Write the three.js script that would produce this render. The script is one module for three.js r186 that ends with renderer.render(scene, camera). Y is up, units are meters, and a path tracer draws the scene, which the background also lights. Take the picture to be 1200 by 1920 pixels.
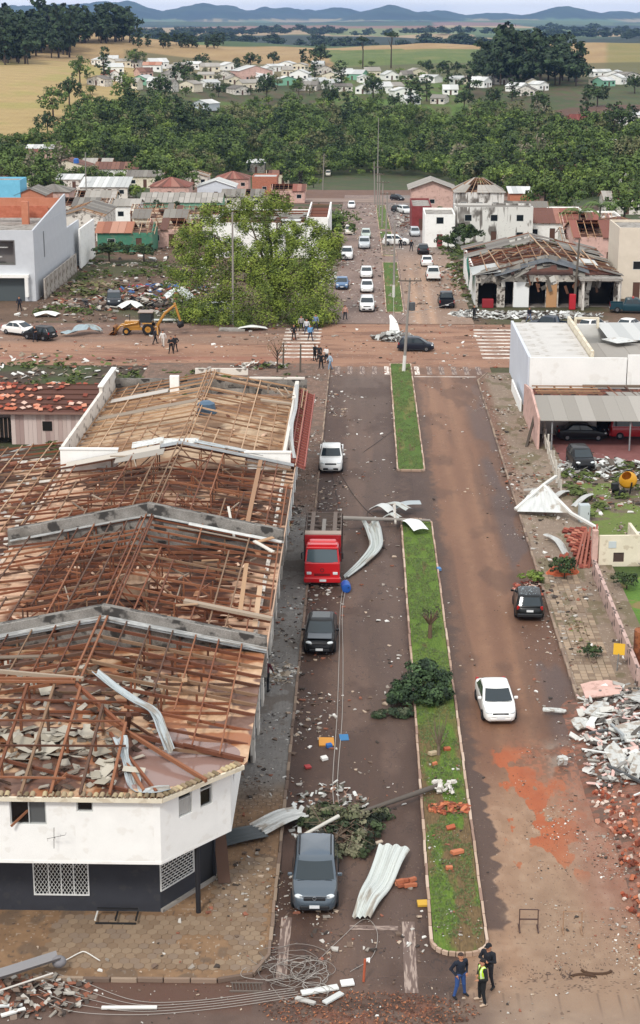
import * as THREE from 'three';
import { mergeGeometries, mergeVertices, toCreasedNormals } from 'three/addons/utils/BufferGeometryUtils.js';
import { MarchingCubes } from 'three/addons/objects/MarchingCubes.js';
import { RoundedBoxGeometry } from 'three/addons/geometries/RoundedBoxGeometry.js';

// ---------------------------------------------------------------- camera, sky, sun, exposure
const scene = new THREE.Scene();
const CAM_H = 34, FPX = 3100, PITCH = Math.atan(920 / FPX), YAW = 1.506 * Math.PI / 180;
const camera = new THREE.PerspectiveCamera(2 * Math.atan(960 / FPX) * 180 / Math.PI, 0.625, 1, 40000);
camera.position.set(0, CAM_H, 0);
camera.rotation.set(-PITCH, YAW, 0, 'YXZ');
scene.add(camera);
const renderer = new THREE.WebGLRenderer({ antialias: true });
renderer.toneMapping = THREE.LinearToneMapping;
renderer.toneMappingExposure = 1.45;
renderer.shadowMap.enabled = true;
const sun = new THREE.DirectionalLight(new THREE.Color(1, 0.96, 0.9), 1.5);
sun.position.set(-50, 150, 50);
sun.target.position.set(0, 0, -80);
sun.castShadow = true; sun.shadow.radius = 20;
sun.shadow.mapSize.set(2048, 2048);
Object.assign(sun.shadow.camera, { left: -140, right: 140, top: 180, bottom: -180, near: 1, far: 600 });
scene.add(sun, sun.target);

// ---------------------------------------------------------------- noise, random, colour helpers
const TS = 1;
let seed_ = 12345;
function srand(s) { seed_ = s >>> 0; }
function rnd(a = 0, b = 1) {
  seed_ = (seed_ + 0x6D2B79F5) >>> 0; let t = seed_;
  t = Math.imul(t ^ (t >>> 15), t | 1); t ^= t + Math.imul(t ^ (t >>> 7), t | 61);
  return a + (b - a) * (((t ^ (t >>> 14)) >>> 0) / 4294967296);
}
const pick = (a) => a[Math.floor(rnd() * a.length) % a.length];
function h2(x, y) { let h = Math.imul(x, 374761393) + Math.imul(y, 668265263) | 0; h = Math.imul(h ^ (h >>> 13), 1274126177); return ((h ^ (h >>> 16)) >>> 0) / 4294967296; }
function n2(x, y) {
  const xi = Math.floor(x), yi = Math.floor(y); let fx = x - xi, fy = y - yi;
  fx = fx * fx * (3 - 2 * fx); fy = fy * fy * (3 - 2 * fy);
  const a = h2(xi, yi), b = h2(xi + 1, yi), c = h2(xi, yi + 1), d = h2(xi + 1, yi + 1);
  return a + (b - a) * fx + (c - a) * fy + (a - b - c + d) * fx * fy;
}
function fbm(x, y, o = 4) { let s = 0, a = 0.5, n = 0; for (let i = 0; i < o; i++) { s += a * n2(x, y); n += a; a *= 0.5; x = x * 2.03 + 17.3; y = y * 2.03 - 9.1; } return s / n; }
const clamp = (x, a = 0, b = 1) => Math.min(b, Math.max(a, x));
const ss = (a, b, x) => { const t = clamp((x - a) / (b - a)); return t * t * (3 - 2 * t); };
const lerp = (a, b, t) => a + (b - a) * t;
const mix3 = (a, b, t) => [lerp(a[0], b[0], t), lerp(a[1], b[1], t), lerp(a[2], b[2], t)];
const lin = (c) => { c /= 255; return c <= 0.04045 ? c / 12.92 : ((c + 0.055) / 1.055) ** 2.4; };
const rad = (d) => d * Math.PI / 180;

// sky: an overcast cloud sheet with thin blue gaps, the same all round
{
  const W = 1024, H = 512, data = new Float32Array(W * H * 4);
  for (let j = 0; j < H; j++) for (let i = 0; i < W; i++) {
    const el = ((j + 0.5) / H - 0.5) * Math.PI, az = (i + 0.5) / W * 2 * Math.PI;
    const y = Math.sin(el), k = 1 / Math.max(0.12, y + 0.1), cx = Math.cos(az) * Math.cos(el) * k, cz = Math.sin(az) * Math.cos(el) * k;
    const a = fbm(cx * 1.6 + 40, cz * 1.6 + 11, 5), hz = fbm(Math.cos(az) * 9 + 60, Math.sin(az) * 9 + el * 55 + 20, 4);
    const n = lerp(hz, a, ss(0.02, 0.25, y)), c = ss(0.26, 0.46, n);
    const col = mix3([0.46, 0.62, 0.86], [1.0, 1.0, 1.01], c), s = y > 0 ? 0.7 + 0.2 * n : 0.68, o = (j * W + i) * 4;
    data[o] = col[0] * s; data[o + 1] = col[1] * s; data[o + 2] = col[2] * s; data[o + 3] = 1;
  }
  const t = new THREE.DataTexture(data, W, H, THREE.RGBAFormat, THREE.FloatType);
  t.mapping = THREE.EquirectangularReflectionMapping; t.magFilter = THREE.LinearFilter; t.minFilter = THREE.LinearFilter; t.wrapS = THREE.RepeatWrapping; t.needsUpdate = true;
  scene.background = t; scene.environment = t;
}
scene.fog = new THREE.FogExp2(new THREE.Color(0.3, 0.5, 0.92), 0.000048);

// ---------------------------------------------------------------- naming and part helpers
const used_ = new Map();
function numbered(n) { const k = used_.get(n) ?? 0; used_.set(n, k + 1); return k ? n + '_' + String(k).padStart(3, '0') : n; }
function tag(o, label, category, group, kind) {
  if (label) o.userData.label = label; if (category) o.userData.category = category;
  if (group) o.userData.group = group; if (kind) o.userData.kind = kind; return o;
}
function thing(name, label, category, pos = [0, 0, 0], turn = 0, group) {
  const o = new THREE.Group(); o.name = numbered(name); scene.add(o); o.position.set(...pos); o.rotation.y = turn;
  return tag(o, label, category, group);
}
function mesh(name, geo, mat, parent = scene) {
  const m = new THREE.Mesh(geo, mat); m.name = parent === scene ? numbered(name) : name; m.castShadow = m.receiveShadow = true; parent.add(m); return m;
}
function struct(name, geo, mat) { return tag(mesh(name, geo, mat), null, null, null, 'structure'); }
function copyOf(src, label, pos, turn = 0, scale = 1) {
  const c = src.clone(); c.name = numbered(src.name.replace(/_\d+$/, '')); c.userData = { ...src.userData }; if (label) c.userData.label = label;
  c.position.set(...pos); c.rotation.y = turn; if (scale !== 1) c.scale.setScalar(scale); scene.add(c); return c;
}
const UNIT = new THREE.BoxGeometry(1, 1, 1);
const MATS = new Map();
function M(hex, rough = 0.85, metal = 0, extra) {
  const k = hex + '|' + rough + '|' + metal + (extra ? JSON.stringify(extra) : '');
  if (!MATS.has(k)) MATS.set(k, new THREE.MeshPhysicalMaterial({ color: new THREE.Color(hex), roughness: rough, metalness: metal, ...(extra || {}) }));
  return MATS.get(k);
}
function boxPart(name, parent, mat, x, y, z, w, h, d, ry = 0) { // centre x, base y, centre z
  const m = mesh(name, UNIT, mat, parent); m.position.set(x, y + h / 2, z); m.scale.set(w, h, d); m.rotation.y = ry; return m;
}
const V = (x, y, z) => new THREE.Vector3(x, y, z);
const UP = V(0, 1, 0);
function beam(name, parent, mat, a, b, w, h) { // a box stretched from a to b, local coordinates
  const m = mesh(name, UNIT, mat, parent), d = V(...b).sub(V(...a)), L = d.length();
  d.normalize(); let side = V(0, 1, 0).cross(d); if (side.lengthSq() < 1e-6) side.set(1, 0, 0); side.normalize();
  const up = d.clone().cross(side);
  m.quaternion.setFromRotationMatrix(new THREE.Matrix4().makeBasis(side, up, d));
  m.position.set((a[0] + b[0]) / 2, (a[1] + b[1]) / 2, (a[2] + b[2]) / 2); m.scale.set(w, h, L); return m;
}
function box(w, h, d, x = 0, y = 0, z = 0, ry = 0) { const g = new THREE.BoxGeometry(w, h, d); if (ry) g.rotateY(ry); return g.translate(x, y, z); }
function cyl(r0, r1, a, b, seg = 8) { // tapered tube from a (r0) to b (r1)
  const A = V(...a), d = V(...b).sub(A), L = d.length(), g = new THREE.CylinderGeometry(r1, r0, L, seg, 1);
  g.translate(0, L / 2, 0); g.applyQuaternion(new THREE.Quaternion().setFromUnitVectors(UP, d.normalize())); return g.translate(...a);
}
function plain(g) { const n = g.index ? g.toNonIndexed() : g; for (const k of Object.keys(n.attributes)) if (!['position', 'normal', 'uv'].includes(k)) n.deleteAttribute(k); if (!n.attributes.uv) n.setAttribute('uv', new THREE.BufferAttribute(new Float32Array(n.attributes.position.count * 2), 2)); return n; }
const merge = (l) => mergeGeometries(l.map(plain));
function grid(nu, nv, fn, flip) { // fn(u,v)->[x,y,z,(u),(v)]
  const pos = [], uv = [], idx = [];
  for (let j = 0; j <= nv; j++) for (let i = 0; i <= nu; i++) { const p = fn(i / nu, j / nv); pos.push(p[0], p[1], p[2]); uv.push(p[3] ?? i / nu, p[4] ?? j / nv); }
  for (let j = 0; j < nv; j++) for (let i = 0; i < nu; i++) { const a = j * (nu + 1) + i, b = a + 1, c = a + nu + 1, d = c + 1; flip ? idx.push(a, c, b, b, c, d) : idx.push(a, b, c, b, d, c); }
  const g = new THREE.BufferGeometry(); g.setAttribute('position', new THREE.Float32BufferAttribute(pos, 3)); g.setAttribute('uv', new THREE.Float32BufferAttribute(uv, 2)); g.setIndex(idx); g.computeVertexNormals(); return g;
}
function loft(secs, cap = true) { // closed rings of equal length -> solid
  const n = secs[0].length, pos = [], idx = [];
  for (const s of secs) for (const p of s) pos.push(...p);
  for (let k = 0; k < secs.length - 1; k++) for (let i = 0; i < n; i++) { const a = k * n + i, b = k * n + (i + 1) % n, c = a + n, d = b + n; idx.push(a, b, c, b, d, c); }
  if (cap) for (const [k, f] of [[0, 1], [secs.length - 1, 0]]) {
    const c0 = pos.length / 3, m = [0, 0, 0]; for (const p of secs[k]) for (let q = 0; q < 3; q++) m[q] += p[q] / n; pos.push(...m);
    for (let i = 0; i < n; i++) { const a = k * n + i, b = k * n + (i + 1) % n; f ? idx.push(c0, b, a) : idx.push(c0, a, b); }
  }
  const g = new THREE.BufferGeometry(); g.setAttribute('position', new THREE.Float32BufferAttribute(pos, 3)); g.setIndex(idx); g.computeVertexNormals();
  return g;
}
function creased(g, a = 0.6) { const n = toCreasedNormals(g, a); return n; }
function slab(poly, y0, y1) { // horizontal polygon [[x,z]...] extruded from y0 to y1
  const s = new THREE.Shape(poly.map(([x, z]) => new THREE.Vector2(x, -z)));
  const g = new THREE.ExtrudeGeometry(s, { depth: y1 - y0, bevelEnabled: false }); g.rotateX(-Math.PI / 2); return g.translate(0, y0, 0);
}
function tubeAlong(pts, r, seg = 40, rs = 6) { return new THREE.TubeGeometry(new THREE.CatmullRomCurve3(pts.map((p) => V(...p))), seg, r, rs); }
function colorTex(w, h, fn, rx = 1, ry = 1) { // fn(u,v) -> sRGB 0..255
  const d = new Uint8Array(w * h * 4);
  for (let j = 0; j < h; j++) for (let i = 0; i < w; i++) { const c = fn((i + 0.5) / w, (j + 0.5) / h), o = (j * w + i) * 4; d[o] = clamp(c[0], 0, 255); d[o + 1] = clamp(c[1], 0, 255); d[o + 2] = clamp(c[2], 0, 255); d[o + 3] = c[3] ?? 255; }
  const t = new THREE.DataTexture(d, w, h); t.colorSpace = THREE.SRGBColorSpace; t.magFilter = t.minFilter = THREE.LinearFilter; t.wrapS = t.wrapT = THREE.RepeatWrapping; t.repeat.set(rx, ry); t.needsUpdate = true; return t;
}
function grayTex(w, h, fn, rx = 1, ry = 1) { const t = colorTex(w, h, (u, v) => { const g = fn(u, v) * 255; return [g, g, g]; }, rx, ry); t.colorSpace = THREE.NoColorSpace; return t; }

// ---------------------------------------------------------------- terrain height; a photo pixel -> the point of ground it shows
const PROF_C = [[-300, 0], [255, 0], [330, -4], [400, -8], [460, -10.5], [560, -17], [640, -16], [750, -1], [880, 5], [1150, 13.5], [1300, 17], [1420, 14], [2000, -6], [3000, 0], [5000, 8], [8000, 18], [11000, 25], [20000, 30]];
const PROF_S = [[-300, 0], [255, 0], [330, -3], [400, -6], [460, -7.5], [520, -7], [600, -2], [750, 1], [880, 5], [1150, 13.5], [1300, 18], [1420, 15], [2000, -6], [3000, 0], [5000, 8], [8000, 18], [11000, 25], [20000, 30]];
function prof(P, d) { let i = 1; while (i < P.length - 1 && P[i][0] < d) i++; const t = clamp((d - P[i - 1][0]) / (P[i][0] - P[i - 1][0])); return lerp(P[i - 1][1], P[i][1], t); }
const prSm = (P, d) => { const w = Math.max(0, Math.min(40, (d - 250) * 0.5)) + d * 0.01 * (d > 300); return (prof(P, d - w) + 2 * prof(P, d) + prof(P, d + w)) / 4; };
function hgt(x, z) {
  const d = -z; if (d < 245) return 0;
  const q = Math.abs(x / d + 0.0), s = ss(0.06, 0.15, q);
  let h = lerp(prSm(PROF_C, d), prSm(PROF_S, d), s);
  h += ss(0.06, 0.2, -x / d) * 9 * ss(560, 800, d) * ss(1700, 1350, d);
  h += (fbm(x * 0.006 + 3, z * 0.006, 3) - 0.5) * 16 * ss(700, 1300, d) + (fbm(x * 0.0007 + 9, z * 0.0007, 3) - 0.5) * 50 * ss(2500, 6000, d);
  return h;
}
function pixelRay(px, py) {
  let x = (px - 600) / FPX, y = -(py - 960) / FPX, z = -1, c = Math.cos(-PITCH), s = Math.sin(-PITCH);
  [y, z] = [y * c - z * s, y * s + z * c]; c = Math.cos(YAW); s = Math.sin(YAW); return [x * c + z * s, y, -x * s + z * c];
}
function G(px, py, h = 0) { // ground point (or h metres above it) under a photo pixel
  const r = pixelRay(px, py), k = 1 / Math.hypot(r[0], r[2]); let t = 20 * k, dt = 2 * k;
  const over = (t) => CAM_H + r[1] * t - h - hgt(r[0] * t, r[2] * t);
  while (over(t) > 0 && t * r[2] > -14000) { t += dt; dt = Math.max(1, t * 0.01) * k; }
  let a = t - dt, b = t; for (let i = 0; i < 30; i++) { const m = (a + b) / 2; over(m) > 0 ? a = m : b = m; }
  return [r[0] * b, CAM_H + r[1] * b - h, r[2] * b];
}
function atDist(px, py, z) { const r = pixelRay(px, py), t = z / r[2]; return [r[0] * t, CAM_H + r[1] * t, z]; } // the point of the upright plane at this z
const pxm = (z) => FPX / (-z * 1.0); // photo pixels per metre, near enough, at this z
// ---------------------------------------------------------------- the ground: one sheet to the horizon
const onRoadZone = (x, z) => (x > -3.6 && x < 12 && z > -440) || (z < -166 && z > -193) || z > -54;
function landColour(x, z) {
  const d = -z, n = fbm(x * 0.05 + 5, z * 0.05, 4), f = fbm(x * 0.35, z * 0.35 + 7, 3);
  let c;
  if (d < 240) { // town lots: trodden earth with weeds
    c = mix3([104, 82, 66], [138, 112, 92], f);
    const g = ss(0.5, 0.62, n + (f - 0.5) * 0.3); c = mix3(c, [74, 84, 44], g * 0.7);
    if (x > 16.5 && d < 118 && d > 60) c = mix3(c, mix3([70, 98, 36], [98, 122, 52], f), ss(0.36, 0.46, n + 0.12));
    if (x < -5 && d > 130 && d < 168) c = mix3([84, 68, 55], [76, 92, 46], ss(0.42, 0.6, n + (f - 0.5) * 0.4));
  } else if (d < 480) { c = mix3([112, 86, 70], [134, 108, 88], f); if (Math.abs(x) < 46 && d > 398 && d < 470) c = mix3([124, 92, 76], [142, 112, 94], f); else c = mix3(c, [70, 86, 42], ss(0.42, 0.58, n + (f - 0.5) * 0.3)); }
  else if (d < 900) {
    c = mix3([62, 76, 38], [96, 112, 52], n); c = mix3(c, [104, 88, 62], ss(0.5, 0.7, f) * 0.6);
    const s = x / d;
    if (s < -0.135 && d > 560) c = mix3(mix3([212, 188, 130], [186, 160, 104], 0.5 + 0.5 * Math.sin((x * 0.5 + z * 0.86) * 0.5) * f), [176, 172, 92], ss(0.55, 0.7, n) * 0.6);
    if (s > 0.10 && d > 580 && d < 720) c = mix3([104, 74, 60], [126, 94, 74], f);
    if (s > -0.02 && s < 0.06 && d > 640) c = mix3([92, 124, 44], [112, 146, 58], f);
    if (d > 690 && d < 760 && s > -0.12 && s < 0.02) c = mix3(c, [98, 122, 50], ss(0.4, 0.55, n));
    if (d > 700 && Math.abs(s) < 0.13) c = mix3(c, [104, 86, 64], ss(0.45, 0.55, f) * 0.6);
  } else if (d < 1420) {
    c = mix3([206, 178, 128], [184, 154, 106], n);
    c = mix3(c, [166, 134, 92], 0.35 * (0.5 + 0.5 * Math.sin((x * 0.8 + z * 0.3) * 0.25)));
    const sj = x / d + 0.012 * (fbm(x * 0.02, z * 0.008, 3) - 0.5) + (d - 1100) * 0.00006; if (sj > -0.02 && sj < 0.075 && d < 1235 + 60 * fbm(x * 0.01, 3, 2)) c = mix3(mix3([92, 118, 50], [124, 140, 72], f), [150, 146, 84], ss(0.5, 0.7, n) * 0.6);
    if (x / d > 0.14) c = mix3([140, 140, 74], [168, 150, 92], n);
    if (d < 1060 && x / d > -0.14) c = mix3(c, [100, 100, 62], 0.7);
  } else { // far farmland: a patchwork of fields and woods
    const sx = x / (260 + d * 0.03), sz = z / (420 + d * 0.075), jx = sx + 0.7 * n2(sx * 0.7, sz * 0.9), jz = sz + 0.8 * n2(sx * 0.5 + 9, sz * 0.8 + 4);
    const k = h2(Math.floor(jx) + 31, Math.floor(jz) + 77), w = fbm(x * 0.0011 + 2, z * 0.0007, 4);
    c = k < 0.34 ? [104, 130, 70] : k < 0.52 ? [138, 150, 90] : k < 0.72 ? [196, 172, 132] : k < 0.8 ? [164, 126, 104] : [80, 106, 62];
    c = mix3(c, [40, 60, 42], ss(0.52, 0.57, w));
  }
  return c;
}
{
  const zs = []; for (let z = 150; z > -300; z -= 1.5) zs.push(z);
  for (let z = -300; z > -16500; z *= z > -1500 ? 1.009 : 1.02) zs.push(z);
  const nx = 240, ny = zs.length - 1, col = [];
  const g = grid(nx, ny, (u, v) => {
    const z = zs[Math.round(v * ny)], ext = Math.max(130, -z * 0.42), t = u * 2 - 1, x = ext * (0.45 * t + 0.55 * t * Math.abs(t));
    const c = landColour(x, z); col.push(lin(c[0]), lin(c[1]), lin(c[2]));
    let y = hgt(x, z) - 0.02; return [x, y, z, x / 6, z / 6];
  });
  g.setAttribute('color', new THREE.Float32BufferAttribute(col, 3));
  const grain = colorTex(512, 512, (u, v) => { const a = 0.5 * (n2(u * 64, v * 64) + n2(u * 23 + 5, v * 23)), s = n2(u * 160, v * 160) > 0.86 ? 24 : 0; const k = 196 + 58 * (a - 0.35) + s; return [k, k * 0.985, k * 0.97]; });
  struct('ground', g, new THREE.MeshStandardMaterial({ vertexColors: true, map: grain, roughness: 0.96 }));
}
// far hills
{
  const B = [[-2900, 95, 700], [-2300, 128, 520], [-1750, 120, 420], [-1200, 118, 480], [-700, 112, 420], [-250, 84, 300], [150, 92, 330], [560, 92, 300], [1000, 70, 420], [1500, 90, 420], [1900, 78, 260], [2400, 96, 420], [2950, 92, 420], [3500, 88, 500], [-3500, 60, 700]];
  const g = grid(520, 40, (u, v) => {
    const x = lerp(-5200, 5200, u), z = lerp(-11200, -15500, v); let h = 0;
    for (const [bx, bh, bw] of B) { const bz = -13200 + 700 * Math.sin(bx * 0.01); h = Math.max(h, bh * Math.exp(-(((x - bx) / bw) ** 2)) * Math.exp(-(((z - bz) / 900) ** 2))); }
    h = h * (0.62 + 0.72 * fbm(x * 0.005, z * 0.003, 5)) + 22 * ss(0.45, 0.75, fbm(x * 0.0016 + 30, z * 0.0016, 3)); return [x, 12 + h * 1.12 + 10 * fbm(x * 0.002, z * 0.002, 3) - 40 * ss(0.06, 0, Math.min(v, 1 - v)), z, x / 400, z / 400];
  });
  const col = [], p = g.attributes.position; for (let i = 0; i < p.count; i++) { const n = fbm(p.getX(i) * 0.002, p.getZ(i) * 0.002, 3), h = p.getY(i); const m = fbm(p.getX(i) * 0.006, p.getZ(i) * 0.004, 3); const c = h > 44 + 40 * (m - 0.5) ? mix3([30, 46, 34], [56, 78, 50], m) : mix3([88, 112, 70], [150, 136, 100], ss(0.4, 0.6, n)); col.push(lin(c[0]), lin(c[1]), lin(c[2])); }
  g.setAttribute('color', new THREE.Float32BufferAttribute(col, 3));
  struct('hills', g, new THREE.MeshStandardMaterial({ vertexColors: true, roughness: 1 }));
}

// ---------------------------------------------------------------- roads
const KL = -3.45, ML = 2.75, MR = 5.0, KR = 11.4;  // left kerb, median edges, right kerb
const fineBump = grayTex(512, 512, (u, v) => 0.5 * n2(u * 200, v * 200) + 0.3 * n2(u * 90, v * 90) + 0.2 * n2(u * 30, v * 30));
function crackle(x, z, c) { // broken asphalt round the sunken patch at the near right
  const k = Math.exp(-(((x - 7.9) / 1.5) ** 2) - (((z + 54.2) / 0.75) ** 2)), e = Math.abs(fbm(x * 2.6 + 7, z * 2.6, 3) - 0.5), d = Math.abs(fbm(x * 2.3 + 31, z * 2.9 + 4, 3) - 0.5); return Math.min(e, d) < 0.022 * k ? mix3(c, [62, 44, 34], 0.85) : c;
}
function asphaltColour(x, z) {
  const n = fbm(x * 0.35, z * 0.08, 4), f = fbm(x * 2.2, z * 1.4 + 3, 3), sp = n2(x * 14, z * 14);
  let c = mix3([88, 71, 64], [106, 88, 79], n);
  if (x < 3.9) { // left carriageway: darker, wet asphalt; muddy parking strip
    c = mix3([82, 65, 57], [106, 86, 75], n); const smear = ss(0.5, 0.68, fbm(x * 0.7 + 31, z * 0.06, 4)); c = mix3(c, [122, 98, 84], smear * 0.5);
    const wheel = Math.exp(-(((x + 0.0) / 0.3) ** 2)) + Math.exp(-(((x - 1.5) / 0.35) ** 2));
    c = mix3(c, [108, 92, 88], 0.25 * wheel * f);
    const mud = ss(-1.1, -2.4, x + (fbm(z * 0.3, x * 0.6, 3) - 0.5) * 2.4); c = mix3(c, mix3([66, 46, 38], [92, 68, 54], f), mud * 0.85);
    c = mix3(c, [70, 52, 44], ss(2.1, 2.7, x) * 0.7 * f * 1.5);
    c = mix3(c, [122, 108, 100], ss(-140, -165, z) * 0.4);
  } else { // right carriageway: red-brown mud with tyre tracks
    c = mix3([116, 82, 62], [144, 108, 84], n); c = mix3(c, [94, 70, 56], ss(0.52, 0.68, fbm(x * 0.9 + 13, z * 0.05, 4)) * 0.55);
    const mean = 7.6 + 0.25 * Math.sin(z * 0.05);
    const tr = Math.exp(-(((x - mean + 0.75) / 0.42) ** 2)) + Math.exp(-(((x - mean - 0.75) / 0.42) ** 2));
    c = mix3(c, [156, 120, 93], 0.55 * clamp(tr) * (0.3 + f));
    const dark = ss(9.0, 10.4, x + (fbm(z * 0.12, x * 0.5 + 4, 3) - 0.5) * 2.6); c = mix3(c, mix3([92, 66, 52], [112, 84, 68], f), dark * 0.75);
    const wet = ss(0.56, 0.66, fbm(x * 0.5 + 20, z * 0.11, 3)) * ss(9.2, 10, x); c = mix3(c, [88, 78, 80], wet * 0.6);
    c = mix3(c, [78, 62, 54], ss(5.9, 5.1, x + (f - 0.5) * 0.9) * 0.8);
    // worn pale near end, a dark wet strip left along the median kerb
    const pale = ss(-74, -66, z + (n - 0.5) * 6); c = mix3(c, mix3([150, 122, 98], [184, 154, 128], f), pale * 0.85); if (n2(x * 3.1, z * 2.3) > 0.62) c = mix3(c, [192, 168, 146], pale * 0.4 * f);
    c = mix3(c, [84, 66, 58], ss(5.85, 5.7, x + (fbm(z * 1.6, 7, 3) - 0.5) * 0.9 + ss(-70, -76, z)) * ss(-57.2, -57.6, z) * 0.9);
    const cx = 6.9 + (z + 73) * 0.24, red = ss(0.505, 0.535, fbm(x * 1.5 + 3, z * 0.7 + 1, 5) + 0.24 * Math.exp(-(((x - cx) / 0.85) ** 2)) - 0.1) * ss(-75, -73.6, z) * ss(-60.5, -62.5, z) * ss(6.2, 6.6, x);
    c = mix3(c, mix3([172, 86, 46], [188, 104, 60], f), red * 0.9);
    const dust = ss(cx - 0.2, cx + 1.4, x) * ss(-77, -72, z) * ss(-57, -62, z); c = mix3(c, mix3([160, 98, 70], [178, 122, 94], f), dust * (0.35 + 0.65 * ss(0.42, 0.58, n2(x * 7, z * 5)))*0.8); c = mix3(c, mix3([142, 132, 122], [162, 152, 142], f), ss(0.5, 0.62, fbm(x * 0.8 + 9, z * 0.5, 3)) * ss(8.6, 9.4, x) * ss(-76, -74, z) * ss(-68, -71, z) * 0.8);
    const spread = ss(8.5, 11, x + (n - 0.5) * 3) * ss(-80, -74, z) * ss(-54, -60, z); c = mix3(c, mix3([132, 88, 70], [162, 128, 112], f), spread * 0.7);
    c = mix3(c, mix3([140, 116, 96], [164, 142, 120], f), ss(-66, -58, z) * ss(5.3, 7.0, x + (f - 0.5)) * (1 - spread) * 0.7);
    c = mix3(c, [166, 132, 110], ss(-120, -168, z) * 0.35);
  }
  // the ground-off crossing stays pale with dust
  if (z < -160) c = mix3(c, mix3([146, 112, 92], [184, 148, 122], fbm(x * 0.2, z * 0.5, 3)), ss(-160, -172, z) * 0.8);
  if (sp > 0.9) c = mix3(c, [158, 140, 124], 0.4 * (f > 0.45)); else if (sp < 0.1) c = mix3(c, [60, 46, 40], 0.35);
  const crack = Math.abs(fbm(x * 0.9 + 50, z * 0.9, 4) - 0.5); if (crack < 0.006 && x < 3.9) c = mix3(c, [52, 44, 42], 0.6);
  const blot = fbm(x * 0.45 + 77, z * 0.2 + 5, 4); c = mix3(c, [70, 50, 40], ss(0.54, 0.68, blot) * (x > 3.9 ? 0.3 * ss(-74, -80, z) : 0.5)); if (z < -53.01) c = crackle(x, z, c); return [c[0] * 0.92, c[1] * 0.895, c[2] * 0.87];
}
function sheet(name, x0, x1, z0, z1, y, fn, tw, th, rough = 0.8, nz = 1, rough2) {
  const t = colorTex(Math.round(tw * TS), Math.round(th * TS), (u, v) => fn(lerp(x0, x1, u), lerp(z0, z1, v)));
  const g = grid(8, nz, (u, v) => { const x = lerp(x0, x1, u), z = lerp(z0, z1, v); return [x, hgt(x, z) + y, z, u, v]; }, z1 > z0);
  const b = fineBump.clone(); b.repeat.set((x1 - x0) / 2.5, Math.abs(z1 - z0) / 2.5); b.needsUpdate = true;
  const mm = new THREE.MeshStandardMaterial({ map: t, roughness: rough, bumpMap: b, bumpScale: 0.012 });
  return struct(name, g, mm);
}
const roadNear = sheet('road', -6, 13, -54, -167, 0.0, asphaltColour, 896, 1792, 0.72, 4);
sheet('road', -5, 13, -192, -440, 0.05, (x, z) => {
  const f = fbm(x * 0.5, z * 0.15, 4); let c = mix3([108, 90, 82], [142, 120, 108], f);
  if (x > 5.2) { c = mix3([128, 104, 88], [156, 132, 114], f); const tr = Math.exp(-(((x - 6.6) / 0.5) ** 2)) + Math.exp(-(((x - 8.3) / 0.5) ** 2)); c = mix3(c, [176, 142, 116], clamp(tr) * 0.8 * ss(-270, -200, z)); c = mix3(c, [110, 104, 102], ss(-240, -275, z) * 0.7); }
  if (n2(x * 5, z * 2) > 0.85) c = mix3(c, [186, 174, 164], 0.5); return c;
}, 512, 1024, 0.85, 160);
// the near side street at the foot of the picture
sheet('side_street', -32, 32, -36, -54, 0.0, (x, z) => {
  const n = fbm(x * 0.3, z * 0.5, 4), f = fbm(x * 1.8, z * 1.8, 3); let c = mix3([92, 74, 65], [116, 97, 85], n);
  if (x < -2) c = mix3(c, mix3([78, 60, 52], [104, 84, 74], f), 0.8);
  const pud = ss(-53.5, -53.1, -Math.abs(z + 52.3) - 52.3 + 0.9) ; if (x < -3.8) c = mix3(c, [92, 66, 54], ss(-53.9, -53.3, z) * ss(-51.2, -51.9, z) * 0.9);
  if (x > 3) c = mix3(c, mix3([134, 112, 94], [162, 140, 118], f), 0.85 * ss(3, 6, x + (n - 0.5) * 4));
  c = crackle(x, z, c);
  const red = ss(0.5, 0.56, fbm(x * 0.9, z * 0.9 + 40, 3)) * ss(-2.5, -1.5, x) * ss(4.6, 3.4, x); c = mix3(c, [120, 72, 52], red * 0.6);
  c = mix3(c, [66, 48, 38], ss(0.5, 0.6, fbm(x * 0.7 + 20, z * 0.9, 4)) * ss(-2.6, -1.8, x) * ss(6, 4, x) * 0.7);
  if (x > -3.4 && x < 12) c = mix3(asphaltColour(x, Math.min(z, -53)), c, ss(-53.9, -51.6, z + (n - 0.5) * 2.4)); return c;
}, 1024, 512, 0.7, 1);
// the wide cross street beyond the block
sheet('cross_street', -110, 110, -167, -192, 0.004, (x, z) => {
  const n = fbm(x * 0.12, z * 0.4, 4), f = fbm(x * 1.1, z * 1.5, 3); let c = mix3([144, 108, 88], [186, 148, 122], n); c = mix3(c, [120, 88, 72], ss(0.55, 0.7, fbm(x * 0.25 + 3, z * 0.9, 4)) * 0.6);
  if (x < -5) { c = mix3(c, mix3([104, 84, 74], [140, 118, 106], f), ss(-183.5, -186, z) * 0.85); c = mix3(c, [150, 96, 80], ss(-172.5, -171.3, z) * ss(-169.6, -170.4, z) * 0.6 * (0.4 + f)); c = mix3(c, mix3([128, 108, 96], [150, 132, 118], f), ss(-178, -180.5, z) * ss(-185, -183.5, z) * 0.6); }
  if (x > 13) c = mix3(c, mix3([108, 88, 78], [146, 118, 102], f), ss(0.4, 0.6, n) * 0.8);
  const tr = Math.abs(Math.sin(z * 0.9 + 0.06 * x + n * 3)); c = mix3(c, [172, 138, 114], 0.3 * (tr > 0.8)); c = [c[0] * 0.9, c[1] * 0.87, c[2] * 0.85];
  if (n2(x * 4, z * 4) > 0.9) c = mix3(c, [196, 182, 170], 0.4); return c;
}, 2048, 512, 0.9, 1);
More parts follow.
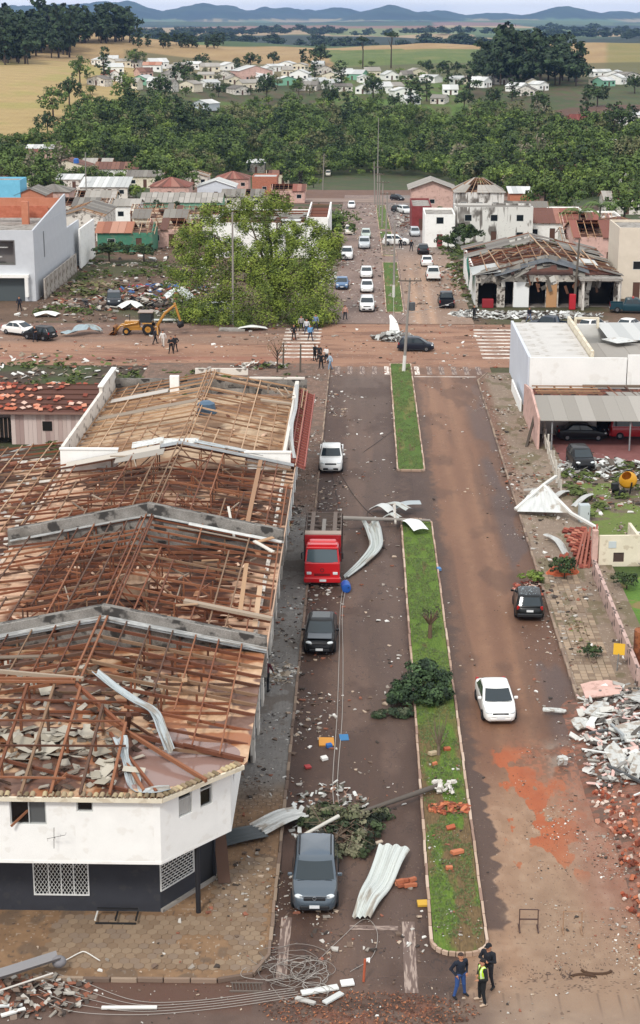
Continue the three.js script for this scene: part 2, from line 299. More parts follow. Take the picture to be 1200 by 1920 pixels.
sheet('end_street', -120, 90, -404, -422, 0.09, (x, z) => mix3([120, 100, 90], [150, 130, 116], fbm(x * 0.2, z * 0.6, 3)), 512, 64, 0.9, 8);

// painted markings: flat strips 4 mm above the road
const paintTex = colorTex(256, 256, (u, v) => { const n = fbm(u * 9, v * 9, 4), k = ss(0.3, 0.52, n); return mix3([140, 112, 96], [226, 218, 208], k); });
const paintMat = new THREE.MeshStandardMaterial({ map: paintTex, roughness: 0.8 });
const faintTex = colorTex(256, 256, (u, v) => mix3([108, 90, 82], [164, 146, 134], ss(0.42, 0.66, fbm(u * 9, v * 9, 4))));
const faintMat = new THREE.MeshStandardMaterial({ map: faintTex, roughness: 0.8 });
const markGeo = new THREE.PlaneGeometry(1, 1).rotateX(-Math.PI / 2);
function marks(name, list, mat) { const o = new THREE.Group(); o.name = numbered(name); o.userData.kind = 'structure'; scene.add(o); for (const [x, z, w, d, m] of list) { const s = mesh('stripe', markGeo, m || mat, o); s.position.set(x, hgt(x, z) + 0.012, z); s.scale.set(w, 1, d); } return o; }
{ // crossings: across the street on both sides of the cross street, across the cross street to left and right
  const a = [], b = [];
  for (let i = 0; i < 5; i++) a.push([KL + 0.9 + i * 1.25, -165.2, 0.5, 4.2, i > 3 ? paintMat : faintMat]);
  for (let i = 0; i < 6; i++) a.push([MR + 0.5 + i * 1.25, -165.2, 0.5, 4.2, i < 1 ? paintMat : faintMat]);
  for (let i = 0; i < 5; i++) a.push([KL + 1.0 + i * 1.25, -196.5, 0.55, 4.4, i > 3 ? paintMat : faintMat]);
  for (let i = 0; i < 7; i++) a.push([MR - 0.9 + i * 1.25, -196.5, 0.55, 4.2, i < 2 || i > 3 ? paintMat : faintMat]);
  marks('crossing_marking', a, paintMat);
  for (let i = 0; i < 9; i++) b.push([-6.8, -172.0 - i * 2.05, 4.2, 0.75, paintMat]);
  for (let i = 0; i < 9; i++) b.push([14.9, -172.0 - i * 2.05, 4.6, 0.75, paintMat]);
  marks('crossing_marking', b, paintMat);
  marks('road_marking', [[-3.0 + 0.15, -55.9, 0.42, 4.4, faintMat], [1.95, -55.4, 0.5, 5.0, faintMat], [0.6, -57.4, 1.9, 0.35, faintMat], [8.2, -162.2, 6.2, 0.3, paintMat], [0.2, -199.6, 6, 0.35, faintMat]], faintMat);
  const c = []; for (const z of [-246, -262, -292, -372]) for (let i = 0; i < 5; i++) c.push([KL + 0.9 + i * 1.2, z, 0.6, 3, faintMat]);
  marks('crossing_marking', c, faintMat);
}

// ---------------------------------------------------------------- kerbs, medians and pavements
const kerbMats = [M('#b9a08c', 0.9), M('#a98f7b', 0.9), M('#c4ae9b', 0.9), M('#94796a', 0.9)];
const kerbGeo = new RoundedBoxGeometry(1, 1, 1, 1, 0.09);
const kerbDark = ['#7d6a5c', '#8b7666', '#6d5b4f', '#968371'].map((h) => M(h, 0.92));
function kerbLine(parent, pts, step = 1, w = 0.16, h = 0.17, set = kerbMats) {
  for (let i = 0; i < pts.length - 1; i++) {
    const [x0, z0] = pts[i], [x1, z1] = pts[i + 1], L = Math.hypot(x1 - x0, z1 - z0), n = Math.max(1, Math.round(L / step)), a = Math.atan2(x1 - x0, z1 - z0);
    for (let k = 0; k < n; k++) { const t = (k + 0.5) / n, x = lerp(x0, x1, t), z = lerp(z0, z1, t), m = mesh('kerb_stone', kerbGeo, pick(set), parent); m.position.set(x + rnd(-0.015, 0.015), hgt(x, z) + h / 2 + rnd(-0.03, 0.01), z); m.scale.set(w * rnd(0.85, 1.1), h, L / n - rnd(0.012, 0.05)); m.rotation.set(rnd(-0.02, 0.02), a + rnd(-0.018, 0.018), rnd(-0.05, 0.05)); }
  }
}
const grassGreen = colorTex(512, 1024, (u, v) => {
  const n = fbm(u * 6, v * 30, 4), f = n2(u * 70, v * 260), e = fbm(u * 4 + 9, v * 14, 3);
  let c = mix3([62, 88, 28], [98, 122, 46], f * 0.6 + n * 0.4); c = mix3(c, [122, 112, 62], ss(0.55, 0.68, e) * 0.7); c = mix3(c, [96, 74, 52], ss(0.66, 0.76, n) * 0.7); return c;
});
const grassDry = colorTex(256, 1024, (u, v) => { // the long island: worn and brown by the near end, green farther on
  const z = -55.4 - 57.2 * v, n = fbm(u * 5, z * 0.5, 4), f = n2(u * 50, z * 7), e = fbm(u * 3 + 9, z * 0.28, 3), dry = ss(-82, -70, z + (e - 0.5) * 12);
  let c = mix3([70, 98, 28], [112, 136, 48], f * 0.6 + n * 0.4); c = mix3(c, [112, 126, 54], ss(0.55, 0.7, e) * 0.6); c = mix3(c, mix3([98, 76, 54], [126, 98, 70], f), dry * ss(0.4, 0.56, e + (n - 0.5) * 0.5) * 0.9); c = mix3(c, [92, 70, 50], (1 - dry) * ss(0.68, 0.78, n) * 0.7); return c;
});
const bladeMats = ['#6f8f34', '#86a542', '#5c7a2c', '#97a356'].map((h) => M(h, 0.9));
function bladeGeo() { const l = []; for (let i = 0; i < 7; i++) { const a = rnd(0, 6.28), r = rnd(0.0, 0.05), h = rnd(0.07, 0.16), w = 0.012, x = Math.cos(a) * r, z = Math.sin(a) * r, dx = rnd(-0.06, 0.06), dz = rnd(-0.06, 0.06); const g = new THREE.BufferGeometry(); g.setAttribute('position', new THREE.Float32BufferAttribute([x - w, 0, z, x + w, 0, z, x + dx, h, z + dz], 3)); g.computeVertexNormals(); l.push(g); } return merge(l); }
function islandOutline(z0, z1, inset, r) { // rounded ends
  const x0 = ML + inset, x1 = MR - inset, p = [], n = 5; z0 -= inset; z1 += inset;
  for (let i = 0; i <= n; i++) { const a = i / n * Math.PI / 2; p.push([x0 + r - r * Math.sin(Math.PI / 2 - a) , z0 - r + r * Math.sin(a)]); }
  for (let i = 0; i <= n; i++) { const a = i / n * Math.PI / 2; p.push([x1 - r + r * Math.sin(a), z0 - r + r * Math.cos(a)]); }
  for (let i = 0; i <= n; i++) { const a = i / n * Math.PI / 2; p.push([x1 - r + r * Math.cos(a), z1 + r - r * Math.sin(a)]); }
  for (let i = 0; i <= n; i++) { const a = i / n * Math.PI / 2; p.push([x0 + r - r * Math.sin(a), z1 + r - r * Math.cos(a)]); }
  return p;
}
function median(z0, z1, tex, r, stuffLabel, dens) {
  const o = new THREE.Group(); o.name = numbered('median_island'); o.userData.kind = 'structure'; scene.add(o);
  const inn = islandOutline(z0, z1, 0.14, Math.max(0.1, r - 0.1)), g = slab(inn, -0.1, 0.13), p = g.attributes.position, uv = g.attributes.uv;
  for (let i = 0; i < p.count; i++) { uv.setXY(i, (p.getX(i) - ML) / (MR - ML), tex === grassDry ? (p.getZ(i) - z0) / (z1 - z0) : (p.getZ(i) - z0) / 50); p.setY(i, p.getY(i) + hgt(p.getX(i), p.getZ(i))); }
  mesh('turf', g, new THREE.MeshStandardMaterial({ map: tex, roughness: 0.95, bumpMap: fineBump, bumpScale: 0.05 }), o);
  const out = islandOutline(z0, z1, 0.06, r), ring = [...out, out[0]]; kerbLine(o, ring, 1, 0.12, 0.19);
  if (dens) {
    const n = Math.round((z0 - z1) * 2 * dens), bl = new THREE.InstancedMesh(bladeGeo(), bladeMats[0], n), m4 = new THREE.Matrix4(), q = new THREE.Quaternion(), c = new THREE.Color(); let k = 0;
    for (let i = 0; i < n; i++) { const x = rnd(ML + 0.2, MR - 0.2), z = rnd(z1 + 0.3, z0 - 0.3); if (n2(x * 2.2, z * 1.3) < 0.36) continue; q.setFromAxisAngle(UP, rnd(0, 6.28)); m4.compose(V(x, 0.12 + hgt(x, z), z), q, V(1, rnd(0.4, 0.9), 1)); bl.setMatrixAt(k, m4); c.setHSL(rnd(0.2, 0.26), rnd(0.38, 0.5), rnd(0.11, 0.2)); bl.setColorAt(k++, c); }
    bl.count = k; bl.name = numbered('grass'); bl.material = M('#ffffff', 0.95); tag(bl, stuffLabel, 'grass', null, 'stuff'); scene.add(bl);
  }
}
srand(77);
median(-55.4, -112.6, grassDry, 0.9, 'patchy green and brown grass of the long median strip with brick pieces', 90);
median(-125.9, -168.2, grassGreen, 0.25, 'bright green grass of the median strip before the crossing', 60);
median(-199.5, -243, grassGreen, 0.3, 'green grass of the median strip beyond the crossing', 12);
median(-250, -300, grassGreen, 0.3, 'green grass of the far median strip by the white cars', 6);
median(-306, -392, grassGreen, 0.3, null, 0);

// left pavement with kerb, corner of hexagonal slabs
const pave = new THREE.Group(); pave.name = 'left_pavement'; pave.userData.kind = 'structure'; scene.add(pave);
const HEX = 0.4, slabbed = (x, z) => { if (x > -3.7 || z > -53.95 || z < -70) return false; const lim = z < -57.9 ? Math.max(-8.0 + (z + 58.2) * -0.72, -5.95) : -12; return x > lim && fbm(x * 0.5 + 8, z * 0.5, 2) > 0.3; };
function hexEdge(x, z) { // distance to the joint of a hexagonal pattern
  const r = HEX, k = r * 0.866, u = -3.6 - x, v = -53.9 - z; let b1 = 9, b2 = 9; const j0 = Math.round(v / k); for (let j = j0 - 1; j <= j0 + 1; j++) { const off = (((j % 2) + 2) % 2) * r / 2, i0 = Math.round((u - off) / r); for (let i = i0 - 1; i <= i0 + 1; i++) { const d = Math.hypot(u - off - i * r, v - j * k); if (d < b1) { b2 = b1; b1 = d; } else if (d < b2) b2 = d; } } return b2 - b1;
}
const paveTex = colorTex(Math.round(1536 * TS), 2048, (u, v) => { // grey concrete, brown mud towards the corner
  const x = lerp(-22, KL, u), z = lerp(-53.5, -168, v), n = fbm(x * 0.5, z * 0.3, 4), f = fbm(x * 3, z * 3, 3), b = n2(x * 9, z * 9);
  let c = mix3([104, 100, 96], [138, 134, 129], n * 0.6 + f * 0.4);
  c = mix3(c, mix3([116, 90, 66], [146, 116, 86], f), ss(-71, -67, z + (n - 0.5) * 4));
  c = mix3(c, mix3([98, 76, 62], [132, 104, 88], f), ss(-112, -116, z + (n - 0.5) * 6));
  if (b > 0.88) c = mix3(c, [176, 170, 162], 0.5); if (b < 0.12) c = mix3(c, [74, 62, 54], 0.5);
  if (z > -71 && hexEdge(x, z) < 0.035) c = mix3(c, [70, 54, 42], 0.6 * ss(0.42, 0.62, fbm(x * 0.7, z * 0.7, 3)) * ss(-11, -8.5, x)); const st = ss(0.58, 0.66, fbm(x * 0.8 + 5, z * 0.8, 3)); c = mix3(c, [88, 76, 66], st * 0.5); return c;
});
{
  const outl = [[-22, -53.4], [-5.2, -53.5], [-3.95, -53.9], [-3.45, -55.2], [-3.45, -168], [-22, -168]].map(([x, z]) => [x, z]).reverse();
  const g = slab(outl, -0.1, 0.12), p = g.attributes.position, uv = g.attributes.uv; for (let i = 0; i < p.count; i++) uv.setXY(i, (p.getX(i) + 22) / (KL + 22), (p.getZ(i) + 53.5) / (-168 + 53.5));
  mesh('bed', g, new THREE.MeshStandardMaterial({ map: paveTex, roughness: 0.85, bumpMap: fineBump, bumpScale: 0.03 }), pave);
  kerbLine(pave, [[-22, -53.32], [-5.2, -53.42], [-3.9, -53.85], [-3.38, -55.2], [-3.38, -167]], 1.0, 0.14, 0.18, kerbDark);
  // hexagonal slabs of the corner, set a little proud and uneven over dark joints
  const hex = new THREE.CylinderGeometry(HEX * 0.545, HEX * 0.56, 0.05, 6), hm = ['#84705b', '#8a755f', '#7f6a55', '#8d7963', '#82705f'].map((h) => M(h, 0.92));
  let n = 0; const spots = []; for (let j = 0; j < 60; j++) for (let i = 0; i < 60; i++) { const x = -3.6 - i * HEX - (j % 2) * HEX / 2, z = -53.9 - j * HEX * 0.866; if (slabbed(x, z)) spots.push([x, z]); }
  spots.sort((p, q) => (p[0] + 5.3) ** 2 + (p[1] + 57) ** 2 - (q[0] + 5.3) ** 2 - (q[1] + 57) ** 2);
  for (const [x, z] of spots.slice(0, 299)) { const m = mesh('paving_slab', hex, pick(hm), pave); m.position.set(x, 0.106 + rnd(0, 0.014), z); m.rotation.set(rnd(-0.025, 0.025), 0, rnd(-0.025, 0.025)); }
}
// right pavement
const pavR = new THREE.Group(); pavR.name = 'right_pavement'; pavR.userData.kind = 'structure'; scene.add(pavR);
{
  const t = colorTex(512, 1024, (u, v) => {
    const x = lerp(KR, 16.4, u), z = lerp(-80, -164, v), n = fbm(x * 0.6, z * 0.4, 4), f = fbm(x * 3, z * 3, 3);
    let c = mix3([118, 102, 88], [150, 132, 114], n * 0.5 + f * 0.5); c = mix3(c, [96, 88, 60], ss(0.52, 0.66, fbm(x + 5, z * 0.6, 3)) * 0.6); c = mix3(c, [116, 84, 68], ss(12.6, 11.6, x) * ss(-112, -126, z) * 0.8);
    if (n2(x * 8, z * 8) > 0.86) c = mix3(c, [190, 180, 168], 0.5); return c;
  });
  const g = slab([[KR, -80], [16.4, -80], [16.2, -118], [15.4, -163.8], [KR + 1.2, -163.8], [KR, -160]], -0.1, 0.12), p = g.attributes.position, uv = g.attributes.uv; for (let i = 0; i < p.count; i++) uv.setXY(i, (p.getX(i) - KR) / 5, (p.getZ(i) + 80) / -84);
  mesh('bed', g, new THREE.MeshStandardMaterial({ map: t, roughness: 0.9, bumpMap: fineBump, bumpScale: 0.03 }), pavR);
  kerbLine(pavR, [[KR - 0.07, -80], [KR - 0.07, -160], [KR + 1.15, -163.9]], 1.05, 0.15, 0.18, kerbDark);
  const pm = ['#8f7c68', '#a08b75', '#7f6c5a', '#978571'].map((h) => M(h, 0.9)), pg = new RoundedBoxGeometry(0.34, 0.05, 0.4, 1, 0.012); let n = 0;
  for (let j = 0; j < 46; j++) for (let i = 0; i < 7; i++) { const z = -80.4 - j * 0.44, x = KR + 0.3 + i * 0.38 + (j % 2) * 0.0; if (n >= 298 || (z < -91 && n2(x * 2, z) > 0.6) || x > 13.9) continue; const m = mesh('paving_slab', pg, pm[Math.floor(rnd(0, 4))], pavR); m.position.set(x, 0.12 + rnd(0, 0.015), z); m.rotation.y = rnd(-0.03, 0.03); n++; }
}
// ---------------------------------------------------------------- building helpers
function wallGeo(L, h, t, ops = []) { // local x 0..L, y 0..h, centred on z; rectangular openings [x0,x1,y0,y1]
  const xs = [...new Set([0, L, ...ops.flatMap((o) => [o[0], o[1]])])].sort((a, b) => a - b), l = [];
  for (let i = 0; i < xs.length - 1; i++) {
    const a = xs[i], b = xs[i + 1], m = (a + b) / 2; let y = 0;
    for (const o of ops.filter((o) => o[0] < m && o[1] > m).sort((p, q) => p[2] - q[2])) { if (o[2] > y + 1e-4) l.push(box(b - a, o[2] - y, t, m, (y + o[2]) / 2, 0)); y = o[3]; }
    if (h > y + 1e-4) l.push(box(b - a, h - y, t, m, (y + h) / 2, 0));
  }
  return worldUV(merge(l), 3);
}
function worldUV(g, s = 3) { // box-projected uv in metres / s
  const p = g.attributes.position, n = g.attributes.normal, uv = new Float32Array(p.count * 2);
  for (let i = 0; i < p.count; i++) { const ax = Math.abs(n.getX(i)), ay = Math.abs(n.getY(i)), az = Math.abs(n.getZ(i)); if (ay > ax && ay > az) { uv[2 * i] = p.getX(i) / s; uv[2 * i + 1] = p.getZ(i) / s; } else if (az > ax) { uv[2 * i] = p.getX(i) / s; uv[2 * i + 1] = p.getY(i) / s; } else { uv[2 * i] = p.getZ(i) / s; uv[2 * i + 1] = p.getY(i) / s; } }
  g.setAttribute('uv', new THREE.BufferAttribute(uv, 2)); return g;
}
function frameGeo(x0, x1, y0, y1, w, d, mull = []) { // window frame ring with mullions at local x
  const l = [box(x1 - x0, w, d, (x0 + x1) / 2, y0 + w / 2), box(x1 - x0, w, d, (x0 + x1) / 2, y1 - w / 2), box(w, y1 - y0 - 2 * w, d, x0 + w / 2, (y0 + y1) / 2), box(w, y1 - y0 - 2 * w, d, x1 - w / 2, (y0 + y1) / 2)];
  for (const m of mull) l.push(box(w * 0.8, y1 - y0 - 2 * w, d * 0.9, m, (y0 + y1) / 2)); return merge(l);
}
const place = (x, y, z, ry = 0) => new THREE.Matrix4().makeRotationY(ry).setPosition(x, y, z);
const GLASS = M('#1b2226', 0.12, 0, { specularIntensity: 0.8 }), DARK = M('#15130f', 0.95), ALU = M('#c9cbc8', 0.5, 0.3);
const noiseMap = (base, amp, sc = 8, stain, w = 256) => colorTex(w, w, (u, v) => { const n = fbm(u * sc, v * sc, 4) - 0.5, f = n2(u * 90, v * 90) - 0.5; let c = base.map((b) => b + amp * (n + 0.35 * f)); if (stain) c = mix3(c, stain[0], ss(stain[1], stain[1] + 0.12, fbm(u * sc * 1.4 + 7, v * sc * 1.4, 4)) * stain[2]); return c; });
const texMat = (t, rough = 0.9, extra) => new THREE.MeshStandardMaterial({ map: t, roughness: rough, ...(extra || {}) });
const whiteWall = texMat(noiseMap([242, 241, 236], 10, 5, [[216, 211, 201], 0.6, 0.3])), creamWall = texMat(noiseMap([224, 214, 192], 16, 5, [[180, 164, 140], 0.6, 0.5]));
const charcoalWall = texMat(noiseMap([48, 50, 57], 10, 6, [[70, 68, 66], 0.62, 0.4]), 0.8);
const dirtyWhite = texMat(noiseMap([214, 208, 198], 26, 4, [[96, 88, 80], 0.56, 0.75]));
const mouldWall = texMat(noiseMap([126, 122, 116], 80, 3, [[46, 44, 42], 0.5, 0.8], 512), 0.95), concrete = texMat(noiseMap([150, 145, 138], 30, 6, [[98, 92, 84], 0.58, 0.6]));
const pinkWall = texMat(noiseMap([206, 170, 158], 20, 5, [[160, 128, 116], 0.6, 0.5])), blueOrShadedWall = texMat(noiseMap([206, 211, 219], 12, 5)), greyWall = texMat(noiseMap([196, 199, 203], 10, 5));  // pale blue house paint; also a white wall with side shade painted in
const brickWall = texMat(colorTex(256, 256, (u, v) => { const r = Math.floor(v * 24), c = u * 12 + (r % 2) * 0.5, e = Math.min((v * 24) % 1, 1) < 0.14 || (c % 1) < 0.07, k = h2(Math.floor(c), r) * 30; return e ? [158, 140, 124] : [158 + k, 92 + k * 0.6, 68 + k * 0.5]; }));
const WOOD = ['#7d4a30', '#683d29', '#8b5a3e', '#52301f', '#72452e', '#81664f', '#5b4234'].map((h) => M(h, 0.85)), WOODL = ['#ad8a69', '#997558', '#bd9e80', '#86664c'].map((h) => M(h, 0.85)), WOODG = ['#8d7f70', '#a1917f', '#746658'].map((h) => M(h, 0.9));
const ribBump = grayTex(128, 128, (u, v) => 0.5 + 0.42 * Math.sin(u * 6.283 * 8) + 0.08 * n2(u * 30, v * 30)), creaseBump = grayTex(256, 256, (u, v) => clamp(0.5 + 1.6 * (Math.abs(fbm(u * 5, v * 5, 3) - 0.5) - 0.12)));
const sheetTone = (c, d = [128, 110, 92]) => colorTex(256, 256, (u, v) => { const n = fbm(u * 4 + c[0], v * 4, 4), s = fbm(u * 22, v * 3 + 7, 3), f = n2(u * 110, v * 110); let k = mix3(c, c.map((x) => x * 0.84), s); k = mix3(k, d, ss(0.54, 0.7, n) * 0.55); if (f > 0.93) k = mix3(k, d, 0.5); return k; });
const sheetMat = (c, rough = 0.5, metal = 0.1, ribs = true) => new THREE.MeshStandardMaterial({ map: sheetTone(c), roughness: rough, metalness: metal, bumpMap: ribs ? ribBump : creaseBump, bumpScale: ribs ? 0.03 : 0.08 });
const flash = sheetMat([206, 208, 206], 0.5, 0.2, false), galv = sheetMat([172, 176, 178], 0.5, 0.3, false), whiteSheet = sheetMat([226, 228, 224]), blueSheet = sheetMat([196, 205, 207], 0.45, 0.25, false);
// broken boards, sheets and lumps joined into one heap: n pieces over area(t)->[x,y,z]
function rubbleGeo(n, where, size, flat = 0.3, tiltMax = 0.5) {
  const l = []; for (let i = 0; i < n; i++) { const p = where(i), s = size(i), g = new THREE.BoxGeometry(s[0], s[1], s[2]); const q = g.attributes.position; for (let k = 0; k < q.count; k++) { const h = h2(Math.round(q.getX(k) * 1e3) + i, Math.round(q.getZ(k) * 1e3 + q.getY(k) * 777)); q.setX(k, q.getX(k) * (0.75 + 0.5 * h)); q.setZ(k, q.getZ(k) * (0.7 + 0.6 * (1 - h))); } g.rotateX(rnd(-tiltMax, tiltMax)); g.rotateZ(rnd(-tiltMax, tiltMax)); g.rotateY(rnd(0, 6.28)); g.translate(p[0], p[1], p[2]); g.computeVertexNormals(); l.push(g); }
  return merge(l);
}
function rubble(parent, name, label, n, where, size, mats, tilt = 0.5) { // one stuff object per material tone
  const per = Math.ceil(n / mats.length);
  for (const m of mats) { const o = mesh(name, rubbleGeo(per, where, size, 0.3, tilt), m, parent); o.userData.kind = 'stuff'; if (parent === scene && label) { o.userData.label = label; } }
}
function ribbon(pts, width, bulge = 0.1, seg = 24, wv = 6, wav = 0) { // a bent sheet of metal along a path
  const c = new THREE.CatmullRomCurve3(pts.map((p) => V(p[0], p[1], p[2])));
  return grid(wv, seg, (u, v) => { const p = c.getPoint(v), t = c.getTangent(v), s = t.clone().cross(UP).normalize(), w = (typeof width === 'function' ? width(v) : width) * (u - 0.5), roll = (typeof bulge === 'function' ? bulge(u, v) : bulge * Math.sin(u * Math.PI)) + wav * (Math.abs(((u * 6) % 1) - 0.5)); return [p.x + s.x * w, p.y + roll + s.y * w, p.z + s.z * w]; });
}
// ---------------------------------------------------------------- the row of unroofed buildings on the left
srand(5);
const XR = -4.45, XL = -19.8, XM = -11.9, HE = 5.95, HR = 7.45;
const slopeY = (x) => HR - Math.abs(x - XM) * (HR - HE) / (XR - XM);
const ceilTex = (pale, sd = 0) => colorTex(512, 512, (u, v) => { // stained boards: wet brown inside, deepened with painted truss shade, pale plaster by the eaves
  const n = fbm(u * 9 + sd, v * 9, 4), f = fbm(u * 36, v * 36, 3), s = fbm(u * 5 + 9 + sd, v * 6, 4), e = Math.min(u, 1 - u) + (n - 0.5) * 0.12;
  const plaster = mix3([192, 152, 122], [218, 186, 158], f), soakedShade = mix3([70, 40, 28], [112, 68, 46], f); let c = pale ? mix3([178, 150, 120], [206, 184, 156], f) : soakedShade;
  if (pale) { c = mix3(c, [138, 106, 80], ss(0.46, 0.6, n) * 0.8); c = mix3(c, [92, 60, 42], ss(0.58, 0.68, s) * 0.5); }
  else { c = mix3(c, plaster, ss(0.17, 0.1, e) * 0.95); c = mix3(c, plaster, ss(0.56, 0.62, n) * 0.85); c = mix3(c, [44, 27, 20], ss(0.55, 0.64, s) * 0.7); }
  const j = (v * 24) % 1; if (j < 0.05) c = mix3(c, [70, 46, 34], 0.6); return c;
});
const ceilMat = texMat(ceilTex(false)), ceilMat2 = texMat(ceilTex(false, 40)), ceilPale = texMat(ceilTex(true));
const wallIn = texMat(noiseMap([196, 178, 160], 24, 5, [[120, 92, 74], 0.5, 0.7]));
function firewall(parent, z, mat, up = 0.6, x0 = XL - 0.1, x1 = XR + 0.05) { // a gable-shaped parapet between two roofs
  const s = new THREE.Shape(); s.moveTo(x0, 4.6); s.lineTo(x0, slopeY(x0) + up); s.lineTo(XM, HR + up); s.lineTo(x1, slopeY(x1) + up); s.lineTo(x1, 4.6); s.closePath();
  const g = new THREE.ExtrudeGeometry(s, { depth: 0.32, bevelEnabled: true, bevelSize: 0.03, bevelThickness: 0.03, bevelSegments: 1 }); worldUV(g, 3); g.translate(0, 0, z - 0.16); return mesh('parapet', g, mat, parent);
}
function slopeStrip(x0, x1, z, w, dy, thick = 0.03, tilt = 0) { // flashing along the slope
  const y0 = slopeY(x0) + dy, y1 = slopeY(x1) + dy, L = Math.hypot(x1 - x0, y1 - y0), g = new THREE.BoxGeometry(L, thick, w); g.rotateX(tilt); g.rotateZ(Math.atan2(y1 - y0, x1 - x0)); return g.translate((x0 + x1) / 2, (y0 + y1) / 2, z);
}
function bayRoof(p, z0, z1, W, o = {}) { // trusses across, purlins along
  const n = Math.round((z0 - z1) / (o.step || 1.12)), web = o.web ?? 1;
  for (let i = 0; i <= n; i++) {
    const z = lerp(z0 - 0.25, z1 + 0.25, i / n);
    for (const s of [-1, 1]) {
      const xe = s > 0 ? XR : XL; if (o.skip && o.skip(xe, z)) continue;
      const gap = rnd() < (o.loss ?? 0.08);
      beam('rafter', p, pick(W), [xe + rnd(-0.25, 0.12) * Math.sign(xe - XM), HE + rnd(-0.1, 0.06), z + rnd(-0.12, 0.12)], [gap ? lerp(xe, XM, 0.6) : XM, gap ? slopeY(lerp(xe, XM, 0.6)) - 0.35 : HR + rnd(-0.14, 0.05), z + rnd(-0.14, 0.14)], 0.075, 0.11);
      if (web && i % 1 === 0) { for (const t of [0.42, 0.62, 0.82]) if (rnd() < 0.75) { const x = lerp(xe, XM, t); beam('post', p, pick(W), [x, 5.6, z], [x, slopeY(x), z], 0.07, 0.09); if (rnd() < 0.5) beam('brace', p, pick(W), [x, 5.65, z + 0.05], [lerp(xe, XM, t + 0.2), slopeY(lerp(xe, XM, t + 0.2)) - 0.05, z + 0.05], 0.05, 0.06); } }
    }
    if (web) beam('chord', p, pick(W), [XL + 2.3, 5.66 + rnd(0, 0.06), z], [XR - 2.3, 5.66 + rnd(0, 0.06), z + rnd(-0.08, 0.08)], 0.08, 0.12);
  }
  for (const s of [-1, 1]) for (let k = 0; k < 9; k++) { // purlins
    const t = (k + 0.15) / 8.5, xe = s > 0 ? XR : XL, x = lerp(xe, XM, t); let a = z0 - 0.1, b = z1 + 0.1; if (rnd() < (o.loss ?? 0.08) * 2) { const c = rnd(0.2, 0.8); rnd() < 0.5 ? a = lerp(a, b, c) : b = lerp(a, b, c); }
    if (o.skip && o.skip(x, a)) a = o.skipZ ?? a;
    beam('purlin', p, pick(o.purlin || W), [x + rnd(-0.12, 0.12), slopeY(x) + 0.09 + rnd(-0.06, 0.05), a], [x + rnd(-0.12, 0.12), slopeY(x) + 0.09 + rnd(-0.06, 0.05), b], 0.07, 0.07);
  }
  beam('ridge_beam', p, pick(W), [XM - 0.15, HR + 0.1, z0 - 0.1], [XM - 0.15, HR + 0.1, z1 + 0.1], 0.06, 0.08); beam('ridge_beam', p, pick(W), [XM + 0.17, HR + 0.1, z0 - 0.1], [XM + 0.17, HR + 0.1, z1 + 0.1], 0.06, 0.08);
}
function eaveEdge(p, z0, z1, mat) { // fascia board and wall plate on the street side
  beam('fascia', p, mat, [XR + 0.06, HE - 0.1, z0], [XR + 0.06, HE - 0.1, z1], 0.05, 0.22);
}
function streetWall(p, z0, z1, mat) { // wall along the pavement with shop shutters
  const L = z0 - z1, n = Math.floor(L / 3.6), ops = []; for (let i = 0; i < n; i++) ops.push([0.6 + i * 3.6, 3.2 + i * 3.6, 0, 2.7]);
  const g = wallGeo(L, 5.5, 0.2, ops); g.applyMatrix4(place(-5.1, 0.12, z0, Math.PI / 2)); mesh('wall', g, mat, p);
  for (const o of ops) { const s = boxPart('shutter', p, M('#6f7478', 0.6, 0.4), -5.16, 0.12, z0 - (o[0] + o[1]) / 2, 0.06, 2.7, 2.58); }
  for (let i = 0; i < n; i++) for (const y of [3.7]) boxPart('window', p, GLASS, -5.0, y, z0 - 1.9 - i * 3.6, 0.06, 1.2, 1.5);
}
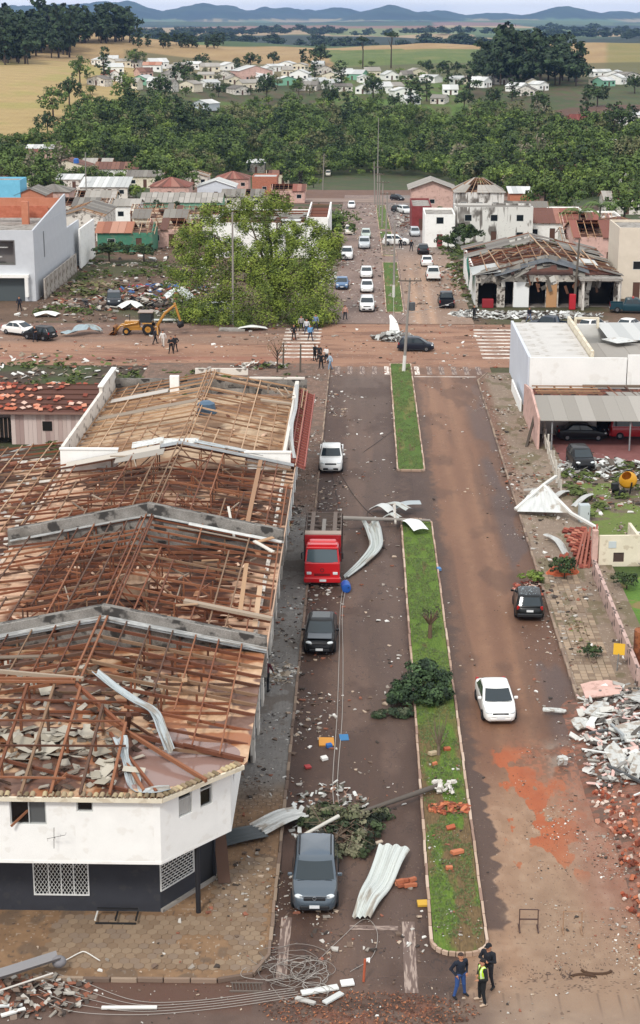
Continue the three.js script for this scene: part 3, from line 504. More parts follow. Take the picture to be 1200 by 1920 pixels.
// --- nearest building: white upper storey with a chamfered corner
const corner = thing('corner_building', 'two-storey corner building with white upper floor, charcoal ground floor and bare roof timbers', 'building');
{
  const p = corner, Z0 = -56.6, Z1 = -72;
  // upper walls
  const L1 = XL * -1 - 7.55; // from XL to -7.55
  const fw = wallGeo(L1, 2.6, 0.2, [[-13.27 - XL, -11.88 - XL, 1.5, 2.55], [-10.72 - XL, -10.09 - XL, 2.06, 2.52], [1.5, 3.2, 1.5, 2.55]]); fw.applyMatrix4(place(XL, 3.2, Z0 - 0.1)); mesh('upper_wall', fw, whiteWall, p);
  const ang = Math.atan2(59.4 - 56.6, -5.1 + 7.55); // chamfer turned about y
  const cw = wallGeo(3.72, 2.6, 0.2, [[0.96, 1.66, 1.47, 2.46], [2.09, 2.74, 1.47, 2.5]]); const CM = place(-7.55, 3.2, Z0, ang).multiply(place(0, 0, -0.1)); cw.applyMatrix4(CM); mesh('upper_wall', cw, whiteWall, p);
  const sw = wallGeo(12.5, 2.6, 0.2, [[1.2, 2.4, 1.4, 2.5], [4.5, 5.7, 1.4, 2.5], [8, 9.2, 1.4, 2.5]]); sw.applyMatrix4(place(-5.2, 3.2, -59.48, Math.PI / 2)); mesh('upper_wall', sw, whiteWall, p);
  mesh('upper_wall', worldUV(box(0.2, 2.6, 15.3, XL + 0.1, 4.5, -64.35)), whiteWall, p);
  // floor slab of the upper storey, overhanging the pavement, and the roof slab
  mesh('floor_slab', worldUV(slab([[XL, Z0 + 0.01], [-7.55, Z0 + 0.01], [-5.09, -59.41], [-5.09, Z1 + 0.2], [XL, Z1 + 0.2]].reverse(), 3.08, 3.2)), whiteWall, p);
  const rs = slab([[XL - 0.2, -56.45], [-7.45, -56.45], [XR - 0.15, -59.45], [XR, -59.9], [XR, Z1 + 0.17], [XL - 0.2, Z1 + 0.17]].reverse(), 5.802, 5.9); worldUV(rs, 9);
  mesh('ceiling_slab', rs, texMat(colorTex(512, 512, (u, v) => {
    const n = fbm(u * 8, v * 8, 4), f = fbm(u * 34, v * 34, 3), s = fbm(u * 5 + 3, v * 5, 4);
    let c = mix3([180, 142, 108], [212, 180, 148], f); c = mix3(c, [150, 92, 58], ss(0.45, 0.6, n) * 0.85); c = mix3(c, mix3([84, 56, 44], [118, 88, 76], f), ss(0.5, 0.56, s) * 0.9); return c;
  }), 0.6), p);
  mesh('roof_edge', worldUV(box(-7.42 - XL + 0.2, 0.17, 0.1, (XL - 7.62) / 2, 5.87, -56.4)), creamWall, p); mesh('roof_edge', worldUV(box(Math.hypot(2.87, 3.0), 0.17, 0.1, 0, 0, 0).applyMatrix4(place((-7.42 + XR - 0.13) / 2, 5.87, (-56.4 - 59.42) / 2, Math.atan2(3.0, 2.87)))), creamWall, p);
  // broken eave tiles along the edge
  const tg = new THREE.CylinderGeometry(0.09, 0.1, 0.34, 6, 1, true, 0, Math.PI).rotateX(Math.PI / 2).rotateZ(Math.PI / 2), tm = ['#a08f72', '#8c7a62', '#b3a27e', '#77684f'].map((h) => M(h, 0.95));
  for (let x = XL; x < -7.5; x += 0.24) { if (rnd() < 0.12) continue; const m = mesh('eave_tile', tg, pick(tm), p); m.position.set(x, 5.98, -56.5 + rnd(-0.03, 0.03)); m.rotation.set(rnd(-0.1, 0.1), rnd(-0.12, 0.12), 0); }
  for (let t = 0.02; t < 1; t += 0.055) { if (rnd() < 0.12) continue; const m = mesh('eave_tile', tg, pick(tm), p); m.position.set(lerp(-7.45, XR - 0.15, t) - 0.06, 5.98, lerp(-56.45, -59.45, t) - 0.06); m.rotation.y = Math.atan2(3.05, 2.93) + rnd(-0.1, 0.1); }
  // windows of the upper storey
  const win = (x0, x1, y0, y1, T, mull, glass, curtain) => { const g = frameGeo(x0, x1, y0, y1, 0.05, 0.12, mull); g.applyMatrix4(T); const f = mesh('window', g, ALU, p); const xs = [x0 + 0.05, ...mull, x1 - 0.05]; for (let i = 0; i < xs.length - 1; i++) { const q = box(xs[i + 1] - xs[i] - 0.03, y1 - y0 - 0.1, 0.02, (xs[i] + xs[i + 1]) / 2, (y0 + y1) / 2, -0.02 - 0.01 * i); q.applyMatrix4(T); mesh('pane', q, glass[i % glass.length], f); } if (curtain) { const c = grid(30, 1, (u, v) => [lerp(x0 + 0.06, x1 - 0.06, u), lerp(y0 + 0.06, y1 - 0.28, v), 0.02 + 0.02 * Math.sin(u * 40)]); c.applyMatrix4(T); mesh('curtain', c, M('#b9b7b2', 0.95), f); } };
  const FT = place(XL, 3.2, Z0 - 0.1);
  const paneDark = M('#14110f', 0.2), paneGrey = M('#5a5c5c', 0.25);
  win(-13.27 - XL, -11.88 - XL, 1.5, 2.55, FT, [-12.55 - XL], [paneDark, paneGrey]); win(-10.72 - XL, -10.09 - XL, 2.06, 2.52, FT, [], [paneDark]); win(1.5, 3.2, 1.5, 2.55, FT, [2.35], [paneGrey]);
  win(0.96, 1.66, 1.47, 2.46, CM, [], [paneDark], true); win(2.09, 2.74, 1.47, 2.5, CM, [], [paneDark]);
  for (const [a, b] of [[0.96, 1.66], [2.09, 2.74]]) { const g = box(b - a - 0.08, 0.05, 0.1, (a + b) / 2, 2.2, 0.03); g.applyMatrix4(CM); mesh('transom', g, ALU, p); }
  // ground floor
  const gw = wallGeo(-7.85 - XL, 2.98, 0.2, [[-12.83 - XL, -10.68 - XL, 0.75, 2.3]]); gw.applyMatrix4(place(XL, 0.1, -58.3)); mesh('lower_wall', gw, charcoalWall, p);
  const ang2 = Math.atan2(2.8, 1.95), GT = place(-7.85, 0.1, -58.2, ang2).multiply(place(0, 0, -0.1)), g2 = wallGeo(3.41, 2.98, 0.2, [[0.03, 2.0, 0.95, 2.35], [2.5, 3.35, 0, 2.1]]); g2.applyMatrix4(GT); mesh('lower_wall', g2, charcoalWall, p);
  const g3 = wallGeo(11, 2.98, 0.2, [[1, 3.4, 0, 2.5], [5, 7.4, 0, 2.5]]); g3.applyMatrix4(place(-6.0, 0.1, -61.05, Math.PI / 2)); mesh('lower_wall', g3, charcoalWall, p);
  const sh = (z) => boxPart('shutter', p, M('#3c3e42', 0.6, 0.4), -6.06, 0.1, z, 0.05, 2.5, 2.38); sh(-63.25); sh(-67.25);
  const dg = box(0.83, 2.1, 0.05, 2.93, 1.05, -0.03); dg.applyMatrix4(GT); mesh('door', dg, M('#2a2c30', 0.6), p);
  mesh('plinth', worldUV(box(3.3, 0.16, 0.12, 1.65, 0.08, 0.16).applyMatrix4(GT)), concrete, p);
  // window grilles: a lattice of bars in front of glass
  const grille = (x0, x1, y0, y1, T, mull, lattice) => {
    const f = frameGeo(x0 - 0.03, x1 + 0.03, y0 - 0.03, y1 + 0.03, 0.05, 0.05, mull); f.translate(0, 0, 0.13); f.applyMatrix4(T); const o = mesh('window', f, M('#d9dbd9', 0.5), p), l = [];
    const W = x1 - x0, H = y1 - y0;
    if (lattice) { const s = 0.145; for (let k = -Math.ceil(H / s); k < W / s; k++) for (const d of [1, -1]) { let a = [k * s, 0], b = [k * s + H * 0.62, H]; if (d < 0) { a = [k * s + H * 0.62, 0]; b = [k * s, H]; } const cl = (q) => { const dx = b[0] - a[0]; let t0 = 0, t1 = 1; const u0 = (0 - a[0]) / dx, u1 = (W - a[0]) / dx; t0 = Math.max(t0, Math.min(u0, u1)); t1 = Math.min(t1, Math.max(u0, u1)); return t1 - t0 > 0.05 ? [t0, t1] : null; }; const t = cl(); if (!t) continue; const P0 = [x0 + lerp(a[0], b[0], t[0]), y0 + lerp(a[1], b[1], t[0]), 0.13], P1 = [x0 + lerp(a[0], b[0], t[1]), y0 + lerp(a[1], b[1], t[1]), 0.13]; l.push(cyl(0.011, 0.011, P0, P1, 4)); } }
    else { for (let y = y0 + 0.11; y < y1; y += 0.12) l.push(box(W, 0.022, 0.022, (x0 + x1) / 2, y, 0.13)); for (let r = 0, y = y0; y < y1; y += 0.12, r++) for (let x = x0 + (r % 2 ? 0.12 : 0.24); x < x1; x += 0.24) l.push(box(0.02, 0.12, 0.02, x, y + 0.055, 0.13)); }
    const g = merge(l); g.applyMatrix4(T); mesh('grille', g, M('#dfe0dd', 0.5), o); const q = box(W, H, 0.02, (x0 + x1) / 2, (y0 + y1) / 2, 0); q.applyMatrix4(T); mesh('pane', q, M('#1c2023', 0.15), o);
  };
  grille(-12.83 - XL, -10.68 - XL, 0.75, 2.3, place(XL, 0.1, -58.3), [-12.25 - XL, -11.75 - XL, -11.25 - XL], true); grille(0.03, 2.0, 0.95, 2.35, GT, [], false);
  const post = cyl(0.1, 0.1, [-6.35, 0.1, -58.2], [-6.35, 3.1, -58.2], 12); mesh('column', post, M('#1e1f24', 0.6), p);
  // roof timbers: right slope, left slope, front slope, the fallen part left open
  const F = (z) => HE + 0.1 + (-56.4 - z) * (HR - HE - 0.1) / 7.6, W = WOOD;
  const loosePlank = (a, b, w = 0.09, h = 0.12, m = pick(W)) => beam('fallen_beam', p, m, a, b, w, h);
  for (let z = -64.4; z > -71.8; z -= 1.05) { beam('rafter', p, pick(W), [XR, HE - 0.05, z], [XM, HR, z + rnd(-0.1, 0.1)], 0.09, 0.14); beam('rafter', p, pick(W), [XL, HE - 0.05, z], [XM, HR, z], 0.09, 0.14); for (const x of [-18, -16, -14.2, -9.8, -8.4, -7]) if (rnd() < 0.85) beam('post', p, pick(W), [x, 5.9, z], [x, slopeY(x) - 0.05, z], 0.09, 0.1); beam('chord', p, pick(W), [-18.5, 5.98, z], [-5.6, 5.98, z], 0.08, 0.1); }
  for (let k = 1; k < 7; k++) { const x = lerp(XR, XM, k / 7); beam('purlin', p, pick(W), [x, slopeY(x) + 0.1, -71.8], [x + rnd(-0.08, 0.08), slopeY(x) + 0.1, Math.max(-71.8 + 3, -59.8 - (k > 2 ? 1.6 * (k - 1) : 0) + rnd(-0.4, 0.4)) ], 0.06, 0.07); const xl = lerp(XL, XM, k / 7); beam('purlin', p, pick(W), [xl, slopeY(xl) + 0.1, -71.8], [xl, slopeY(xl) + 0.1, -64.2], 0.06, 0.07); }
  for (let i = 0; i < 3; i++) { const z = -60.2 - i * 1.35; beam('rafter', p, pick(W), [XR - 0.1, HE - 0.1, z], [lerp(XR, XM, 0.35 + 0.18 * i), slopeY(lerp(XR, XM, 0.35 + 0.18 * i)) - 0.1, z + rnd(-0.3, 0.3)], 0.09, 0.12); }
  for (const d of [-0.17, 0.17]) { beam('ridge_beam', p, W[2], [XM + d, HR + 0.12, -71.8], [XM + d, HR + 0.12, -64.0], 0.08, 0.1); beam('ridge_beam', p, W[2], [XM, HR + 0.12, -64 + d], [XL, HR + 0.12, -64 + d], 0.08, 0.1); }
  for (let x = XL + 0.3; x < -9.0; x += 1.12) { const top = x < XM ? -64 : -64 + (x - XM) * 1.15; beam('rafter', p, pick(W), [x, F(-56.5), -56.5], [x, F(top), top], 0.1, 0.14); for (const z of [-58.4, -60.3, -62.2]) if (z > top && rnd() < 0.9) beam('post', p, pick(W), [x, 5.9, z], [x, F(z) - 0.05, z], 0.11, 0.12); if (rnd() < 0.7) beam('brace', p, pick(W), [x, 5.95, -62.6], [x, F(-60.6), -60.6], 0.07, 0.1); }
  for (const [z, x1] of [[-62.6, -10.4], [-61.1, -9.6], [-59.3, -9.2], [-57.4, -11.2]]) beam('purlin', p, pick(W), [XL, F(z) + 0.1, z], [x1, F(z) + 0.1, z + rnd(-0.2, 0.2)], 0.07, 0.07);
  loosePlank([-10.4, 6.7, -62.1], [-5.9, 6.0, -57.9], 0.12, 0.16); loosePlank([-10.1, 6.4, -61.3], [-7.7, 5.98, -56.9], 0.1, 0.14); loosePlank([-9.9, 6.2, -61.0], [-8.2, 5.98, -57.0], 0.12, 0.12); loosePlank([-4.6, 6.0, -59.8], [-9.2, 6.4, -61.2], 0.12, 0.16); loosePlank([-5.0, 5.9, -60.3], [-8.0, 6.2, -60.4], 0.08, 0.12);
  loosePlank([-11.9, 7.4, -64], [-9.4, 6.6, -61.2], 0.14, 0.16); loosePlank([-9.6, 5.95, -62.3], [-9.4, 7.0, -61.8], 0.2, 0.2, W[3]); loosePlank([-10.4, 6.6, -62.8], [-9.0, 6.9, -62.1], 0.1, 0.14); loosePlank([-15.2, 6.3, -59.5], [-8.8, 5.98, -57.0], 0.1, 0.13);
  loosePlank([-9.6, 6.2, -63], [-7.9, 6.0, -61.2], 0.07, 0.1); loosePlank([-8.9, 6.5, -66.0], [-8.0, 6.0, -62.2], 0.07, 0.1); loosePlank([-7.2, 5.95, -63.5], [-6.0, 6.3, -62.8], 0.07, 0.1); loosePlank([-13.2, 4.75, -56.35], [-11.2, 6.4, -57.6], 0.06, 0.08); loosePlank([-18.8, 7.2, -66.5], [-11.6, 7.6, -64.1], 0.14, 0.16, WOODG[1]); loosePlank([-18.4, 6.7, -68.5], [-13.4, 7.0, -68.2], 0.3, 0.06, WOODG[2]);
  loosePlank([-7.9, 5.98, -68.8], [-7.5, 7.0, -65.4], 0.24, 0.06, WOODL[0]); loosePlank([-9.0, 5.98, -66.5], [-8.8, 6.6, -63.2], 0.24, 0.06, WOODL[1]);
  // broken sheets, plaster and tile strewn over the slab
  const area = () => { const z = rnd(-71, -57), x = rnd(XL, -8.2 - (z > -61 ? 0.4 : 0)); return [x, 5.93 + rnd(0, 0.1), z]; };
  rubble(p, 'loose_rubble', null, 460, area, () => [rnd(0.12, 0.75), rnd(0.02, 0.06), rnd(0.08, 0.4)], [M('#a39c8f', 0.95), M('#7d7469', 0.95), M('#bdb6a8', 0.95), M('#5a4a3e', 0.95), M('#66422d', 0.95), M('#4b382c', 0.95)], 0.45);
  const crg = grid(14, 1, (u, v) => [(u - 0.5) * 0.9, 0.025 * Math.sin(u * 44), (v - 0.5) * 0.7]), cm = [M('#b9b3a4', 0.95), M('#a19a8a', 0.95)];
  for (let i = 0; i < 46; i++) { const q = area(); if (i < 30) { q[0] = rnd(-15.5, -9.3); q[2] = rnd(-62.5, -58); } const m = mesh('roof_sheet_piece', crg, pick(cm), p); m.position.set(q[0], q[1] + 0.12, q[2]); m.rotation.set(rnd(-0.3, 0.3), rnd(0, 6.28), rnd(-0.3, 0.3)); m.scale.set(rnd(0.5, 1.1), 1, rnd(0.4, 1.2)); }
  // puddle of brown rain water on the slab
  const pud = new THREE.Shape(); const pp = [[-9.0, -57.3], [-6.9, -57.7], [-4.9, -60.0], [-5.2, -61.4], [-6.8, -61.8], [-7.4, -63.0], [-9.0, -61.0]]; pud.setFromPoints(new THREE.SplineCurve([...pp, pp[0]].map(([x, z]) => new THREE.Vector2(x, -z))).getPoints(60));
  mesh('rain_puddle', new THREE.ShapeGeometry(pud).rotateX(-Math.PI / 2).translate(0, 5.906, 0), M('#8d7168', 0.12), p);
  // antenna on the front wall
  const an = merge([cyl(0.012, 0.012, [-11.6, 3.85, -56.35], [-11.55, 4.75, -56.3], 5), cyl(0.01, 0.01, [-11.85, 4.25, -56.35], [-11.1, 4.55, -56.1], 5), ...[-0.25, 0, 0.25, 0.45].map((t) => cyl(0.007, 0.007, [-11.6 + t, 4.1 + t * 0.4 + 0.1, -56.45], [-11.5 + t, 4.45 + t * 0.4 + 0.05, -56.05], 4)), cyl(0.01, 0.01, [-11.6, 4.2, -56.35], [-11.6, 4.2, -56.62], 4)]); mesh('antenna', an, M('#6d6a66', 0.5, 0.5), p);
}
// --- the three bays behind, one building each
function bay(label, z0, z1, wallMat, W, o) {
  const p = thing('row_building', label, 'building', [0, 0, 0], 0, 'unroofed buildings in the street row');
  streetWall(p, z0, z1, wallMat);
  mesh('wall', worldUV(merge([box(0.2, 5.6, z0 - z1, XL + 0.1, 2.8, (z0 + z1) / 2)])), wallIn, p);
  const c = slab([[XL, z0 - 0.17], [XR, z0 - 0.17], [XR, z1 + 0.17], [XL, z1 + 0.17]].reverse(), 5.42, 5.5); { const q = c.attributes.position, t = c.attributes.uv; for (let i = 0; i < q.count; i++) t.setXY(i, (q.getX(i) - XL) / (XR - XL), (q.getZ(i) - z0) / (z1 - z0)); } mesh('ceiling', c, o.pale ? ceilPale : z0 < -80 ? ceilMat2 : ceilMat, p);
  bayRoof(p, z0, z1, W, o); eaveEdge(p, z0, z1, o.fascia || M('#c3a58d', 0.9));
  rubble(p, 'loose_rubble', null, o.n ?? 160, () => [rnd(XL + 0.3, XR - 0.3), 5.56 + rnd(0, 0.1), rnd(z1 + 0.4, z0 - 0.4)], () => [rnd(0.1, 0.8), rnd(0.02, 0.08), rnd(0.08, 0.35)], [M('#d9b9a0', 0.95), M('#a77a5c', 0.95), M('#6b412a', 0.95)], 0.3);
  for (let i = 0; i < (o.pale ? 10 : 34); i++) { const x = rnd(XL + 1, XR - 1), z = rnd(z1 + 1, z0 - 1), L = rnd(0.8, 2.4), a = rnd(0, 3.14), y = lerp(5.6, slopeY(x) + 0.15, rnd() ** 0.6); beam('broken_beam', p, pick(rnd() < 0.25 ? WOODL : rnd() < 0.4 ? WOODG : W), [x, y, z], [x + Math.cos(a) * L, y + rnd(-0.4, 0.3), z + Math.sin(a) * L], 0.06, 0.08); }
  return p;
}
const bay2 = bay('unroofed building with brown trusses and a round water tank in the attic', -72, -88.6, dirtyWhite, WOOD, { loss: 0.3 });
firewall(bay2, -72, mouldWall);
for (const [a, b] of [[XL, XM], [XM, XR + 0.1]]) { mesh('flashing', slopeStrip(a, b, -71.72, 0.22, 0.1, 0.03, 0.6), flash, bay2); mesh('flashing', slopeStrip(a, b, -71.56, 0.14, 0.0, 0.02, 0.1), galv, bay2); }
{ const tk = merge([new THREE.CylinderGeometry(0.85, 0.72, 0.9, 20, 1, true), new THREE.TorusGeometry(0.86, 0.05, 6, 20).rotateX(Math.PI / 2).translate(0, 0.45, 0), new THREE.CircleGeometry(0.8, 20).rotateX(-Math.PI / 2).translate(0, 0.1, 0)]); const t = mesh('water_tank', tk, M('#a08670', 0.9), bay2); t.position.set(-11.6, 6.3, -79.6); }
beam('broken_beam', bay2, WOODG[1], [-8.6, 7.0, -75.6], [-4.3, 6.3, -75.1], 0.34, 0.14); beam('broken_beam', bay2, WOODL[0], [-6.1, 6.35, -83.4], [-5.9, 6.35, -76], 0.22, 0.05); beam('broken_beam', bay2, WOODL[2], [-5.2, 6.1, -80.5], [-5.1, 6.1, -74.5], 0.26, 0.05);
beam('broken_beam', bay2, WOODL[0], [-4.9, 6.5, -87.6], [-5.8, 6.4, -87.0], 0.3, 0.06); beam('broken_beam', bay2, M('#cfcabf', 0.9), [-5.9, 6.6, -86.6], [-4.8, 6.3, -85.6], 0.24, 0.06);
const bay3 = bay('unroofed building with dark red-brown trusses below the white stepped parapet', -88.6, -105.2, dirtyWhite, WOOD, { loss: 0.3 });
firewall(bay3, -88.6, mouldWall, 0.7);
for (const [a, b] of [[XL, XM], [XM, XR + 0.1]]) { mesh('flashing', slopeStrip(a, b, -88.3, 0.18, 0.08, 0.03, 0.4), flash, bay3); }
mesh('flashing', slopeStrip(-9.6, XR, -87.7, 0.3, 0.25, 0.03, 0.2), whiteSheet, bay3); mesh('flashing', slopeStrip(-10.2, -6.2, -87.2, 0.5, 0.12, 0.03, -0.2), WOODG[0], bay3);
beam('broken_beam', bay3, M('#c8c4ba', 0.9), [-7.6, 7.5, -90.2], [-7.1, 6.3, -88.0], 0.14, 0.05); beam('broken_beam', bay3, WOODL[1], [-6.6, 6.6, -104], [-6.5, 6.6, -89.4], 0.26, 0.06);
mesh('roof_sheet_piece', slopeStrip(-16.0, -12.8, -103.3, 1.1, 0.1, 0.03, 0.1), M('#9a948b', 0.95), bay3); mesh('roof_sheet_piece', slopeStrip(-19.4, -13.2, -104.4, 0.7, 0.16, 0.03, 0.2), M('#bdb6ab', 0.95), bay3);
const bay4 = bay('unroofed building with pale new timbers behind white parapet walls', -105.2, -128.6, whiteWall, WOODL, { loss: 0.12, web: 0, pale: true, n: 60, step: 1.3, purlin: WOODL });
{
  const p = bay4, z0 = -105.2, z1 = -128.8;
  mesh('parapet', worldUV(merge([box(3.8, 1.5, 0.22, -18.0, 6.2, z0), box(3.0, 1.1, 0.22, -6.2, 6.25, z0)])), whiteWall, p);
  mesh('parapet', worldUV(merge([box(0.22, 1.6, 17.4, XL, 6.3, -114.2), box(0.24, 2.0, 7, XL, 6.5, -126.4 + 0.9)])), dirtyWhite, p);
  mesh('parapet', worldUV(merge([box(15.4, 1.2, 0.22, (XL + XR) / 2, 6.15, z1)])), mouldWall, p);
  mesh('parapet', worldUV(merge([box(4.2, 0.5, 0.26, -11.2, 7.35, z1 + 0.02), box(5.2, 0.14, 0.34, -7.2, 6.83, z1)])), dirtyWhite, p);
  mesh('parapet', worldUV(merge([box(0.22, 1.25, 22.6, -5.15, 6.1, -117), box(0.3, 0.12, 6, -5.15, 6.8, -124.6)])), dirtyWhite, p);
  for (const g of [box(3.9, 0.1, 0.34, -18.0, 7.0, z0), box(3.1, 0.1, 0.34, -6.2, 6.86, z0), box(0.4, 0.1, 7.2, XL, 7.55, -125.5)]) mesh('coping', g, M('#eceae4', 0.8), p);
  mesh('chimney', worldUV(box(0.7, 1.3, 0.5, -14.6, 7.0, -125.6)), whiteWall, p);
  for (const [a, b, z, w, m, dy] of [[-19.2, XM, -104.7, 0.55, galv, 0.15], [-15.2, -13.1, -105.6, 0.8, whiteSheet, 0.35], [-13.3, -10.8, -105.5, 0.7, whiteSheet, 0.3], [-11, -8, -105.4, 0.6, blueSheet, 0.26], [XM, XR, -104.7, 0.5, galv, 0.15], [-9.0, -6.5, -105.3, 0.45, flash, 0.3]]) mesh('flashing', slopeStrip(a, b, z, w, dy, 0.03, rnd(0.1, 0.3)), m, p);
  mesh('flashing', slopeStrip(-19.4, -12.0, -117.5, 0.7, 0.15, 0.03, 0.1), WOODG[0], p); mesh('flashing', slopeStrip(-19.2, -14.8, -123, 0.8, 0.2, 0.03, 0.1), M('#b6b0a8', 0.9), p);
  beam('broken_beam', p, WOODG[1], [-7.6, 6.9, -120.6], [-5.3, 6.5, -121], 0.5, 0.12); for (let i = 0; i < 10; i++) { const x = rnd(-7.6, -5.5), z = rnd(-127.5, -123); beam('broken_beam', p, pick(WOODG), [x, 6.4, z], [x + rnd(-1.3, 1.3), 6.9, z + rnd(-1.3, 1.3)], 0.12, 0.06); }
  mesh('flashing', ribbon([[-5.1, 6.9, -126], [-4.95, 6.75, -119], [-5.0, 6.7, -113], [-4.75, 6.3, -108.4], [-4.55, 5.9, -107.2]], 0.32, 0.05), flash, p);
  // the tiled awning frame along the street side
  for (let z = -106.2; z > -128; z -= 0.75) beam('awning_rafter', p, M('#8e4f44', 0.9), [-5.0, 6.1, z], [-3.75, 5.55, z], 0.07, 0.1);
  for (const x of [-4.75, -4.35, -3.8]) beam('awning_rail', p, M('#a06258', 0.9), [x, 5.6 + (-3.75 - x) * 0.44 + 0.08, -105.9], [x, 5.6 + (-3.75 - x) * 0.44 + 0.08, -128.1], 0.08, 0.06);
  mesh('awning_lining', grid(1, 1, (u, v) => [lerp(-5.0, -3.78, u), lerp(6.0, 5.46, u), lerp(-105.9, -128.1, v)]), M('#8e4f44', 0.9), p);
}
// plastic water tank lying among bay 4's rafters: its own thing
{ const t = thing('water_tank', 'dark blue plastic water tank lying on the pale roof timbers', 'water tank', [-11.3, 7.15, -116.6]); mesh('tank', new THREE.CylinderGeometry(0.62, 0.75, 0.75, 20), M('#3f566a', 0.5), t); mesh('rim', new THREE.TorusGeometry(0.72, 0.07, 8, 20).rotateX(Math.PI / 2).translate(0, -0.3, 0), M('#33495b', 0.5), t); mesh('lid', new THREE.CylinderGeometry(0.3, 0.6, 0.18, 20).translate(0, 0.46, 0), M('#4a6379', 0.5), t); }
// twisted gutters on the corner roof
{
  const a = mesh('metal_gutter', ribbon([[-11.2, 7.55, -64.8], [-10.3, 7.2, -64.0], [-9.3, 7.0, -63.0], [-8.4, 6.95, -62.0], [-7.9, 6.6, -60.8], [-7.5, 6.3, -59.7]], 0.42, (u) => (Math.abs(u - 0.5) > 0.3 ? 0.16 : 0)), blueSheet); tag(a, 'pale twisted metal gutter lying across broken roof timbers beside the fallen hip', 'gutter');
  const b = mesh('metal_gutter', ribbon([[-9.7, 6.5, -60.4], [-9.5, 6.75, -60.0], [-9.2, 6.2, -59.2], [-8.8, 5.95, -58.2], [-8.4, 5.9, -57.0], [-7.9, 5.98, -56.9], [-7.2, 6.0, -57.1]], (v) => 0.3 + 0.3 * Math.sin(v * 9) ** 2, (u) => (Math.abs(u - 0.5) > 0.3 ? 0.1 : 0)), blueSheet); tag(b, 'crumpled pale blue gutter hanging over the white roof edge', 'gutter');
}
// --- lean-to frame and wooden house left of the row
{
  const p = thing('lean_to', 'low lean-to with bare reddish roof battens left of the row', 'shed'), x0 = -30, x1 = -20.1, z0 = -93, z1 = -118;
  mesh('wall', worldUV(merge([box(9.8, 2.9, 0.2, -25.1, 1.45, z0 + 0.1), box(9.8, 2.9, 0.2, -25.1, 1.45, z1 - 0.1), box(0.2, 2.9, 25, x0, 1.45, (z0 + z1) / 2)])), dirtyWhite, p);
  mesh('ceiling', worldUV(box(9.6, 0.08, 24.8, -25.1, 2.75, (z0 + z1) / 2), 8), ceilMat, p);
  const Y = (x) => 3.2 + (x - x0) * 0.13;
  for (let z = z0; z > z1; z -= 1.3) beam('rafter', p, pick(WOOD), [x0, Y(x0), z], [x1, Y(x1), z + rnd(-0.2, 0.2)], 0.07, 0.12); for (let x = x0 + 0.4; x < x1; x += 1.1) beam('purlin', p, pick(WOODL), [x, Y(x) + 0.1, z0], [x + rnd(-0.2, 0.2), Y(x) + 0.1, z1], 0.06, 0.07);
  rubble(p, 'loose_rubble', null, 240, () => [rnd(x0, x1), 2.9 + rnd(0, 0.3), rnd(z1, z0)], () => [rnd(0.2, 1.1), rnd(0.03, 0.1), rnd(0.1, 0.5)], [M('#cfc9c0', 0.95), M('#a8a19a', 0.95), M('#8d5a44', 0.95), M('#6a4a3c', 0.95)], 0.35);
  mesh('gutter', cyl(0.14, 0.14, [-30.2, 3.3, -109], [-24.8, 3.5, -119.5], 8), M('#a9aaa6', 0.6), p);
}
{
  const p = thing('wooden_house', 'old house of pinkish vertical planks with a broken tile roof', 'house'), z0 = -133.8, z1 = -142.6;
  for (let x = -36; x < -21.4; x += 0.36) { if (x > -32.6 && x < -29.4) continue; boxPart('plank', p, pick([M('#b9a39c', 0.95), M('#c5b2aa', 0.95), M('#a8908a', 0.95), M('#cdbbb4', 0.95)]), x, 0, z0, 0.345, 2.75, 0.05); }
  boxPart('wall', p, M('#b9a39c', 0.95), -28.7, 0, z1, 14.6, 2.7, 0.1); boxPart('wall', p, M('#a8908a', 0.95), -21.4, 0, (z0 + z1) / 2, 0.1, 2.7, 8.7);
  boxPart('window', p, DARK, -26.3, 1.2, z0 + 0.04, 0.8, 0.8, 0.06); const dr = boxPart('window', p, DARK, -31, 0.6, z0 + 0.01, 3.2, 1.7, 0.06); for (let i = 0; i < 9; i++) boxPart('bar', p, M('#8a7468', 0.9), -32.4 + i * 0.35, 0.6, z0 + 0.08, 0.06, 1.7, 0.04);
  const RY = (z) => 2.85 + (1 - Math.abs((z - (z0 + z1) / 2) / 4.9)) * 1.3; const rm = (z0 + z1) / 2;
  for (const s of [-1, 1]) { const g = grid(1, 1, (u, v) => { const z = lerp(rm, rm + s * 4.9, v); return [lerp(-36.5, -20.9, u), RY(z), z]; }, s > 0); mesh('roof_boarding', g, M('#5a3a30', 0.95), p); }
  for (let k = 0; k < 6; k++) { const z = lerp(rm, rm + 4.8, k / 5.5); beam('batten', p, WOOD[3], [-36.5, RY(z) + 0.06, z], [-20.9, RY(z) + 0.06, z], 0.06, 0.06); }
  const tg = box(0.36, 0.04, 0.42), tm = ['#b5664a', '#9c4c38', '#c98a70', '#7d3f30', '#d0b0a0'].map((h) => M(h, 0.95)); for (let i = 0; i < 170; i++) { const x = rnd(-36, -21.2), z = rnd(rm - 1, rm + 4.7); if (n2(x * 0.4, z * 0.6) < 0.35 && rnd() < 0.8) continue; const m = mesh('roof_tile', tg, pick(tm), p); m.position.set(x, RY(z) + 0.14, z); m.rotation.set(0.26 + rnd(-0.2, 0.2), rnd(0, 6.28), rnd(-0.2, 0.2)); }
  boxPart('eave_board', p, M('#8a6a5e', 0.9), -28.7, 2.7, z0 + 0.52, 15.6, 0.16, 0.05);
}
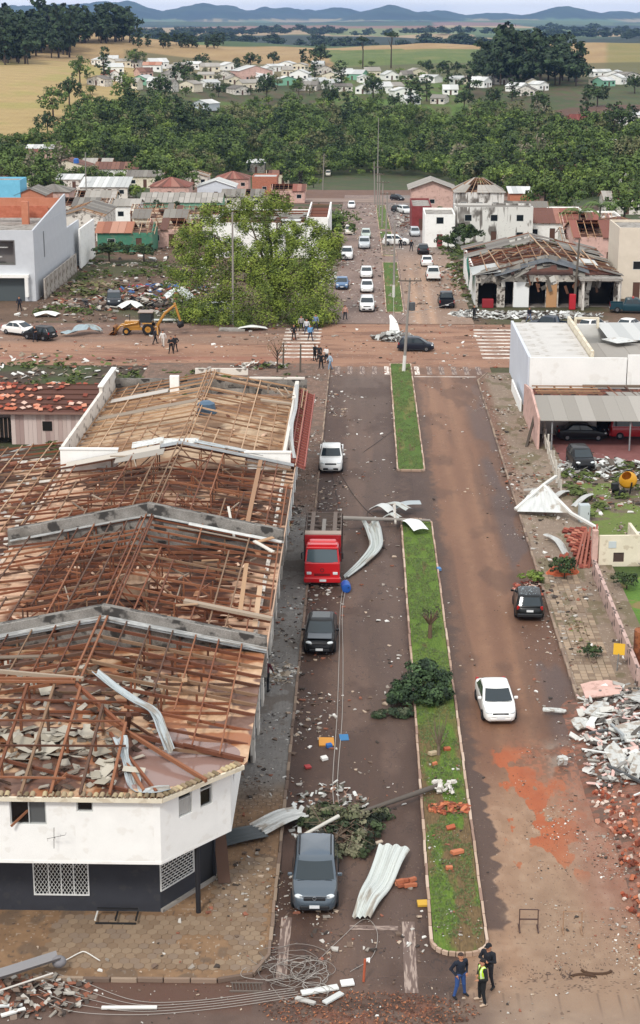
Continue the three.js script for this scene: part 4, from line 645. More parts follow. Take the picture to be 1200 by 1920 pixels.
// ---------------------------------------------------------------- vehicles (front towards +z in their own coordinates)
srand(31);
const paint = (hex, r = 0.38) => M(hex, r, 0.0, { clearcoat: new THREE.Color(hex).getHSL({}).l < 0.16 ? 0.25 : 0.7, clearcoatRoughness: 0.12, specularIntensity: new THREE.Color(hex).getHSL({}).l < 0.16 ? 0.5 : 1 });
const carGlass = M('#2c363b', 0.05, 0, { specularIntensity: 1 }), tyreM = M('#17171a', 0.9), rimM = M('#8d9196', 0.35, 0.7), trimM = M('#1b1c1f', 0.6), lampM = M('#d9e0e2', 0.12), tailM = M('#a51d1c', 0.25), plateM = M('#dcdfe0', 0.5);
const tyreG = (() => { const g = new THREE.TorusGeometry(0.235, 0.095, 8, 20).rotateY(Math.PI / 2); g.scale(1.05, 1, 1); return g; })(), rimG = merge([new THREE.CylinderGeometry(0.2, 0.2, 0.12, 16).rotateZ(Math.PI / 2), ...[0, 1, 2, 3, 4].map((k) => box(0.14, 0.36, 0.05, 0, 0, 0).rotateX(k * Math.PI / 5))]);
function wheel(p, x, z, r = 0.33, s = 1) { const t = mesh('wheel', tyreG, tyreM, p); t.position.set(x, r, z); t.scale.set(s, r / 0.33, r / 0.33); mesh('rim', rimG, rimM, t); return t; }
function ringAt(w, t, b) { const r = [[w * 0.86, b], [w * 0.97, b + 0.07], [w, b + 0.2], [w, b + (t - b) * 0.62], [w * 0.985, t - 0.13], [w * 0.93, t - 0.035], [w * 0.7, t + 0.004], [w * 0.3, t + 0.02]]; return [...r, ...r.slice().reverse().map(([x, y]) => [-x, y])]; }
function curve(P, z) { let i = 1; while (i < P.length - 1 && P[i][0] < z) i++; const a = P[i - 1], b = P[i], t = clamp((z - a[0]) / (b[0] - a[0])); return a.map((v, k) => lerp(v, b[k], t)); }
function roundRect(z0, z1, hw, r, n = 4, bf = 0, br = 0) { const p = [], q = (k) => (1 - k * k); for (const [cx, cz, a0] of [[hw - r, z1 - r, 0], [-hw + r, z1 - r, 1], [-hw + r, z0 + r, 2], [hw - r, z0 + r, 3]]) { for (let i = 0; i <= n; i++) { const a = (a0 + i / n) * Math.PI / 2, x = cx + r * Math.cos(a); p.push([x, cz + r * Math.sin(a) + (a0 < 2 ? bf : -br) * q(x / hw)]); } if (a0 === 0 || a0 === 2) for (const t of [0.5, 0, -0.5]) { const x = (a0 ? -t : t) * (hw - r); p.push([x, a0 ? z0 - br * q(x / hw) : z1 + bf * q(x / hw)]); } } return p; }
const KINDS = {
  hatch: { L: 3.9, W: 1.68, H: 1.5, hood: 0.96, deck: 0.96, zc: 1.08, zw: 0.25, zq: -1.45, zr: -1.82, bumpR: 0.9 },
  sedan: { L: 4.25, W: 1.7, H: 1.45, hood: 0.94, deck: 1.0, zc: 1.15, zw: 0.25, zq: -0.85, zr: -1.5, bumpR: 0.95 },
  suv: { L: 4.4, W: 1.84, H: 1.63, hood: 1.06, deck: 1.08, zc: 1.12, zw: 0.28, zq: -1.75, zr: -2.05, bumpR: 1.0, r: 0.36, rails: 1, wt: 0.82 },
  coupe_suv: { L: 4.27, W: 1.76, H: 1.57, hood: 1.04, deck: 1.1, zc: 1.12, zw: 0.2, zq: -1.1, zr: -1.95, bumpR: 1.0, r: 0.35 },
  pickup: { L: 5.2, W: 1.86, H: 1.75, hood: 1.12, deck: 1.1, zc: 1.25, zw: 0.65, zq: -0.75, zr: -0.95, bumpR: 1.0, r: 0.37, bed: 1 },
  van: { L: 4.4, W: 1.8, H: 1.9, hood: 1.1, deck: 1.15, zc: 1.5, zw: 0.95, zq: -2.05, zr: -2.15, bumpR: 1.1, r: 0.34 },
};
const carGeo = {};
function carShapes(kind) {
  if (carGeo[kind]) return carGeo[kind];
  const k = KINDS[kind], h = k.L / 2, hw = k.W / 2, rear = k.bed ? k.zr - 0.1 : -h, belt = (k.hood + k.deck) / 2 + 0.02, b = 0.22;
  const P = k.bed ? [[rear, k.deck + 0.02, hw, b]] : [[-h, 0.62, hw * 0.66, 0.36], [-h + 0.06, 0.82, hw * 0.82, 0.3], [-h + 0.18, k.deck - 0.05, hw * 0.93, b], [-h + 0.5, k.deck, hw, b]];
  P.push([k.zr + 0.5, belt, hw, b], [k.zc - 0.3, belt, hw, b], [k.zc + 0.05, belt - 0.015, hw, b], [h - 0.8, k.hood - 0.03, hw * 0.99, b], [h - 0.45, k.hood - 0.09, hw * 0.96, b], [h - 0.2, k.hood - 0.2, hw * 0.88, b], [h - 0.07, k.hood - 0.33, hw * 0.76, 0.24], [h - 0.0, 0.55, hw * 0.56, 0.3]);
  const zs = []; for (let i = 0; i <= 30; i++) zs.push(lerp(rear, h, i / 30)); for (const q of P) zs.push(q[0]); zs.sort((a, c) => a - c);
  const secs = zs.filter((z, i) => !i || z - zs[i - 1] > 0.012).map((z) => { const [, t, w, bb] = curve(P, z); return ringAt(w, t, bb).map(([x, y]) => [x, y, z]); });
  const body = creased(loft(secs), 0.7);
  const wb = hw * 0.96, wt = hw * (k.wt || 0.78), yb = belt - 0.06, lev = [[0, 1, 0], [0.45, 0.995, 0.02], [0.84, 1, 0.03], [0.95, 0.97, 0.06], [1, 0.86, 0.2]];
  const at = (t) => ({ z1: lerp(k.zc + 0.08, k.zw, Math.min(t, 1)), z0: lerp(k.zr, k.zq, Math.min(t, 1)), w: lerp(wb, wt, t), y: lerp(yb, k.H, t) });
  const gh = creased(loft(lev.map(([t, sc, ins]) => { const a = at(t); return roundRect(a.z0 + ins, a.z1 - ins, a.w * sc, 0.17, 4, 0.13, 0.07).map(([x, z]) => [x, a.y, z]); })).scale(1, 1, 1), 0.6);
  const flipY = gh.index ? gh : gh; const quad = (c) => { const g = new THREE.BufferGeometry(); g.setAttribute('position', new THREE.Float32BufferAttribute([...c[0], ...c[1], ...c[2], ...c[0], ...c[2], ...c[3]], 3)); g.computeVertexNormals(); return g; };
  const lo = at(0.1), hi = at(0.86), o = 0.016;
  const scr = (s, m0, m1, bl) => grid(8, 3, (u, v) => { const w = lerp(lo.w - m0, hi.w - m1, v), x = lerp(-w, w, u) * s, W = lerp(lo.w, hi.w, v), z = s > 0 ? lerp(lo.z1, hi.z1, v) : lerp(lo.z0, hi.z0, v); return [x, lerp(lo.y, hi.y, v), z + s * (o + bl * (1 - (x / W) ** 2))]; });
  const ws = scr(1, 0.1, 0.09, 0.13), rw = scr(-1, 0.13, 0.12, 0.07);
  const side = (s, f0, f1) => { const q = (a, f) => lerp(a.z0 + 0.16, a.z1 - 0.16, f); const g = quad(s > 0 ? [[lo.w + o, lo.y, q(lo, f1)], [lo.w + o, lo.y, q(lo, f0)], [hi.w + o, hi.y, q(hi, f0)], [hi.w + o, hi.y, q(hi, f1)]] : [[-lo.w - o, lo.y, q(lo, f0)], [-lo.w - o, lo.y, q(lo, f1)], [-hi.w - o, hi.y, q(hi, f1)], [-hi.w - o, hi.y, q(hi, f0)]]); return g; };
  const lampF = (s) => new THREE.SphereGeometry(1, 12, 8).scale(0.19, 0.085, 0.12).rotateY(s * 0.5).translate(s * hw * 0.68, k.hood - 0.27, h - 0.2);
  const lampR = (s) => k.bed ? box(0.1, 0.34, 0.06, s * hw * 0.93, 0.88, -h - 0.01) : new RoundedBoxGeometry(0.16, 0.24, 0.1, 2, 0.03).translate(s * hw * 0.82, k.deck - 0.12, -h + 0.14);
  return (carGeo[kind] = { k, h, hw, belt, body, gh, ws, rw, sides: [side(1, 0, 0.46), side(1, 0.5, 1), side(-1, 0, 0.46), side(-1, 0.5, 1)], lampF: [lampF(1), lampF(-1)], lampR: [lampR(1), lampR(-1)] });
}
const GRP = 'cars standing in the street';
function car(kind, color, label, pos, turn = 0, o = {}) {
  const s = carShapes(kind), { k, h, hw } = s, p = thing(o.name || 'parked_car', label, o.cat || (kind === 'pickup' ? 'pickup' : kind === 'van' ? 'van' : 'car'), pos, turn), pm = o.mat || paint(color), det = o.detail ?? 1;
  mesh('body', s.body, pm, p); const cab = mesh('cabin', s.gh, o.roofMat || pm, p);
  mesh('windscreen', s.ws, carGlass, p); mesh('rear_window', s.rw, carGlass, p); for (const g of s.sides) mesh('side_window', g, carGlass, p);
  const r = k.r || 0.31; for (const [x, z] of [[hw - 0.06, h - 0.8], [-hw + 0.06, h - 0.8], [hw - 0.06, -h + 0.85], [-hw + 0.06, -h + 0.85]]) wheel(p, x, z, r);
  for (const g of s.lampF) mesh('headlight', g, lampM, p); for (const g of s.lampR) mesh('tail_light', g, tailM, p);
  if (det) {
    mesh('grille', new RoundedBoxGeometry(hw * 0.95, 0.13, 0.08, 2, 0.03).translate(0, k.hood - 0.34, h - 0.075), trimM, p);
    mesh('front_bumper', new RoundedBoxGeometry(hw * 1.3, 0.2, 0.2, 3, 0.08).translate(0, 0.38, h - 0.08), o.bumper || trimM, p);
    mesh('rear_bumper', new RoundedBoxGeometry(hw * 1.75, 0.22, 0.16, 2, 0.06).translate(0, 0.42, -h + 0.02), o.bumper || pm, p);
    mesh('number_plate', box(0.4, 0.13, 0.02, 0, 0.44, h + 0.03), plateM, p); mesh('number_plate', box(0.4, 0.13, 0.02, 0, k.bed ? 0.5 : 0.7, -h - 0.075 + (k.bed ? 0 : 0.05)), plateM, p);
    for (const q of [-1, 1]) mesh('wing_mirror', new RoundedBoxGeometry(0.2, 0.14, 0.1, 2, 0.04).translate(q * (hw + 0.08), s.belt + 0.04, k.zc - 0.28), o.mirror || pm, p);
    for (const q of [-1, 1]) { mesh('wheel_arch', box(0.02, 0.09, k.L - 0.7, q * (hw * 0.985), 0.25, 0), trimM, p); }
    mesh('bonnet_seam', box(hw * 1.5, 0.012, 0.02, 0, s.belt - 0.02, k.zc + 0.12), trimM, p);
  }
  if (k.rails && det) for (const q of [-1, 1]) mesh('roof_rail', new RoundedBoxGeometry(0.05, 0.06, 1.75, 1, 0.02).translate(q * hw * 0.7, k.H + 0.015, -0.75), trimM, p);
  if (k.bed) { // open load bed
    const z0 = k.zr - 0.12, L = h + z0, zm = (-h + z0) / 2; mesh('bed_floor', box(hw * 1.7, 0.06, L, 0, 0.62, zm), trimM, p);
    for (const q of [-1, 1]) mesh('bed_side', new RoundedBoxGeometry(0.1, 0.72, L, 1, 0.03).translate(q * (hw - 0.05), 0.76, zm), pm, p); mesh('tailgate', new RoundedBoxGeometry(hw * 2 - 0.02, 0.66, 0.08, 1, 0.03).translate(0, 0.78, -h + 0.03), pm, p);
  }
  return p;
}
const front = (px, py, kind, turn = 0) => { const g = G(px, py), L = KINDS[kind].L / 2; return [g[0] - Math.sin(turn) * L, g[1] + 0.01, g[2] - Math.cos(turn) * L]; }; // pixel of the near bumper
const PI = Math.PI;
// near cars
const suv = car('suv', '#5d7284', 'grey-blue compact SUV with silver roof rails parked beside a corner pavement', front(588, 1719, 'suv'), 0.015, { mat: M('#4c5964', 0.28, 0.25, { clearcoat: 0.9, clearcoatRoughness: 0.1 }) });
mesh('badge', new THREE.TorusGeometry(0.07, 0.014, 6, 16).translate(0, 0.79, 2.2), rimM, suv); mesh('chrome_strip', box(1.2, 0.025, 0.03, 0, 0.84, 2.13), rimM, suv); mesh('sensor', box(0.12, 0.06, 0.02, 0, 1.5, 0.36), plateM, suv);
const cs = car('coupe_suv', '#0f1012', 'black coupe-style SUV with grey bonnet and red rear lamp bar behind a red truck', front(600, 1232, 'coupe_suv'), -0.02, { roofMat: paint('#141618'), });
mesh('bonnet_panel', new RoundedBoxGeometry(1.35, 0.05, 0.95, 2, 0.02).rotateX(0.07).translate(0, 1.035, 1.42), paint('#565c62'), cs); mesh('light_bar', new RoundedBoxGeometry(1.5, 0.1, 0.12, 2, 0.04).translate(0, 1.1, -1.98), tailM, cs); mesh('sunroof', box(1.0, 0.012, 1.0, 0, 1.573, -0.45), carGlass, cs);
const wp = car('pickup', '#e6e7e4', 'white double-cab pickup with boards and drums in the bed behind the red truck', front(620, 889, 'pickup'), 0);
for (const [x, r] of [[-0.45, 0.3], [-0.2, 0.5]]) mesh('cargo_board', box(0.2, 0.05, 1.6, x, 1.05, -1.9).rotateX(0.12 * r), whiteSheet, wp); for (const x of [0.25, 0.6]) mesh('cargo_drum', new THREE.CylinderGeometry(0.26, 0.26, 0.6, 14).translate(x, 0.95, -1.6), trimM, wp);
car('sedan', '#eeeeea', 'white saloon driving alone in the muddy right lane', front(934, 1362, 'sedan'), 0.06, { bumper: paint('#e8e8e4'), name: 'driving_car' });
const bh = car('hatch', '#101314', 'black hatchback with smashed roof facing away beside the right kerb', front(997, 1167, 'hatch', PI - 0.06).map((v, i) => v), PI - 0.04, { bumper: trimM });
bh.position.z -= 0; { const g = G(997, 1167); bh.position.set(g[0] - 0.05, 0.01, g[2] - 1.95); }
mesh('shattered_glass', rubbleGeo(60, () => [rnd(-0.5, 0.5), 1.49, rnd(-1.3, 0.2)], () => [rnd(0.05, 0.2), 0.015, rnd(0.05, 0.2)], 0.3, 0.1), M('#7f8f93', 0.3), bh);
// red cab-over truck with open slatted bed
{
  const g = G(604, 1101), p = thing('red_truck', 'red cab-over truck with an open dark cattle bed parked at the kerb', 'truck', [g[0], 0, g[2]], 0.0), R = paint('#c4131c', 0.35), R2 = paint('#9d1219', 0.5), W = 2.3, wood = M('#6d615a', 0.95);
  const cabS = [[0.0, 0.55, 1.0, 0.98], [0.06, 0.5, 1.1, 0.99], [0.2, 0.45, 1.12, 1.0], [1.65, 0.45, 1.12, 1.0]];
  const ring = (z, y0, y1, w0, w1) => [[w0, y0], [w0, y1 - 0.75], [w1, y1 - 0.12], [w1 - 0.14, y1], [-w1 + 0.14, y1], [-w1, y1 - 0.12], [-w0, y1 - 0.75], [-w0, y0]].map(([x, y]) => [x, y, z]);
  // cab: front at z=0, goes back to -1.7; upright windscreen leaning back
  const sec = [[-1.75, 0.55, 2.55, 1.1, 1.0], [-0.5, 0.5, 2.55, 1.1, 1.0], [-0.34, 0.5, 2.5, 1.1, 0.99]]; const cab = loft([...sec.map((s) => ring(...s))]);
  mesh('cab', creased(cab, 0.5), R, p);
  mesh('front_panel', new RoundedBoxGeometry(2.22, 1.12, 0.36, 3, 0.1).translate(0, 1.06, -0.18), R, p);
  const wsc = grid(6, 4, (u, v) => [lerp(-1.0, 1.0, u) * lerp(1, 0.9, v), lerp(1.62, 2.44, v), 0.0 - 0.28 * v - 0.05 * (2 * u - 1) ** 2]); mesh('windscreen', wsc, M('#4c5a60', 0.08), p);
  for (const s of [-1, 1]) mesh('pillar', cyl(0.06, 0.06, [s * 1.04, 1.55, -0.06], [s * 0.95, 2.46, -0.36], 6), R, p); mesh('windscreen_sill', new RoundedBoxGeometry(2.1, 0.1, 0.2, 2, 0.04).translate(0, 1.6, -0.12), R, p); mesh('header', new RoundedBoxGeometry(2.0, 0.14, 0.24, 2, 0.05).translate(0, 2.46, -0.38), R, p);
  for (const s of [-1, 1]) { mesh('side_window', box(0.03, 0.62, 0.8, s * 1.09, 2.0, -0.95), carGlass, p); mesh('headlight', new RoundedBoxGeometry(0.3, 0.18, 0.06, 2, 0.04).translate(s * 0.82, 0.92, 0.0), lampM, p); mesh('wing_mirror', new RoundedBoxGeometry(0.08, 0.4, 0.2, 2, 0.03).translate(s * 1.28, 2.0, -0.25), trimM, p); mesh('mirror_arm', cyl(0.02, 0.02, [s * 1.1, 2.2, -0.3], [s * 1.28, 2.2, -0.25], 5), trimM, p); }
  mesh('front_bumper', new RoundedBoxGeometry(2.3, 0.34, 0.3, 2, 0.07).translate(0, 0.5, 0.02), R, p); mesh('number_plate', box(0.42, 0.14, 0.02, 0.05, 0.5, 0.185), plateM, p); mesh('badge', new THREE.TorusGeometry(0.11, 0.02, 6, 16).translate(0, 1.12, 0.01), trimM, p); mesh('grille', box(1.0, 0.16, 0.03, 0, 0.82, 0.0), M('#6d0d12', 0.5), p);
  mesh('roof_visor', new RoundedBoxGeometry(1.9, 0.1, 0.5, 2, 0.04).translate(0, 2.6, -0.75), R, p); mesh('roof_hatch', new RoundedBoxGeometry(0.75, 0.06, 0.3, 1, 0.02).translate(0, 2.6, -1.2), trimM, p); mesh('roof_fairing', new RoundedBoxGeometry(1.75, 0.35, 0.5, 2, 0.1).translate(0, 2.55, -1.25), R, p);
  mesh('chassis', box(0.9, 0.25, 6.4, 0, 0.7, -3.8), trimM, p);
  const z0 = -1.95, z1 = -7.0, yb = 1.05, yt = 2.75;
  mesh('headboard', new RoundedBoxGeometry(W, 1.75, 0.08, 1, 0.02).translate(0, 1.95, z0), R2, p); mesh('bed_floor', box(W - 0.1, 0.1, z0 - z1, 0, yb, (z0 + z1) / 2), M('#5d5048', 0.95), p);
  for (const s of [-1, 1]) { for (let k = 0; k < 6; k++) mesh('side_slat', box(0.05, 0.2, z0 - z1, s * (W / 2 - 0.03), yb + 0.2 + k * 0.29, (z0 + z1) / 2), wood, p); for (let k = 0; k < 6; k++) mesh('stake', box(0.07, 1.75, 0.08, s * (W / 2 + 0.03), 1.9, lerp(z0 - 0.1, z1 + 0.1, k / 5)), M('#4a3f3a', 0.9), p); }
  for (let k = 0; k < 6; k++) mesh('tail_slat', box(W - 0.1, 0.2, 0.05, 0, yb + 0.2 + k * 0.29, z1 + 0.02), wood, p);
  mesh('roof_slat', box(0.26, 0.06, z0 - z1 - 0.5, -0.72, yt + 0.06, (z0 + z1) / 2 - 0.3), wood, p); mesh('roof_slat', box(0.26, 0.06, z0 - z1 - 0.5, 0.72, yt + 0.06, (z0 + z1) / 2 - 0.3), wood, p); mesh('roof_slat', box(0.24, 0.06, 2.6, 0.02, yt + 0.06, z0 - 2.2), M('#7f7a76', 0.95), p);
  mesh('roof_slat', box(W, 0.07, 0.7, 0, yt + 0.08, z0 - 0.45), M('#a29388', 0.95), p); for (let k = 0; k < 5; k++) mesh('roof_bow', box(W, 0.06, 0.06, 0, yt, lerp(z0 - 1.2, z1 + 0.03, k / 4)), M('#5a4e48', 0.9), p);
  for (const [x, z] of [[0.95, -0.95], [-0.95, -0.95], [0.92, -4.9], [-0.92, -4.9], [0.92, -6.0], [-0.92, -6.0]]) wheel(p, x, z, 0.48, 1.3);
}
// crossing and far street
const side = (px, py) => { const g = G(px, py); return [g[0], g[1] + 0.01, g[2] - 0.85]; };
car('hatch', '#171d2a', 'dark navy hatchback crossing the junction in front of white wreckage', side(780, 660), PI / 2 - 0.06, { name: 'driving_car' });
const far = (kind, c, label, px, py, turn = 0, o = {}) => { const g = G(px, py), L = KINDS[kind].L / 2; return car(kind, c, label, [g[0] - Math.sin(turn) * L * (Math.abs(Math.sin(turn)) > 0.7 ? 0 : 1), g[1] + 0.06, g[2] - (Math.abs(Math.cos(turn)) > 0.7 ? L : 0.85)], turn, { detail: 0, ...o }); };
far('suv', '#e4e5e3', 'white SUV at the head of the queue waiting before the junction', 688, 587, 0, { detail: 1 });
far('sedan', '#e8e8e5', 'white saloon second in the queue behind the white SUV', 688, 551); far('sedan', '#dedfdc', 'white saloon third in the queue with a pale roof', 687, 524); far('suv', '#b9bec2', 'silver car fourth in the queue before a pale green car', 683, 468); far('hatch', '#b3c0b4', 'pale green-white hatchback last in the queue', 686, 449);
far('sedan', '#4d6f96', 'blue saloon parked on the left by the green tree', 641, 545, 0, { detail: 1 }); far('pickup', '#e2e3e1', 'white pickup parked on the left with a motorbike in front', 650, 489); far('hatch', '#c9c2b4', 'beige hatchback parked left near the far white building', 655, 442); far('hatch', '#ececea', 'small white hatchback alone on the far left lane', 659, 392);
far('suv', '#e8eae8', 'white estate car turned across the gap in the far median', 742, 461, PI / 2); far('pickup', '#e6e7e5', 'white pickup parked right behind the black pickup', 813, 529, PI); far('sedan', '#e4e4e1', 'white saloon parked right between two white vehicles', 801, 502, PI); far('hatch', '#202124', 'black hatchback parked on the right beyond the white saloon', 794, 479, PI); far('hatch', '#b4b9bc', 'silver hatchback parked by the far red shop', 779, 445, 0.05);
far('pickup', '#15181e', 'black pickup facing away beside the wrecked corner shop', 838, 580, PI, { detail: 1 }); far('hatch', '#1a1b1d', 'small dark car at the far end of the street', 745, 377, 0.8); far('suv', '#d5d8d6', 'pale car among wreckage by the far red awning', 766, 402, 0.4); far('hatch', '#2b2c2e', 'dark car next to the pale wrecked car at far right', 750, 399, 1.2); far('van', '#c8c2b4', 'pale van parked where the street ends at the wood', 615, 331, 0);
// left cross street
far('sedan', '#ecebe7', 'white saloon parked next to a black hatchback on the cross street', 34, 630, 1.05, { detail: 1 }); far('hatch', '#17181a', 'black hatchback parked next to a white saloon on the cross street', 72, 639, -2.05, { detail: 1 });
far('hatch', '#cfd2cc', 'pale hatchback half buried under the fallen green tree', 402, 592, -1.45); far('suv', '#23272d', 'crushed dark car under twisted sheets behind the digger', 214, 578, 0.15);
// right cross street
far('pickup', '#1e2a38', 'dark blue pickup on the cross street behind the white building', 1032, 624, -2.0, { detail: 1 }); far('hatch', '#eceae6', 'white hatchback parked on the cross street facing away', 1117, 627, 2.35, { detail: 1 });
const pc = far('pickup', '#1c3c47', 'teal and white police pickup on the cross street', 1186, 588, 1.45, { detail: 1 }); mesh('door_panel', box(0.02, 0.5, 1.4, 0.945, 0.72, 0.1), M('#e6e9ea', 0.4), pc); mesh('light_bar', box(1.1, 0.12, 0.25, 0, 1.8, 0.1), tailM, pc);
far('sedan', '#e7e7e4', 'white saloon at the edge of the cross street beside the white building roof', 1205, 627, 2.5);
// yard on the right
far('sedan', '#14171b', 'black saloon parked under the grey carport roof', 1092, 829, PI / 2, { detail: 1 }); far('van', '#b01a24', 'red van parked beside the black saloon under the carport', 1192, 826, PI / 2, { detail: 1 });
far('hatch', '#101214', 'burnt-looking black car wedged in the rubble below the carport', 1098, 886, 0.1, { detail: 0 });
far('hatch', '#ecece9', 'white car outside the brown house on the far right, nearer the hedge', 1084, 352, PI / 2); far('suv', '#e6e8e8', 'white car directly under the eaves of the far brown house', 1104, 349, PI / 2);
// motorbike by the white pickup
{ const g = G(643, 489), p = thing('motorbike', 'dark motorbike parked in front of the white far pickup', 'motorbike', [g[0], g[1] + 0.06, g[2]], 0.9); for (const z of [-0.65, 0.65]) { const w = mesh('wheel', new THREE.TorusGeometry(0.27, 0.06, 6, 16).rotateY(Math.PI / 2), tyreM, p); w.position.set(0, 0.32, z); } mesh('frame', merge([cyl(0.05, 0.05, [0, 0.35, -0.6], [0, 0.75, 0.3], 6), cyl(0.04, 0.04, [0, 0.35, 0.65], [0, 1.0, 0.35], 6)]), trimM, p); mesh('tank', new THREE.SphereGeometry(0.2, 10, 8).scale(0.7, 0.7, 1.3).translate(0, 0.8, 0.15), paint('#2a2c30'), p); mesh('seat', new RoundedBoxGeometry(0.24, 0.1, 0.6, 1, 0.04).translate(0, 0.78, -0.35), trimM, p); mesh('handlebar', cyl(0.02, 0.02, [-0.34, 1.02, 0.32], [0.34, 1.02, 0.32], 5), rimM, p); }
// yellow backhoe loader
{
  const g = G(262, 630), p = thing('backhoe_loader', 'yellow backhoe loader with raised rear arm clearing the cross street', 'digger', [g[0], 0.01, g[2] - 1.2], -PI / 2), Y = paint('#b07c2a', 0.6), K = trimM;
  mesh('engine_cover', new RoundedBoxGeometry(1.0, 0.9, 1.9, 2, 0.1).translate(0, 1.25, 1.0), Y, p); mesh('chassis', box(0.9, 0.4, 4.2, 0, 0.75, 0), Y, p); mesh('fender', new RoundedBoxGeometry(2.1, 0.15, 1.2, 2, 0.06).translate(0, 1.45, -0.9), Y, p);
  const cab = merge([...[[-0.75, 0.1], [0.75, 0.1], [-0.75, -1.5], [0.75, -1.5]].map(([x, z]) => cyl(0.05, 0.05, [x, 1.3, z], [x * 0.95, 2.75, z], 5))]); mesh('cab_frame', cab, K, p); mesh('cab_roof', new RoundedBoxGeometry(1.75, 0.14, 1.9, 2, 0.05).translate(0, 2.8, -0.7), M('#9f8f86', 0.7), p); mesh('seat', new RoundedBoxGeometry(0.5, 0.8, 0.5, 1, 0.08).translate(0, 1.7, -0.8), K, p); for (const s of [-1, 1]) mesh('cab_glass', box(0.02, 1.1, 1.45, s * 0.74, 2.1, -0.7), carGlass, p);
  for (const s of [-1, 1]) { const w = mesh('wheel', tyreG, tyreM, p); w.position.set(s * 0.95, 0.75, -1.0); w.scale.set(2.4, 2.28, 2.28); mesh('rim', rimG, Y, w); const f = mesh('wheel', tyreG, tyreM, p); f.position.set(s * 0.9, 0.47, 1.7); f.scale.set(1.8, 1.42, 1.42); mesh('rim', rimG, Y, f); mesh('loader_arm', merge([cyl(0.12, 0.12, [s * 0.6, 1.5, 0.3], [s * 0.6, 1.1, 2.4], 6), cyl(0.12, 0.12, [s * 0.6, 1.1, 2.4], [s * 0.6, 0.45, 3.1], 6)]), Y, p); }
  mesh('bucket', loft([-1.15, 1.15].map((x) => [[3.0, 0.1], [3.7, 0.06], [3.85, 0.16], [3.2, 0.28], [3.05, 0.9], [3.3, 1.1], [2.95, 1.0], [2.9, 0.4]].map(([z, y]) => [x, y, z]))), M('#8a5a30', 0.75), p);
  mesh('boom', merge([cyl(0.2, 0.18, [0, 1.0, -2.0], [0, 2.6, -3.0], 6), cyl(0.18, 0.16, [0, 2.6, -3.0], [0, 3.7, -4.4], 6)]), Y, p); mesh('dipper', merge([cyl(0.16, 0.14, [0, 3.9, -4.2], [0, 1.6, -4.9], 6)]), Y, p); mesh('ram', cyl(0.07, 0.07, [0, 2.9, -3.1], [0, 3.4, -4.5], 6), rimM, p); mesh('rear_bucket', loft([-0.35, 0.35].map((x) => [[-4.6, 1.7], [-5.2, 1.6], [-5.3, 1.0], [-4.8, 0.8], [-4.5, 1.1]].map(([z, y]) => [x, y, z]))), K, p); mesh('stabiliser', merge([cyl(0.1, 0.1, [0.6, 1.0, -2.1], [1.2, 0.1, -2.2], 6)]), Y, p); mesh('stabiliser', merge([cyl(0.1, 0.1, [-0.6, 1.0, -2.1], [-1.2, 0.1, -2.2], 6)]), Y, p); mesh('exhaust', cyl(0.05, 0.05, [0.3, 1.6, 1.3], [0.3, 2.5, 1.3], 6), K, p); p.scale.setScalar(0.92);
}
// yellow cement mixer drum on wheels
{ const g = G(1168, 930), p = thing('cement_mixer', 'yellow drum cement mixer standing on the grass of the right yard', 'cement mixer', [g[0], 0.01, g[2]], 0.3); mesh('drum', new THREE.LatheGeometry([[0, -0.5], [0.45, -0.45], [0.68, -0.1], [0.66, 0.15], [0.42, 0.55], [0.36, 0.6]].map(([x, y]) => new THREE.Vector2(x, y)), 20).rotateZ(0.5).rotateX(0.6).translate(0.35, 1.2, 0), M('#d69a22', 0.6), p); mesh('frame', merge([cyl(0.06, 0.06, [0.3, 0.3, -0.5], [0.3, 1.2, -0.75], 6), cyl(0.06, 0.06, [0.3, 0.3, 0.5], [0.3, 1.2, 0.75], 6), cyl(0.06, 0.06, [-0.9, 0.5, 0], [0.4, 0.35, 0], 6), cyl(0.06, 0.06, [-0.3, 0.35, -0.5], [-0.3, 0.35, 0.5], 6)]), trimM, p); mesh('motor', new RoundedBoxGeometry(0.5, 0.5, 0.4, 1, 0.05).translate(-0.7, 0.8, 0), trimM, p); for (const z of [-0.55, 0.55]) { const w = mesh('wheel', tyreG, tyreM, p); w.position.set(-0.35, 0.33, z); w.rotation.y = PI / 2; } }
